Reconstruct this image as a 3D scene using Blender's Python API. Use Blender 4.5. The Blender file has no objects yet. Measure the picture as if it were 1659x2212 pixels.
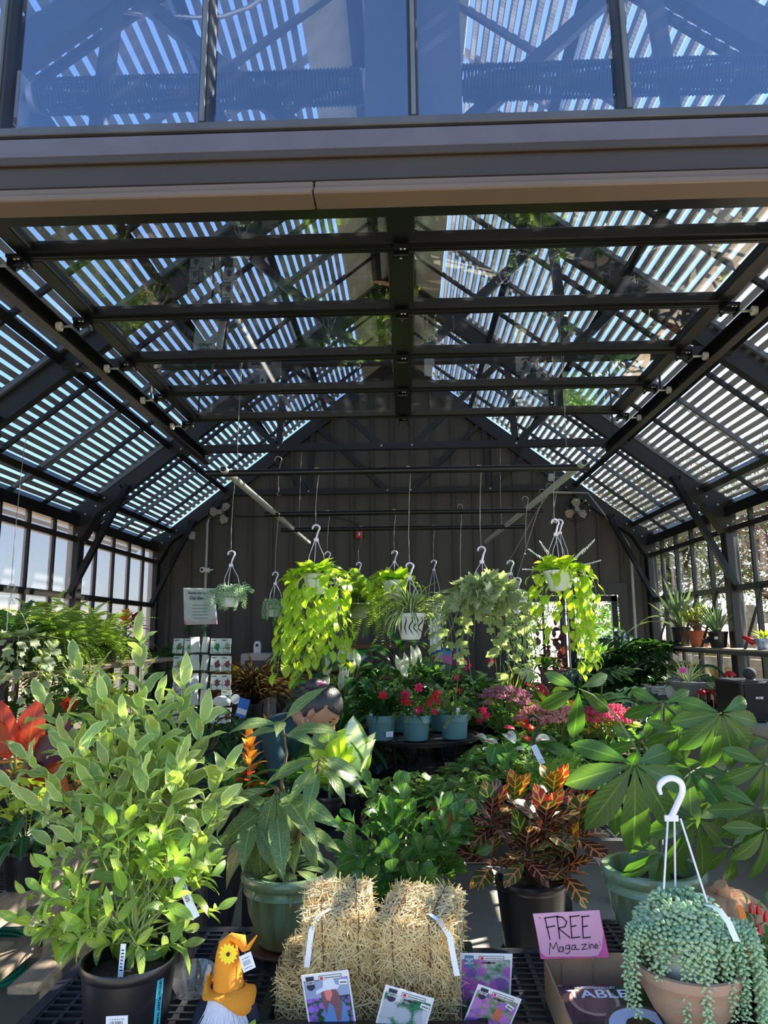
import bpy, math, random
from mathutils import Vector as V, Matrix as M, noise
random.seed(11)
S = bpy.context.scene
COL = S.collection
PI = math.pi
# ------------------------------------------------------------------ camera
FPX, CX, CY = 1534.0, 829.5, 1106.0            # focal length in pixels of the 1659x2212 frame
pitch, yaw, roll = math.radians(9.77), math.radians(1.7), 0.010
FW = V((-math.sin(yaw)*math.cos(pitch), math.cos(yaw)*math.cos(pitch), math.sin(pitch)))
R0 = V((math.cos(yaw), math.sin(yaw), 0)); U0 = R0.cross(FW)
RT = math.cos(roll)*R0 - math.sin(roll)*U0; UP = math.sin(roll)*R0 + math.cos(roll)*U0
EYE = V((0, 0, 1.6))
cam = bpy.data.cameras.new('camera'); camo = bpy.data.objects.new('camera', cam); COL.objects.link(camo)
m = M.Identity(4)
for i in range(3):
    m[i][0] = RT[i]; m[i][1] = UP[i]; m[i][2] = -FW[i]; m[i][3] = EYE[i]
camo.matrix_world = m
cam.sensor_fit = 'VERTICAL'; cam.sensor_height = 36.0; cam.lens = FPX/2212*36.0
cam.clip_start = 0.05; cam.clip_end = 400
S.camera = camo
# ------------------------------------------------------------------ sky, sun, exposure
SUN_AZ, SUN_EL = math.radians(63), math.radians(34)       # azimuth from +Y towards +X
sd = V((math.sin(SUN_AZ)*math.cos(SUN_EL), math.cos(SUN_AZ)*math.cos(SUN_EL), math.sin(SUN_EL)))
w = bpy.data.worlds.new('sky'); S.world = w; w.use_nodes = True
nt = w.node_tree; bg = nt.nodes['Background']
sky = nt.nodes.new('ShaderNodeTexSky'); sky.sky_type = 'NISHITA'; sky.sun_disc = False
sky.sun_elevation = SUN_EL; sky.sun_rotation = SUN_AZ; sky.air_density = 1.0; sky.dust_density = 0.4; sky.ozone_density = 4.5
nt.links.new(sky.outputs[0], bg.inputs[0]); bg.inputs[1].default_value = 0.30
su = bpy.data.lights.new('sun', 'SUN'); su.energy = 20.0; su.angle = math.radians(0.53); su.color = (1.0, 0.93, 0.80)
suo = bpy.data.objects.new('sun', su); COL.objects.link(suo)
suo.rotation_mode = 'QUATERNION'; suo.rotation_quaternion = sd.to_track_quat('Z', 'Y')
S.view_settings.view_transform = 'Standard'; S.view_settings.look = 'None'
S.view_settings.exposure = 0.45; S.view_settings.gamma = 1.0; S.view_settings.use_curve_mapping = False
S.cycles.transparent_max_bounces = 24; S.cycles.max_bounces = 8; S.cycles.diffuse_bounces = 4
# ------------------------------------------------------------------ pixel -> point in the room
def ray(x, y): return FW + RT*((x-CX)/FPX) - UP*((y-CY)/FPX)
def at(x, y, Y): r = ray(x, y); return EYE + r*(Y/r.y)
def atz(x, y, z): r = ray(x, y); return EYE + r*((z-1.6)/r.z)
def atx(x, y, X): r = ray(x, y); return EYE + r*(X/r.x)
def U(a, b): return random.uniform(a, b)
# ------------------------------------------------------------------ mesh builder
def spl(P, n=6):
    P = [V(p) for p in P]; out = []
    for i in range(len(P)-1):
        a, b, c, d = P[max(i-1, 0)], P[i], P[i+1], P[min(i+2, len(P)-1)]
        for k in range(n):
            t = k/n; out.append(.5*((2*b)+(c-a)*t+(2*a-5*b+4*c-d)*t*t+(3*b-a-3*c+d)*t**3))
    return out+[P[-1]]
class MB:
    def __init__(s): s.v = []; s.f = []; s.uv = None
    def add(s, vs, fs):
        n = len(s.v); s.v += [tuple(p) for p in vs]; s.f += [tuple(i+n for i in f) for f in fs]; return s
    def box(s, x0, x1, y0, y1, z0, z1, mt=None, c=0.0):
        if c > 0:
            vs = []; 
            for zz, k in ((z0, c), (z0+c, 0), (z1-c, 0), (z1, c)):
                for (a, b) in ((x0+k+c, y0+k), (x1-k-c, y0+k), (x1-k, y0+k+c), (x1-k, y1-k-c), (x1-k-c, y1-k), (x0+k+c, y1-k), (x0+k, y1-k-c), (x0+k, y0+k+c)):
                    vs.append(V((a, b, zz)))
            fs = [tuple(range(7, -1, -1)), tuple(range(24, 32))]
            for r in range(3):
                for i in range(8):
                    j = (i+1) % 8; fs.append((r*8+i, r*8+j, r*8+8+j, r*8+8+i))
        else:
            vs = [V((x, y, z)) for z in (z0, z1) for x, y in ((x0, y0), (x1, y0), (x1, y1), (x0, y1))]
            fs = [(3, 2, 1, 0), (4, 5, 6, 7), (0, 1, 5, 4), (1, 2, 6, 5), (2, 3, 7, 6), (3, 0, 4, 7)]
        if mt is not None: vs = [mt @ p for p in vs]
        return s.add(vs, fs)
    def beam(s, a, b, w, h, up=(0, 0, 1)):
        a, b = V(a), V(b); d = (b-a).normalized(); up = V(up)
        sx = d.cross(up)
        if sx.length < 1e-4: sx = d.cross(V((1, 0, 0)))
        sx.normalize(); uz = sx.cross(d)
        vs = [p + sx*i*w/2 + uz*j*h/2 for p in (a, b) for i, j in ((-1, -1), (1, -1), (1, 1), (-1, 1))]
        return s.add(vs, [(0, 1, 2, 3), (7, 6, 5, 4), (0, 4, 5, 1), (1, 5, 6, 2), (2, 6, 7, 3), (3, 7, 4, 0)])
    def tube(s, pts, r, seg=6, cap=True, flat=1.0):
        pts = [V(p) for p in pts]; n = len(pts); rs = r if isinstance(r, (list, tuple)) else [r]*n
        vs = []; ref = None
        for i, p in enumerate(pts):
            d = (pts[min(i+1, n-1)] - pts[max(i-1, 0)])
            d = d.normalized() if d.length > 1e-9 else V((0, 0, 1))
            if ref is None: ref = d.orthogonal().normalized()
            ref = (ref - d*ref.dot(d))
            ref = ref.normalized() if ref.length > 1e-6 else d.orthogonal().normalized()
            b = d.cross(ref)
            for k in range(seg):
                a = 2*PI*k/seg; vs.append(p + (ref*math.cos(a) + b*math.sin(a)*flat)*rs[i])
        fs = [(i*seg+k, i*seg+(k+1) % seg, (i+1)*seg+(k+1) % seg, (i+1)*seg+k) for i in range(n-1) for k in range(seg)]
        if cap: fs += [tuple(range(seg-1, -1, -1)), tuple(range((n-1)*seg, n*seg))]
        return s.add(vs, fs)
    def lathe(s, prof, c=(0, 0, 0), seg=24, mt=None, fn=None):
        vs = []; n = len(prof)
        for r, z in prof:
            for k in range(seg):
                a = 2*PI*k/seg; rr = r*(fn(a, z) if fn else 1)
                p = V((rr*math.cos(a), rr*math.sin(a), z)); vs.append(mt @ p if mt is not None else p + V(c))
        fs = [(i*seg+k, i*seg+(k+1) % seg, (i+1)*seg+(k+1) % seg, (i+1)*seg+k) for i in range(n-1) for k in range(seg)]
        fs += [tuple(range(seg-1, -1, -1)), tuple(range((n-1)*seg, n*seg))]
        return s.add(vs, fs)
    def ball(s, c, r, sq=(1, 1, 1), seg=10, rings=6, mt=None):
        vs = [(0, 0, -1)] + [(math.cos(2*PI*k/seg)*math.sin(PI*i/rings), math.sin(2*PI*k/seg)*math.sin(PI*i/rings), -math.cos(PI*i/rings)) for i in range(1, rings) for k in range(seg)] + [(0, 0, 1)]
        fs = [(0, 1+(k+1) % seg, 1+k) for k in range(seg)]
        fs += [(1+i*seg+k, 1+i*seg+(k+1) % seg, 1+(i+1)*seg+(k+1) % seg, 1+(i+1)*seg+k) for i in range(rings-2) for k in range(seg)]
        L = 1+(rings-1)*seg; fs += [(L-seg+k, L-seg+(k+1) % seg, L) for k in range(seg)]
        vv = [V((p[0]*r*sq[0], p[1]*r*sq[1], p[2]*r*sq[2])) for p in vs]
        vv = [(mt @ p if mt is not None else p) + V(c) for p in vv]
        return s.add(vv, fs)
    def prism(s, poly, mt, t):        # flat polygon (x,y) extruded by t along local z, placed by matrix mt
        n = len(poly)
        vs = [mt @ V((x, y, 0)) for x, y in poly] + [mt @ V((x, y, t)) for x, y in poly]
        return s.add(vs, [tuple(range(n-1, -1, -1)), tuple(range(n, 2*n))] + [(i, (i+1) % n, n+(i+1) % n, n+i) for i in range(n)])
    def mesh(s, name, mat, smooth=35):
        me = bpy.data.meshes.new(name); me.from_pydata(s.v, [], s.f)
        if mat: me.materials.append(mat)
        if smooth:
            me.polygons.foreach_set('use_smooth', [True]*len(me.polygons))
            if smooth < 180: me.set_sharp_from_angle(angle=math.radians(smooth))
        if s.uv:
            ul = me.uv_layers.new(name='UVMap')
            li = [0]*len(me.loops); me.loops.foreach_get('vertex_index', li)
            flat = []
            for i in li: flat += s.uv[i]
            ul.data.foreach_set('uv', flat)
        return me
def tag(o, label=None, cat=None, group=None, kind=None):
    if label: o['label'] = label
    if cat: o['category'] = cat
    if group: o['group'] = group
    if kind: o['kind'] = kind
    return o
def root(name, label, cat, loc, group=None, kind=None):
    o = bpy.data.objects.new(name, None); COL.objects.link(o); o.location = V(loc); o.empty_display_size = 0.05
    return tag(o, label, cat, group, kind)
def put(name, me, parent=None, mt=None, world=True):
    o = bpy.data.objects.new(name, me); COL.objects.link(o)
    if mt is not None: o.matrix_basis = mt
    if parent is not None:
        o.parent = parent
        if world:
            p = parent; off = V((0, 0, 0))
            while p is not None: off += p.location; p = p.parent
            o.matrix_basis = M.Translation(-off) @ (mt if mt is not None else M.Identity(4))
    return o
def part(name, mb, mat, parent=None, smooth=35, mt=None):   # world-space mesh builder -> one object
    return put(name, mb.mesh(name, mat, smooth), parent, mt)
def solo(name, mb, mat, label, cat, group=None, smooth=35, kind=None):
    return tag(part(name, mb, mat, None, smooth), label, cat, group, kind)
def struct(name, mb, mat, smooth=35):
    return tag(part(name, mb, mat, None, smooth), kind='structure')
def flat(cu, name):
    o = bpy.data.objects.new(name, cu); COL.objects.link(o); bpy.context.view_layer.update()
    me = bpy.data.meshes.new_from_object(o.evaluated_get(bpy.context.evaluated_depsgraph_get())); bpy.data.objects.remove(o); me.name = name
    return me
def orient(p, d, n, s=1.0, sx=None):
    d = V(d).normalized(); x = d.cross(V(n))
    if x.length < 1e-4: x = d.orthogonal()
    x.normalize(); z = x.cross(d)
    m = M.Identity(4); sx = s if sx is None else sx
    for i in range(3): m[i][0] = x[i]*sx; m[i][1] = d[i]*s; m[i][2] = z[i]*s; m[i][3] = p[i]
    return m
# ------------------------------------------------------------------ materials
class NT:
    def __init__(s, name):
        s.mat = bpy.data.materials.new(name); s.mat.use_nodes = True
        s.t = s.mat.node_tree; s.N = s.t.nodes; s.b = s.N['Principled BSDF']; s.out = s.N['Material Output']
    def new(s, ty, **kw):
        n = s.N.new(ty)
        for k, v in kw.items(): setattr(n, k, v)
        return n
    def link(s, a, b): s.t.links.new(a, b)
    def val(s, sock, v):
        if hasattr(v, 'links') or isinstance(v, bpy.types.NodeSocket): s.link(v, sock)
        else: sock.default_value = v
    def math(s, op, a, b=0.0, c=0.0):
        n = s.new('ShaderNodeMath', operation=op); s.val(n.inputs[0], a); s.val(n.inputs[1], b); s.val(n.inputs[2], c); return n.outputs[0]
    def mix(s, f, a, b, mode='MIX'):
        n = s.new('ShaderNodeMix', data_type='RGBA', blend_type=mode); s.val(n.inputs[0], f)
        s.val(n.inputs[6], a if not isinstance(a, tuple) else (*a[:3], 1)); s.val(n.inputs[7], b if not isinstance(b, tuple) else (*b[:3], 1)); return n.outputs[2]
    def step(s, x, lo, hi):
        n = s.new('ShaderNodeMapRange'); s.val(n.inputs[0], x); n.inputs[1].default_value = lo; n.inputs[2].default_value = hi; return n.outputs[0]
    def coord(s, which='Object'): return s.new('ShaderNodeTexCoord').outputs[which]
    def noise(s, scale, detail=3, vec=None, rough=.5):
        n = s.new('ShaderNodeTexNoise'); n.inputs['Scale'].default_value = scale; n.inputs['Detail'].default_value = detail; n.inputs['Roughness'].default_value = rough
        s.link(vec if vec is not None else s.coord(), n.inputs['Vector']); return n.outputs[0]
    def vor(s, scale, vec=None, feature='F1', out=0):
        n = s.new('ShaderNodeTexVoronoi', feature=feature); n.inputs['Scale'].default_value = scale
        s.link(vec if vec is not None else s.coord(), n.inputs['Vector']); return n.outputs[out]
    def sep(s, v): n = s.new('ShaderNodeSeparateXYZ'); s.link(v, n.inputs[0]); return n.outputs
    def scale(s, v, k):
        n = s.new('ShaderNodeMapping'); s.link(v, n.inputs[0]); n.inputs['Scale'].default_value = k; return n.outputs[0]
    def bump(s, h, st, dist=.01):
        n = s.new('ShaderNodeBump'); n.inputs['Strength'].default_value = st; n.inputs['Distance'].default_value = dist; s.link(h, n.inputs['Height']); s.link(n.outputs[0], s.b.inputs['Normal'])
def C(h):        # sRGB 0-255 triple -> linear
    return tuple(((c/255)/12.92 if c/255 <= .04045 else ((c/255+.055)/1.055)**2.4) for c in h)
_mc = {}
def mat(name, col, rough=.5, metal=0, var=.15, vs=6, bump=0, bs=40, col2=None, stretch=None, spec=.5):
    if name in _mc: return _mc[name]
    t = NT(name); c = C(col); c2 = C(col2) if col2 else tuple(x*(1-var) for x in c); c1 = c if col2 else tuple(min(1, x*(1+var)) for x in c)
    v = t.coord()
    if stretch: v = t.scale(v, stretch)
    t.link(t.mix(t.step(t.noise(vs, 4, v), .3, .7), c1, c2), t.b.inputs['Base Color'])
    t.b.inputs['Roughness'].default_value = rough; t.b.inputs['Metallic'].default_value = metal; t.b.inputs['Specular IOR Level'].default_value = spec
    if bump: t.bump(t.noise(bs, 5, v), bump)
    _mc[name] = t.mat; return t.mat
def glassm(name, tint=(1, 1, 1), k=1.0, rough=0.0, haze=0.0, hcol=(.8, .8, .8), dirt=0.0, ribs=None, spec=(1, 1, 1)):
    if name in _mc: return _mc[name]
    t = NT(name); t.N.remove(t.b)
    tr = t.new('ShaderNodeBsdfTransparent'); tr.inputs[0].default_value = (*tint, 1)
    gl = t.new('ShaderNodeBsdfGlossy'); gl.inputs['Roughness'].default_value = rough; gl.inputs[0].default_value = (*spec, 1)
    lw = t.new('ShaderNodeLayerWeight'); lw.inputs[0].default_value = .5
    fr = t.math('MULTIPLY_ADD', t.math('POWER', lw.outputs['Facing'], 5.0), .9, .045)
    if ribs:
        x = t.sep(t.coord())[ribs[0]]; h = t.math('SINE', t.math('MULTIPLY', x, ribs[1]))
        bn = t.new('ShaderNodeBump'); bn.inputs['Strength'].default_value = .25; bn.inputs['Distance'].default_value = .002
        t.link(h, bn.inputs['Height']); t.link(bn.outputs[0], gl.inputs['Normal'])
    mx = t.new('ShaderNodeMixShader'); t.link(t.math('MINIMUM', t.math('MULTIPLY', fr, k), .95), mx.inputs[0])
    base = tr.outputs[0]
    if haze or dirt:
        tl = t.new('ShaderNodeBsdfTranslucent'); tl.inputs[0].default_value = (*hcol, 1)
        df = t.new('ShaderNodeBsdfDiffuse'); df.inputs[0].default_value = (*hcol, 1)
        m0 = t.new('ShaderNodeMixShader'); m0.inputs[0].default_value = .35; t.link(tl.outputs[0], m0.inputs[1]); t.link(df.outputs[0], m0.inputs[2])
        m1 = t.new('ShaderNodeMixShader')
        f = haze
        if ribs: f = t.math('MULTIPLY_ADD', t.step(h, -1, 1), haze*.6, haze*.7)
        if dirt: f = t.math('MULTIPLY_ADD', t.step(t.noise(7, 6, t.scale(t.coord(), (1, 1, .25))), .45, .75), dirt, f)
        t.val(m1.inputs[0], f); t.link(tr.outputs[0], m1.inputs[1]); t.link(m0.outputs[0], m1.inputs[2]); base = m1.outputs[0]
    t.link(base, mx.inputs[1]); t.link(gl.outputs[0], mx.inputs[2]); t.link(mx.outputs[0], t.out.inputs[0])
    _mc[name] = t.mat; return t.mat
def leafm(name, c1, c2=None, mode='plain', trans=.35, rough=.42, tcol=None, var=.25, nv=16, c3=None):
    """leaf blade: u across (0.5 = midrib), v along"""
    if name in _mc: return _mc[name]
    t = NT(name); c1 = C(c1); c2 = C(c2) if c2 else tuple(min(1, x*1.5+.02) for x in c1)
    uv = t.sep(t.coord('UV')); u, v = uv[0], uv[1]
    d = t.math('MULTIPLY', t.math('ABSOLUTE', t.math('SUBTRACT', u, .5)), 2)
    nz = t.noise(9, 3)
    dn = t.math('ADD', d, t.math('MULTIPLY', t.math('SUBTRACT', nz, .5), .35))
    vein = t.math('SINE', t.math('MULTIPLY', t.math('SUBTRACT', v, t.math('MULTIPLY', d, .22)), nv*2*PI/2))
    mid = t.step(d, .09, .03)
    rnd = t.new('ShaderNodeObjectInfo').outputs['Random']
    if mode == 'plain':
        col = t.mix(t.math('MULTIPLY', t.math('MAXIMUM', mid, t.math('MULTIPLY', t.step(vein, .93, 1), .35)), .6), c1, c2)
    elif mode == 'edge':
        col = t.mix(t.step(dn, .78, .88), c1, c2)
    elif mode == 'center':
        col = t.mix(t.step(dn, .75, .6), c1, c2)
    elif mode == 'spot':
        col = t.mix(t.step(t.noise(150, 2), .54, .62), c1, c2); col = t.mix(t.math('MULTIPLY', mid, .6), col, c2)
    elif mode == 'vein':
        f = t.math('MAXIMUM', t.step(d, .12, .06), t.step(vein, .72, .9)); col = t.mix(f, c1, c2)
        if c3: col = t.mix(t.step(t.math('ADD', rnd, t.math('MULTIPLY', t.math('SUBTRACT', v, .5), .5)), .45, .8), col, t.mix(f, C(c3), c2))
    elif mode == 'stripe':
        col = t.mix(t.step(dn, .55, .4), c1, c2)
    elif mode == 'fade':
        col = t.mix(t.step(t.math('ADD', v, t.math('MULTIPLY', nz, .3)), .2, .9), c1, c2)
    hs = t.new('ShaderNodeHueSaturation'); t.link(col, hs.inputs['Color'])
    t.link(t.math('MULTIPLY_ADD', rnd, var, 1-var*.5), hs.inputs['Value'])
    t.link(t.math('MULTIPLY_ADD', t.math('FRACT', t.math('MULTIPLY', rnd, 7.3)), .03, .485), hs.inputs['Hue'])
    t.link(hs.outputs[0], t.b.inputs['Base Color']); t.b.inputs['Roughness'].default_value = rough
    t.b.inputs['Specular IOR Level'].default_value = .45
    if nv: t.bump(vein, .12, .002)
    tl = t.new('ShaderNodeBsdfTranslucent')
    if tcol: t.link(t.mix(.6, hs.outputs[0], C(tcol)), tl.inputs[0])
    else: t.link(t.mix(1.0, hs.outputs[0], (1.7, 1.9, .75), 'MULTIPLY'), tl.inputs[0])
    mx = t.new('ShaderNodeMixShader'); mx.inputs[0].default_value = trans
    t.link(t.b.outputs[0], mx.inputs[1]); t.link(tl.outputs[0], mx.inputs[2]); t.link(mx.outputs[0], t.out.inputs[0])
    _mc[name] = t.mat; return t.mat
# ------------------------------------------------------------------ leaf meshes (shared)
PROF = {
 'ovate': lambda t: math.sin(PI*t**.78)**.85 if 0 < t < 1 else 0,
 'lance': lambda t: math.sin(PI*t**.85)**1.25 if 0 < t < 1 else 0,
 'obov': lambda t: math.sin(PI*t**1.3)**.95 if 0 < t < 1 else 0,
 'strap': lambda t: min(1, .45+t*3)*(1-t**2.6)**.8 if t < 1 else 0,
 'heart': lambda t: math.sin(PI*(.16+.84*t)**.85)**.8 if t < 1 else 0,
 'spade': lambda t: (1-t)**.8*min(1, .55+t*3) if t < 1 else 0}
def blade(w, prof='ovate', fold=.25, curl=.5, wave=0.0, n=6, twist=0.0, cup=0):
    mb = MB(); mb.uv = []; P = PROF[prof]; y = z = 0.0; a = -curl*.25
    for i in range(n+1):
        t = i/n; hw = w*P(t); bo = -.22*(1-t)**5 if prof == 'heart' else 0
        for s_ in (-1, 0, 1):
            lz = hw*math.sin(fold)*abs(s_) + (wave*hw*math.sin(t*13+s_*1.7) if s_ else 0)
            lx = hw*math.cos(fold)*s_
            tw = twist*t; lx, lz2 = lx*math.cos(tw)-lz*math.sin(tw), lx*math.sin(tw)+lz*math.cos(tw)
            mb.v.append((lx, y + lz2*math.sin(a) + (bo if s_ else 0), z + lz2*math.cos(a))); mb.uv.append((.5+.5*s_, t))
        y += math.cos(a)/n; z -= math.sin(a)/n; a += curl*1.5/n
    for i in range(n):
        for k in (0, 1):
            q = i*3+k; mb.f.append((q, q+1, q+4, q+3))
    return mb
def lobed(pts, fold=.15, bowl=.2):
    """flat lobed leaf: pts are (angle deg from tip direction, radius) for the right half, mirrored"""
    mb = MB(); mb.uv = [(.5, 0), (.5, .35)]; mb.v = [(0, 0, 0), (0, .33, .0)]
    out = [(a, r) for a, r in pts] + [(-a, r) for a, r in reversed(pts) if a > 0]
    out.sort(key=lambda q: q[0])
    for a, r in out:
        x = r*math.sin(math.radians(a)); y = .33+r*math.cos(math.radians(a))
        mb.v.append((x, y, abs(x)*fold - bowl*r*r*.6)); mb.uv.append((.5+x*.5, y))
    n = len(out)
    for i in range(n-1): mb.f.append((1, 2+i+1, 2+i))
    mb.f += [(0, 1, 2), (0, 2+n-1, 1)]
    return mb
IVY = [(0, .64), (12, .50), (27, .38), (42, .50), (54, .56), (70, .42), (88, .38), (108, .46), (128, .42), (152, .34)]
def frond(n=22, w=.17, curl=1.3, droop=.5, pw=.5, taper=1.0):
    mb = MB(); mb.uv = []; y = z = 0; a = -.35*curl; prev = None
    for i in range(n+1):
        t = i/n; hw = w*math.sin(PI*min(1, (.1+.9*t))**.8)**.7*(1-t*.1) if t < 1 else .004
        if prev is not None:
            for s_ in (-1, 1):
                L = hw*(1+random.uniform(-.12, .12)); b = (1.0/n)*pw
                q = len(mb.v); dz = -L*droop
                ta = math.sin(a)
                mb.v += [(0, y-b, z), (0, y+b, z), (s_*L*.6, y+b*.9, z+dz*.3), (s_*L, y+b*.2+L*.15, z+dz), (s_*L*.6, y-b*.8, z+dz*.3)]
                mb.uv += [(.5, t), (.5, t), (.5+.3*s_, t), (.5+.5*s_, t), (.5+.3*s_, t)]
                mb.f += [(q, q+1, q+2, q+4), (q+4, q+2, q+3)]
        prev = (y, z); y += math.cos(a)/n; z -= math.sin(a)/n; a += curl*1.5/n
    return mb
def selloum(n=7):
    mb = MB(); mb.uv = []; y = z = 0; a = -.2
    def lob(p, d, L, wd, up):
        q = len(mb.v); d = V(d).normalized(); x = d.cross(V((0, 0, 1))).normalized()
        for t, hw, dz in ((0, .35, 0), (.35, .8, .02), (.7, .75, -.01), (1, .05, -.12)):
            for s_ in (-1, 0, 1):
                pp = V(p)+d*L*t+x*s_*wd*hw+V((0, 0, dz*L+abs(s_)*wd*.35*(1 if t < 1 else 0))); mb.v.append(tuple(pp)); mb.uv.append((.5+.5*s_, t))
        for i in range(3):
            for k in (0, 1): mb.f.append((q+i*3+k, q+i*3+k+1, q+i*3+k+4, q+i*3+k+3))
    for i in range(n+1):
        t = i/n; L = .46*math.sin(PI*(.28+.66*t))
        if i < n:
            for s_ in (-1, 1): lob((0, y, z), (s_*math.cos(-.25+t*.95), math.sin(-.25+t*.95), -.12), L, .085, 0)
        else: lob((0, y, z), (0, 1, -.3), .3, .07, 0)
        y += .75*math.cos(a)/n; z -= .75*math.sin(a)/n; a += .9/n
    q = len(mb.v)
    return mb
_lm = {}
def LM(kind, matl, var=0):
    k = (kind, matl.name, var)
    if k in _lm: return _lm[k]
    r = random.Random(hash(kind) % 999 if False else sum(map(ord, kind))*7+var)
    cu = r.uniform(.1, .9); fo = r.uniform(.12, .42); tw = r.uniform(-.5, .5); wv = r.uniform(.05, .18)
    g = {
     'citrus': lambda: blade(.195, 'ovate', fo, cu, wv, 8, tw),
     'ficus': lambda: blade(.31, 'obov', fo*.8, cu*.8, .04, 5, tw*.6),
     'varieg': lambda: blade(.195, 'ovate', fo, cu, wv*1.5, 9, tw),
     'spotleaf': lambda: blade(.155, 'lance', fo*.7, cu*1.1+.2, .08, 8, tw*.5),
     'croton': lambda: blade(.28, 'obov', fo*.5, cu*.6, .1, 7, tw*.6),
     'palmlet': lambda: blade(.165, 'obov', .22, cu*.7+.1, .05, 8, tw*.3),
     'heart': lambda: blade(.37, 'heart', fo, cu*1.2+.2, .06, 8, tw),
     'spade': lambda: blade(.33, 'spade', fo*.6, .3, .03, 5, tw*.5),
     'lily': lambda: blade(.15, 'lance', fo, cu*1.2+.7, .06, 7, tw*.6),
     'spathe': lambda: blade(.26, 'ovate', .75, .15, .02, 6, tw*.3),
     'strap': lambda: blade(.055, 'strap', .45, cu+.8, .02, 8, tw),
     'stiff': lambda: blade(.065, 'strap', .6, cu*.4, 0, 6, tw*.4),
     'broad': lambda: blade(.3, 'ovate', fo, cu*.7, .06, 7, tw*.4),
     'petal': lambda: blade(.16, 'lance', .4, .55, .02, 4, 0),
     'ivy': lambda: lobed(IVY, r.uniform(-.1, .3), r.uniform(.1, .5)),
     'frond': lambda: frond(22, .13, cu+.9, .4, .27),
     'fineferns': lambda: frond(18, .2, cu+.6, .1, .25),
     'selloum': lambda: selloum(6),
     'seg': lambda: blade(.3, 'obov', .1, .4, .0, 3, tw)}[kind]()
    _lm[k] = g.mesh('leaf', matl, 180); return _lm[k]
def leaf(par, kind, matl, p, d, n=(0, 0, 1), s=.1, nvar=3, name='leaf', sx=None):
    p, d = V(p), V(d).normalized(); e = p+d*s      # keep foliage inside the glass walls
    if e.x < -3.16 and p.x > -3.2: d.x = abs(d.x)*.3
    if e.x > 3.02 and p.x > 1.5 and p.x < 3.06: d.x = -abs(d.x)*.3
    if e.y > 8.98: d.y = -abs(d.y)*.3
    return put(name, LM(kind, matl, random.randrange(nvar)), par, orient(p, d, V(n), s, sx))
# ================================================================== MATERIALS
STEEL = mat('dark_steel', (44, 42, 42), .38, .25, .12, 3)
STEELB = mat('black_aluminium', (24, 24, 26), .28, .4, .1, 3)
BOLT = mat('zinc_bolt', (190, 190, 185), .35, .8)
BROWN = mat('bronze_trim', (104, 87, 76), .45, .1, .12, 2)
BROWND = mat('bronze_trim_dark', (58, 48, 42), .5, .1, .12, 2)
WALLC = mat('charcoal_boards', (82, 77, 72), .75, 0, .1, 3, .15, 30, stretch=(1, 1, .2))
BATTEN = mat('charcoal_battens', (70, 66, 62), .75, 0, .1, 3)
CONC = mat('concrete', (172, 165, 152), .85, 0, .12, 1.6, .2, 60, (150, 143, 130))
CONCD = mat('grey_block', (150, 148, 142), .85, 0, .15, 3, .2, 40)
SLAT = mat('shade_slat', (105, 98, 90), .7, 0, .15, 5)
PANE = glassm('clear_pane', (.93, .96, .97), .8, .0, 0, (.8, .8, .8), .10)
RPANE = glassm('roof_pane', (.96, .98, 1), .8, .04, .06, (.75, .8, .85), .10, (1, 260))
FROST = glassm('frosted_pane', (.44, .43, .46), .7, .15, .45, (.50, .48, .50), .12, (1, 500))
DPANE = glassm('door_pane', (.90, .93, .93), 2.4, .015, 0, (.7, .7, .7), .05)
TPANE = glassm('transom_pane', (.86, .90, 1.0), 6.0, .01, 0, (.7, .75, .85), .03, None, (.72, .82, 1.0))
WHITEP = mat('white_plastic', (238, 238, 236), .4, 0, .03)
PVC = mat('grey_conduit', (170, 172, 168), .45, .1, .08, 8)
BLKP = mat('black_plastic', (22, 22, 25), .35, 0, .1, 8)
WOOD = mat('weathered_wood', (158, 140, 118), .8, 0, .3, 5, .3, 50, stretch=(6, 1, 6))
RACKW = mat('brown_shelf_wood', (96, 62, 40), .6, 0, .2, 5, stretch=(1, 6, 6))
TERRA = mat('terracotta', (206, 150, 108), .85, 0, .12, 6, .25, 90)
SOIL = mat('potting_soil', (52, 38, 28), .95, 0, .5, 60, .9, 120)
WIRE = mat('steel_wire', (150, 145, 135), .35, .7)
# ================================================================== STRUCTURE
XL, XR, XC = -3.22, 3.08, -.07
YF, YB = 2.30, 9.05
TR = [2.55, 4.55, 6.80, 9.0]
def rz(x): return 2.80 + .78*min(x-XL, XR-x)
fl = root('floor', None, None, (0, 0, 0), kind='structure')
for (a, b, c, d) in [(XL-1, -1.0, -3, 3.1), (-1.0, 1.1, -3, 3.1), (1.1, XR+1, -3, 3.1), (XL-.1, -.1, 3.1, 9.1), (-.1, XR+.1, 3.1, 9.1)]:
    part('slab', MB().box(a+.004, b-.004, c+.004, d-.004, -.12, 0), CONC, fl, 0)
struct('ground', MB().box(-40, 40, -30, 60, -.4, -.13), mat('outside_ground', (158, 148, 120), .9, 0, .3, 2, .4, 20, (120, 122, 80)))
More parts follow.
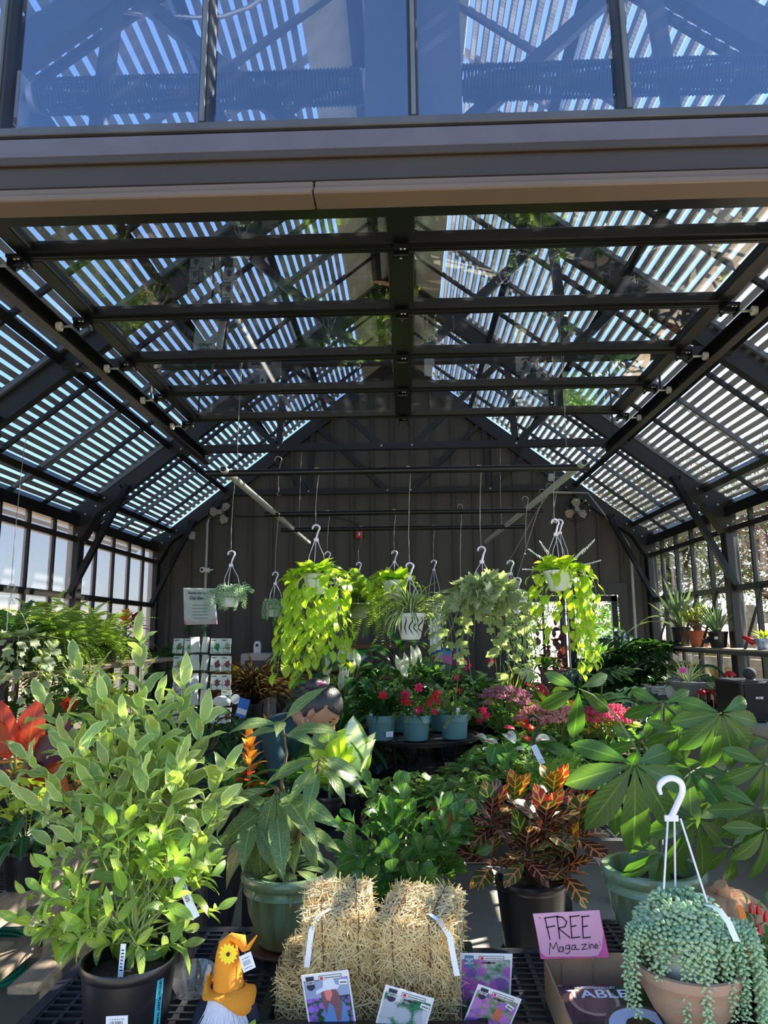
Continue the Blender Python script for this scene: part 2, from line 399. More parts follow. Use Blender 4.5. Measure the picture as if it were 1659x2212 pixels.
# ---- back wall of boards and battens
wb = root('wall_back', None, None, (0, 9.1, 0), kind='structure')
x = XL-.08; bw = .262; OP = (1.42, 2.66)
bm_b = {}
while x < XR+.06:
    x1 = min(x+bw, XR+.08); zl, zr = rz(max(XL, x))-.02, rz(min(XR, x1))-.02
    if x < XC < x1: zt = [(x, zl), (XC, rz(XC)), (x1, zr)]
    else: zt = [(x, zl), (x1, zr)]
    z0 = 2.08 if (x1 > OP[0] and x < OP[1]) else 0
    yo = U(0, .006)
    n = len(zt); pts = [(x+.003, z0), (x1-.003, z0)] + [(min(max(a, x+.003), x1-.003), b) for a, b in reversed(zt)]
    mt = M(((1, 0, 0, 0), (0, 0, 1, 9.05-yo), (0, 1, 0, 0), (0, 0, 0, 1)))
    part('board', MB().prism(pts, mt, .04), WALLC, wb, 0)
    if x1 < XR: 
        zb = rz(x1)-.05; part('batten', MB().box(x1-.022, x1+.022, 9.02-yo, 9.05, z0, zb), BATTEN, wb, 0)
    x = x1
part('door_trim', MB().box(OP[0]-.1, OP[1]+.1, 9.0, 9.05, 2.06, 2.2), BATTEN, wb)
part('side_trim', MB().box(OP[1], OP[1]+.1, 9.0, 9.05, 0, 2.06), BATTEN, wb)
part('side_trim', MB().box(OP[0]-.1, OP[0], 9.0, 9.05, 0, 2.06), BATTEN, wb)
# ---- steel frames (trusses)
def truss(Y, idx):
    t = root('steel_frame', ['dark steel roof truss at the glazed front gable', 'dark steel roof truss above the raised door panels', 'dark steel roof truss over the hanging plant pipes', 'dark steel roof truss against the charcoal board wall'][idx], 'truss', (XC, Y, 0), 'steel frames of the greenhouse', 'structure')
    d = .08
    for s, X in ((-1, XL), (1, XR)):
        ins = -s
        if idx > 0: part('post', MB().box(X-.06, X+.06, Y-.06, Y+.06, 0, 2.74, c=.008), STEEL, t)
        part('rafter', MB().beam((X, Y, rz(X)-.08), (XC, Y, rz(XC)-.08), .07, .16), STEEL, t)
        if idx > 0:
            a = V((X+ins*.02, Y-.075, 2.64)); g = [(0, -.12), (.10*ins, -.12), (.26*ins, .16), (.50*ins, .32), (.46*ins, .44), (0, .20)]
            mt = M(((1, 0, 0, a.x-.05*ins), (0, 0, 1, a.y), (0, 1, 0, a.z), (0, 0, 0, 1)))
            part('haunch_plate', MB().prism(g, mt, .15), STEEL, t, 0)
            b = MB()
            for (u, v_) in ((.05, -.06), (.06, .06), (.12, .14), (.30, .30), (.22, .22)):
                b.ball((a.x+ins*(u-.03), a.y-.004, a.z+v_), .012, (1, .5, 1), 8, 4)
            part('bolt', b, BOLT, t)
            xe = X+ins*.52
            part('knee_brace', MB().beam((xe, Y-.09, rz(xe)-.14), (X+ins*.0, Y-.09, 1.98), .05, .06, (0, 1, 0)), STEELB, t)
    zt = 3.43; xe = XL+(zt-rz(XL)+.08)/.78
    part('tie_beam', MB().beam((xe, Y, zt), (2*XC-xe, Y, zt), .05, .075), STEEL, t)
    part('tie_flange', MB().beam((xe, Y-.03, zt-.035), (2*XC-xe, Y-.03, zt-.035), .03, .006), STEEL, t)
    W = [((-1.73, 3.96-.06), (-1.24, zt)), ((-1.24, zt), (-1.18, 4.34)), ((-1.18, 4.34), (-.22, zt)), ((.08, zt), (1.04, 4.34)), ((1.04, 4.34), (1.10, zt)), ((1.10, zt), (1.59, 3.90))]
    for (a, b) in W: part('web', MB().beam((a[0], Y, a[1]), (b[0], Y, b[1]), .045, .06), STEEL, t)
    b = MB()
    for xx in (-1.24, -.22, .08, 1.10, xe+.1, 2*XC-xe-.1): b.ball((xx, Y-.035, zt), .012, (1, .5, 1), 8, 4)
    part('bolt', b, BOLT, t)
for i, Y in enumerate(TR): truss(Y, i)
# ---- roof: panes, glazing bars, purlins, shade slats
for s, nm in ((-1, 'ceiling_left'), (1, 'ceiling_right')):
    X = XL if s < 0 else XR; k = -s
    r = root(nm, None, None, (X, 5.6, 2.8), kind='structure')
    L = abs(XC-X)
    for off in (0.0, .22, .89, 1.56, 2.2, 2.98):
        xx = X+k*off
        part('purlin', MB().beam((xx, YF-.1, rz(xx)-.025), (xx, YB, rz(xx)-.025), .06, .07, (-.62*s*-1, 0, .78)), STEELB, r, 0)
    ys = []; yy = YF-.1; n = 12; dy = (YB-YF+.1)/n
    for i in range(n+1):
        yy = YF-.1+i*dy
        part('glazing_bar', MB().beam((X-k*.05, yy, rz(X)-.02), (XC, yy, rz(XC)+.02), .028, .035), STEEL if i % 2 else mat('light_glazing_bar', (105, 108, 112), .4, .4), r, 0)
        if i < n:
            z0, z1 = rz(X)+.03, rz(XC-k*.45)+.03; xa, xb = X-k*.06, XC-k*.45
            pts = [(xa, yy+.01, z0-.045), (xb, yy+.01, z1), (xb, yy+dy-.01, z1), (xa, yy+dy-.01, z0-.045)]
            mb = MB().add(pts, [(0, 1, 2, 3)] if s < 0 else [(3, 2, 1, 0)]); part('pane', mb, RPANE, r, 0)
    part('ridge_panel', MB().beam((XC-k*.225, YF-.1, rz(XC-k*.225)+.03), (XC-k*.225, YB, rz(XC-k*.225)+.03), .46*1.27, .012, (.62*s, 0, .78)), mat('grey_ridge_panel', (215, 213, 208), .6), r, 0)
    p = 0.072; nn = int((L-.45)*1.268/p); sl = None
    for i in range(-5, nn):
        xx = X+k*(i+.5)*p/1.268; zz = 2.80+.78*(i+.5)*p/1.268+.085
        if sl is None:
            c_, s_ = math.cos(math.atan(.78)), math.sin(math.atan(.78))
            sl = MB(); h = (YB-YF+.1)/2
            sl.box(-.022, .022, -h, h, -.002, .002); slm = sl.mesh('slat', SLAT, 0)
        put('slat', slm, r, M.Translation((xx, (YF-.1+YB)/2, zz)) @ M.Rotation(math.atan(.78)*s, 4, 'Y'))
    for i in range(7):
        yy = YF+.35+i*1.05
        part('slat_batten', MB().beam((X, yy, rz(X)+.1), (XC, yy, rz(XC)+.1), .05, .02), SLAT, r, 0)
part('ridge_beam', MB().box(XC-.03, XC+.03, YF-.1, YB, rz(XC)-.1, rz(XC)+.0), STEELB, bpy.data.objects['ceiling_left'], 0)
# ---- side walls
for s, nm, G in ((-1, 'wall_left', FROST), (1, 'wall_right', PANE)):
    X = XL if s < 0 else XR; k = -s
    r = root(nm, None, None, (X, 5.6, 0), kind='structure')
    zs = [.45, 1.42, 1.99, 2.56]
    part('base_panel', MB().box(X-.04, X+.04, YF, YB, 0, .42), CONCD, r, 0)
    for z, h in ((.45, .06), (1.42, .05), (1.99, .055), (2.54, .05)):
        part('rail', MB().box(X-.03, X+.03, YF, YB, z-h/2, z+h/2), STEEL, r, 0)
    part('eave_gutter', MB().box(X-.06, X+.06, YF-.1, YB, 2.66, 2.76), STEELB, r, 0)
    yy = YF+.03; n = 15; dy = (YB-.03-yy)/n
    for i in range(n+1):
        y = yy+i*dy
        part('mullion', MB().box(X-.022, X+.022, y-.014, y+.014, .45, 2.66), STEEL, r, 0)
        if i < n:
            for a, b in ((.48, 1.40), (1.44, 1.97), (2.01, 2.66)):
                part('pane', MB().add([(X, y+.014, a), (X, y+dy-.014, a), (X, y+dy-.014, b), (X, y+.014, b)], [(0, 1, 2, 3)]), G, r, 0)
# ---- front wall: header, transom, jambs (doorway 3.1 m wide)
wf = root('wall_front', None, None, (XC, YF, 2.9), kind='structure')
def zrow(py, Y): return at(830, py, Y).z
for nm, a, b, y0, m_ in (('bottom_seal', 458, 440, 2.22, STEELB), ('lower_flange', 448, 398, 2.12, BROWN), ('lower_flange_lip', 430, 386, 2.15, BROWN), ('header_face', 386, 334, 2.20, BROWND),
                         ('header_bead', 334, 318, 2.185, BROWND), ('sill_flashing', 318, 276, 2.19, mat('lavender_sill', (94, 87, 96), .4, .2, .1)), ('shadow_gap', 276, 268, 2.22, BLKP), ('transom_sill', 268, 250, 2.19, mat('grey_sill', (80, 80, 86), .4, .2))):
    mb = MB()
    if nm.startswith('lower_flange'):
        for (xa, xb) in ((XL, -.29), (-.285, XR)): mb.box(xa, xb, y0, 2.215, zrow(a, 2.21), zrow(b, y0), c=.004)
    elif nm == 'bottom_seal': mb.box(XL, XR, y0, 2.30, zrow(a, 2.30), zrow(b, 2.22))
    else: mb.box(XL, XR, y0, 2.32, zrow(a, y0), zrow(b, y0), c=.003)
    part(nm, mb, m_, wf)
ZS = zrow(250, 2.19)
mx_ = [at(px, 250, 2.25).x for px in (-450, 1, 447, 893, 1345, 1795, 2240)]; mx_[1] = mx_[2]-(mx_[3]-mx_[2])
mx_ = [mx_[3]+(mx_[3]-mx_[2])*i for i in range(-4, 5)]
for i, xx in enumerate(mx_):
    if XL < xx < XR: 
        part('mullion', MB().box(xx-.018, xx+.018, 2.2, 2.28, ZS, rz(xx)-.03, c=.006), STEEL, wf)
        part('mullion_cap', MB().box(xx-.008, xx+.008, 2.185, 2.2, ZS, rz(xx)-.03), mat('light_glazing_bar', (105, 108, 112)), wf)
for i in range(len(mx_)-1):
    a, b = max(mx_[i], XL+.05), min(mx_[i+1], XR-.05)
    if b-a < .1: continue
    za, zb = max(ZS+.02, rz(a)-.05), max(ZS+.02, rz(b)-.05)
    pts = [(a+.018, 2.25, ZS), (b-.018, 2.25, ZS), (b-.018, 2.25, zb)] + ([(XC, 2.25, rz(XC)-.05)] if a < XC < b else []) + [(a+.018, 2.25, za)]
    part('transom_pane', MB().add(pts, [tuple(range(len(pts)))]), TPANE, wf, 0)
for s in (-1, 1):
    xj = 1.62*s
    part('jamb', MB().box(xj-.05, xj+.05, 2.18, 2.34, 0, 3.1, c=.005), BROWND, wf)
    xo = XL if s < 0 else XR
    for j in range(4):
        xa = xj+(xo-xj)*j/3.
        if j: part('side_mullion', MB().box(xa-.02, xa+.02, 2.2, 2.28, 0, min(3.1, rz(xa))), STEEL, wf, 0)
        if j < 3:
            xb = xj+(xo-xj)*(j+1)/3.; a, b = sorted((xa, xb))
            part('side_pane', MB().add([(a, 2.25, .45), (b, 2.25, .45), (b, 2.25, min(3.05, rz(b))), (a, 2.25, min(3.05, rz(a)))], [(0, 1, 2, 3)]), PANE, wf, 0)
    a, b = sorted((xj, xo)); part('kick_panel', MB().box(a, b, 2.2, 2.3, 0, .45), BROWND, wf)
    part('spring_anchor_board' if s < 0 else 'side_board', MB().box(-.125, .235, 2.34, 2.38, 3.3, 4.62) if s < 0 else MB().box(1.55, 1.62, 2.36, 2.40, 2.9, 3.3), mat('anchor_board', (58, 60, 68), .6), wf)
# ---- torsion spring of the overhead door, pipes behind the transom
def helix(x0, x1, y, z, R, pitch_, r, seg=14, sag=0):
    n = int((x1-x0)/pitch_)*seg; pts = []
    for i in range(n+1):
        a = 2*PI*i/seg; t = i/n; pts.append((x0+(x1-x0)*t, y+R*math.cos(a), z+R*math.sin(a)-sag*math.sin(PI*t)))
    return MB().tube(pts, r, 4)
SP = mat('spring_steel', (38, 40, 46), .35, .6)
ts = root('torsion_spring', 'black coiled torsion spring running above the brown header', 'spring', (0, 2.48, 3.86), kind=None)
zc = at(400, 200, 2.48).z
part('coil', helix(at(90, 200, 2.48).x, -.14, 2.48, zc, .064, .014, .0058), SP, ts, 180)
part('coil', helix(.25, 1.5, 2.48, zc, .064, .014, .0058), SP, ts, 180)
part('shaft', MB().tube([(-1.75, 2.48, zc), (1.7, 2.48, zc)], .014, 10), SP, ts)
for xx in (at(90, 200, 2.48).x-.01, -.13, .24):
    part('winding_cone', MB().tube([(xx-.03, 2.48, zc), (xx, 2.48, zc)], [.05, .064], 12), mat('cast_grey', (150, 148, 150), .5, .4), ts)
part('end_bracket', MB().box(-1.53, -1.50, 2.44, 2.56, zc-.12, zc+.09), mat('cast_grey', (150, 148, 150)), ts)
solo('rain_pipe', MB().tube([(-1.9, 2.62, at(0, 90, 2.62).z+.0), (-1.45, 2.62, at(90, 22, 2.62).z)], .02, 8), STEELB, 'dark rigid gas pipe ending at the blue valve behind the transom glass', 'pipe')
vv = at(122, 8, 2.6); t = root('gas_valve', 'blue valve with brass fitting on the pipe behind the transom glass', 'valve', vv)
part('valve_body', MB().ball(vv, .03, (1.4, 1, .8), 12, 8), mat('blue_paint', (40, 80, 140), .4), t)
part('fitting', MB().tube([vv+V((-.05, 0, -.02)), vv+V((.08, 0, -.02))], .014, 8), mat('brass', (150, 110, 70), .35, .8), t)
fx = [at(px, py, 2.6) for px, py in ((150, 22), (250, 24), (330, 33), (420, 38), (480, 36), (540, 15), (575, -10), (600, -60))]
pts = []
for i in range(len(fx)-1):
    for j in range(14): pts.append(fx[i].lerp(fx[i+1], j/14))
t = solo('flexible_conduit', MB().tube(pts, [.0105 if i % 2 else .0075 for i in range(len(pts))], 8), mat('ribbed_steel', (190, 185, 180), .3, .7), 'silver ribbed flexible conduit sagging behind the transom glass', 'conduit', None, 180)
b = MB()
# ---- overhead sectional door, open and horizontal
dr = root('door_1', None, None, (0, 3.6, 3.13), kind='structure')
J = [2.36, 2.615, 3.19, 3.745, 4.295, 4.87]; ZD = 3.145; XD = 1.545
for i in range(5):
    a, b_ = J[i]+.003, J[i+1]-.003
    for y0, y1 in ((a, a+.035), (b_-.035, b_)):
        part('rail', MB().box(-XD, XD, y0, y1, ZD-.025, ZD+.025, c=.004).box(-XD, XD, y0 if y0 == a else y1-.012, (y0+.012) if y0 == a else y1, ZD-.034, ZD-.025), STEELB, dr)
    for x0, x1 in ((-XD, -XD+.075), (-.055, .055), (XD-.075, XD)):
        part('stile', MB().box(x0, x1, a+.035, b_-.035, ZD-.025, ZD+.025, c=.004), STEELB, dr)
    for x0, x1 in ((-XD+.075, -.055), (.055, XD-.075)):
        part('pane', MB().add([(x0, a+.035, ZD), (x1, a+.035, ZD), (x1, b_-.035, ZD), (x0, b_-.035, ZD)], [(3, 2, 1, 0)]), DPANE, dr, 0)
for i in range(1, 6):
    y = J[i]
    for xx in (-XD-.0, 0, XD):
        h = part('hinge', MB().box(xx-.03, xx+.03, y-.05, y+.05, ZD-.05, ZD-.036).box(xx-.035, xx-.028, y-.03, y+.03, ZD-.075, ZD-.036).box(xx+.028, xx+.035, y-.03, y+.03, ZD-.075, ZD-.036).tube([(xx-.035, y, ZD-.06), (xx+.035, y, ZD-.06)], .008, 6), STEELB, dr)
        part('screw', MB().ball((xx, y-.035, ZD-.052), .006, (1, 1, .6), 6, 4).ball((xx, y+.035, ZD-.052), .006, (1, 1, .6), 6, 4).ball((xx+.015, y-.035, ZD-.052), .006, (1, 1, .6), 6, 4), BOLT, h)
        if xx:
            s = 1 if xx > 0 else -1
            part('axle', MB().tube([(xx-s*.04, y, ZD-.06), (xx+s*.13, y, ZD-.06)], .006, 6), BOLT, h)
            part('roller', MB().tube([(xx+s*.105, y, ZD-.06), (xx+s*.125, y, ZD-.06)], .023, 12), mat('nylon', (215, 210, 200), .4), h)
for s in (-1, 1):
    xx = s*1.70; mb = MB()
    mb.box(xx-.004, xx+.004, 2.4, 5.85, ZD-.10, ZD-.02).box(min(xx, xx-s*.05), max(xx, xx-s*.05), 2.4, 5.85, ZD-.104, ZD-.098).box(min(xx, xx-s*.05), max(xx, xx-s*.05), 2.4, 5.85, ZD-.024, ZD-.018)
    part('track', mb, STEELB, dr, 0)
    part('track_angle', MB().box(xx+s*.01, xx+s*.05, 2.4, 5.8, ZD+.0, ZD+.006).box(xx+s*.01, xx+s*.016, 2.4, 5.8, ZD-.03, ZD+.006), STEELB, dr, 0)
    for y in (4.6, 5.7):
        part('hanger_strap', MB().box(xx+s*.02, xx+s*.024, y-.018, y+.018, ZD, 3.42 if y < 5 else rz(xx)-.1), mat('punched_steel', (70, 70, 72), .4, .5), dr, 0)
# ---- glazed doors in the back wall
def gdoor(nm, x0, x1, z1, cols, rows, sw, gz0=.25):
    d = root(nm, None, None, (x0, 9.06, 0), kind='structure')
    A = M.Translation((x0, 9.06, 0)) @ M.Rotation(sw, 4, 'Z') @ M.Translation((-x0, -9.06, 0))
    B_ = mat('black_door', (30, 30, 32), .35)
    f = .07
    for bx in ((x0, x0+f, 0, z1), (x1-f, x1, 0, z1), (x0, x1, z1-f, z1), (x0, x1, 0, gz0)):
        part('frame_rail', MB().box(bx[0], bx[1], 9.04, 9.09, bx[2], bx[3], A), B_, d, 0)
    W_, H_ = (x1-x0-2*f)/cols, (z1-f-gz0)/rows
    for i in range(cols):
        for j in range(rows):
            a, c_ = x0+f+i*W_, gz0+j*H_
            part('pane', MB().add([A @ V(q) for q in ((a, 9.065, c_), (a+W_, 9.065, c_), (a+W_, 9.065, c_+H_), (a, 9.065, c_+H_))], [(0, 1, 2, 3)]), PANE, d, 0)
    for i in range(1, cols): part('muntin', MB().box(x0+f+i*W_-.015, x0+f+i*W_+.015, 9.05, 9.08, gz0, z1-f, A), B_, d, 0)
    for j in range(1, rows): part('muntin', MB().box(x0+f, x1-f, 9.05, 9.08, gz0+j*H_-.012, gz0+j*H_+.012, A), B_, d, 0)
    return d
gdoor('door_2', 1.44, 1.98, 2.05, 2, 5, math.radians(-14))
gdoor('door_3', 2.02, 2.64, 2.05, 1, 1, 0, 1.28)
struct('trim_1', MB().box(2.02, 2.10, 9.0, 9.1, 0, 2.05), mat('black_door', (30, 30, 32)), 0)
# ================================================================== OUTSIDE
YL = mat('dry_grass', (205, 178, 110), .9, 0, .3, 4, col2=(150, 125, 60))
def grassmb(x0, x1, y0, y1, z0, n, h, w_=.01, lean=.3):
    mb = MB()
    for _ in range(n):
        x, y = U(x0, x1), U(y0, y1); a = U(0, 2*PI); hh = h*U(.5, 1); dx, dy = math.cos(a)*w_, math.sin(a)*w_
        lx, ly = U(-1, 1)*lean*hh, U(-1, 1)*lean*hh
        q = len(mb.v); mb.v += [(x-dx, y-dy, z0), (x+dx, y+dy, z0), (x+lx*.5+dx*.6, y+ly*.5+dy*.6, z0+hh*.6), (x+lx, y+ly, z0+hh), (x+lx*.5-dx*.6, y+ly*.5-dy*.6, z0+hh*.6)]
        mb.f.append((q, q+1, q+2, q+3, q+4))
    return mb
solo('meadow_grass', grassmb(5.7, 7.2, 3, 22, -.15, 9000, 1.75, .018), YL, 'tall tan ornamental grass outside the right-hand glass wall', 'grass', kind='stuff', smooth=0)
fence = root('rail_fence', 'weathered wooden rail fence beyond the right-hand glass wall', 'fence', (5, 10, 0))
for z in (1.75, 1.15): part('rail', MB().box(4.6, 4.68, 4, 22, z-.06, z+.07), WOOD, fence, 0)
for y in range(4, 23, 3): part('post', MB().box(4.68, 4.8, y, y+.12, -.13, 1.95), WOOD, fence, 0)
struct('wall_outside', MB().box(-9.2, -9, -2, 20, -.13, 2.35), mat('tan_outbuilding', (205, 180, 160), .8, 0, .1, 1), 0)
def leafcloud(c, rx, ry, rz_, n, s, surf=.6):
    mb = MB()
    for _ in range(n):
        d = V((random.gauss(0, 1), random.gauss(0, 1), random.gauss(0, 1))).normalized(); r = U(0, 1)**(1-surf)
        p = V(c)+V((d.x*rx*r, d.y*ry*r, d.z*rz_*r)); u = V((U(-1, 1), U(-1, 1), U(-1, 1))).normalized(); v_ = u.orthogonal().normalized()
        ss = s*U(.6, 1.3); q = len(mb.v); mb.v += [tuple(p-u*ss), tuple(p+v_*ss*.45), tuple(p+u*ss), tuple(p-v_*ss*.45)]; mb.f.append((q, q+1, q+2, q+3))
    return mb
def tree(x, y, h, r, mt_, label):
    t = root('tree', label, 'tree', (x, y, -.13), 'trees outside the greenhouse')
    mb = MB().tube([(x, y, -.13), (x+.1, y, h*.4), (x, y+.1, h*.8)], [.16, .11, .04], 8)
    for i in range(9):
        a = i*2.4; z = h*(.3+.05*i); mb.tube([(x, y, z), (x+math.cos(a)*r*.5, y+math.sin(a)*r*.5, z+r*.4), (x+math.cos(a)*r*.9, y+math.sin(a)*r*.9, z+r*.9)], [.06, .035, .01], 5)
    part('trunk', mb, mat('bark', (70, 58, 48), .9, 0, .3, 20), t)
    o = part('crown', leafcloud((x, y, h*.66), r, r, h*.36, 6500, .075, .5), mt_, t, 0); o['kind'] = 'stuff'
G1 = leafm('tree_green', (92, 96, 52), mode='plain', trans=.3, nv=0); G2 = leafm('tree_rust', (132, 92, 66), mode='plain', trans=.3, nv=0)
tree(11.5, 22, 6.5, 3.0, G1, 'green leafy tree outside beyond the glass at the back corner')
tree(8.8, 14.6, 5.2, 2.0, G2, 'rust-brown autumn tree outside behind the aloe shelf')
tree(10.5, 9.0, 4.4, 2.0, G1, 'tall olive-green tree outside past the steel post on the sunny side')
tree(3.2, 25, 5, 2.6, G1, 'distant green tree outside behind the back doors')
for q_ in ((5.6, 15.5, 5.4, 1.9, G1, 'dense olive tree just outside the far right window panes'), (7.0, 19.5, 6.4, 2.4, G2, 'brownish tree behind the olive one outside the right windows'), (9.0, 17.5, 6.2, 2.3, G1, 'green tree outside between the rust tree and the rail fence end'), (5.4, 21.5, 6.0, 2.3, G1, 'far green tree outside, seen past the back corner post'), (1.2, 21.0, 5.5, 2.2, G1, 'green tree far behind the glazed back doors'), (12.2, 18.0, 6.6, 2.6, G2, 'tall brown-leaved tree at the far side of the meadow')): tree(*q_)
tree(16.5, 14.5, 6.5, 2.6, mat('bare_twigs', (90, 74, 60), .9), 'bare twiggy tree on the slope outside')
t = root('garden_shrub', 'bright green rounded shrub outside the window of the back door', 'shrub', (3.0, 11.0, -.1))
o = part('foliage', leafcloud((3.05, 11.0, 1.0), .55, .5, 1.0, 2500, .05, .6), leafm('shrub_green', (110, 160, 50), trans=.4, nv=0), t, 0); o['kind'] = 'stuff'
part('stem', MB().tube([(3.05, 11, -.13), (3.05, 11, .8)], .04, 6), mat('bark', (70, 58, 48)), t)
# ================================================================== PLANT KIT
def soil(par, c, r, z):
    p = put('soil', MB().lathe([(r, -.012), (r*.98, 0), (r*.5, .006), (0.001, .008)], (c[0], c[1], z), 16).mesh('soil', SOIL, 60), par); return p
def pot(par, c, r, h, m_, kind='nursery', rim=.022, seg=28):
    """flower pot standing at c (base centre); r = outer rim radius"""
    x, y, z = c; b = r*.78
    if kind == 'nursery': pr = [(b*.9, 0), (b, .006), (r*.96, h-rim), (r*.965, h-rim), (r, h-rim*.7), (r, h-.004), (r*.98, h), (r*.93, h-.002), (r*.91, h-.03), (b*.93, .01), (.001, .01)]
    elif kind == 'azalea': pr = [(b*.9, 0), (b*1.02, .006), (r*.93, h*.70), (r, h*.71), (r*1.02, h-.004), (r*.99, h), (r*.93, h-.002), (r*.9, h*.7), (b*.9, .01), (.001, .01)]
    elif kind == 'hang': pr = [(b*.7, 0), (b*.85, .01), (r*.95, h*.85), (r*1.03, h*.86), (r*1.05, h), (r*.98, h), (r*.95, h-.01), (b*.8, .012), (.001, .012)]
    elif kind == 'terra': pr = [(b*.85, 0), (b*.87, .004), (r*.9, h*.76), (r, h*.77), (r, h-.005), (r*.97, h), (r*.87, h-.002), (r*.85, h*.75), (b*.8, .015), (.001, .015)]
    o = put('pot', MB().lathe(pr, (x, y, z), seg).mesh('pot', m_, 40), par)
    soil(par, c, r*.9, z+h-(.03 if kind != 'hang' else .02)); return z+h-.02
def path(a, b, lift, n=6, jig=.0):
    a, b = V(a), V(b); c = V((a.x*.6+b.x*.4, a.y*.6+b.y*.4, a.z+(b.z-a.z)*lift)); out = []
    for i in range(n+1):
        t = i/n; p = a*(1-t)**2+c*2*t*(1-t)+b*t*t
        if 0 < i < n and jig: p += V((U(-1, 1), U(-1, 1), U(-.5, .5)))*jig
        out.append(p)
    return out
def along(pts, t):
    k = t*(len(pts)-1); i = min(int(k), len(pts)-2); f = k-i
    return pts[i].lerp(pts[i+1], f), (pts[i+1]-pts[i]).normalized()
def sprig(r_, pts, kind, matl, n, s, t0=.45, open_=1.0, upb=.15, tip=True, svar=.3, petiole=0.0, nvar=3, face=None):
    a0 = U(0, 6.3)
    for i in range(n):
        t = t0+(1-t0)*(i+.5)/n; p, d = along(pts, min(t, .999)); a = a0+i*2.4
        o = d.orthogonal().normalized(); q = d.cross(o); rad = o*math.cos(a)+q*math.sin(a)
        dd = (d*(1.05-open_*.5)+rad*open_+V((0, 0, upb))).normalized()
        nn = (d*.7+V((0, 0, .8))-dd*.2+(V(face) if face else V((0, 0, 0)))+V((U(-.3, .3), U(-.3, .3), 0)))
        leaf(r_, kind, matl, p+rad*petiole, dd, nn, s*U(1-svar, 1+svar*.6)*(1.0 if t < .9 else .75), nvar)
    if tip:
        p, d = along(pts, .999); leaf(r_, kind, matl, p, d+V((0, 0, .2)), V((U(-1, 1), -1, .3)), s*.8, nvar)
def ellp(c, r, lo=-.6, shell=.55):
    while True:
        d = V((U(-1, 1), U(-1, 1), U(lo, 1)))
        if shell < d.length <= 1: return V((c[0]+d.x*r[0], c[1]+d.y*r[1], c[2]+d.z*r[2]))
STEMG = mat('green_stem', (120, 135, 70), .6, 0, .2, 20); STEMB = mat('brown_stem', (104, 82, 60), .8, 0, .3, 20)
def bushy(r_, base, c, rad, ntip, per, kind, matl, s, stem=STEMG, sr=.004, lo=-.7, shell=.5, t0=.4, open_=1.0, lift=.55, upb=.15, trunk=None, spread=.02, face=None, tips=None):
    mb = MB()
    for i in range(ntip):
        tp = tips[i] if tips and i < len(tips) else ellp(c, rad, lo, shell)
        b0 = V(base)+V((U(-spread, spread), U(-spread, spread), 0))
        pts = path(b0, tp, lift, 6, .008); mb.tube(pts, [sr*(1-.7*k/6) for k in range(7)], 5)
        sprig(r_, pts, kind, matl, per, s, t0, open_, upb, face=face)
    if trunk: mb.tube(trunk[0], trunk[1], 8)
    part('stem', mb, stem, r_)
def rosette(r_, c, n, kind, matl, s, el=(20, 80), jig=.25, svar=.25, rad0=.01, az=(0, 2*PI), nvar=3, name='leaf', sx=1.0):
    for i in range(n):
        a = az[0]+(az[1]-az[0])*((i*.618) % 1) + U(-jig, jig); e = math.radians(el[0]+(el[1]-el[0])*(i+.5)/n + U(-5, 5))
        d = V((math.cos(a)*math.cos(e), math.sin(a)*math.cos(e), math.sin(e))); nn = V((-math.cos(a)*math.sin(e), -math.sin(a)*math.sin(e), math.cos(e)))
        ss = s*U(1-svar, 1+svar*.5)
        leaf(r_, kind, matl, V(c)+V((math.cos(a), math.sin(a), 0))*rad0, d, nn, ss, nvar, name, ss*sx)
def petioled(r_, c, n, kind, matl, s, h, spread, stemm=STEMG, zc=.0, el=(-30, 40), sr=.0025, lo=.35):
    """leaf blades each held on its own arching stalk"""
    mb = MB()
    for i in range(n):
        a = i*2.4+U(-.3, .3); f = math.sqrt((i+.5)/n); hh = h*(1-f*(1-lo))*U(.85, 1.1)
        e = V(c)+V((math.cos(a)*spread*f, math.sin(a)*spread*f, hh+zc))
        mb.tube(path(c, e, .8, 4), [sr, sr*.9, sr*.8, sr*.7, sr*.6], 4)
        el_ = math.radians(U(*el)); d = V((math.cos(a)*math.cos(el_), math.sin(a)*math.cos(el_), math.sin(el_)))
        leaf(r_, kind, matl, e, d, V((U(-.3, .3), U(-.3, .3)-.2, 1)), s*U(.75, 1.1))
    part('stem', mb, stemm, r_)
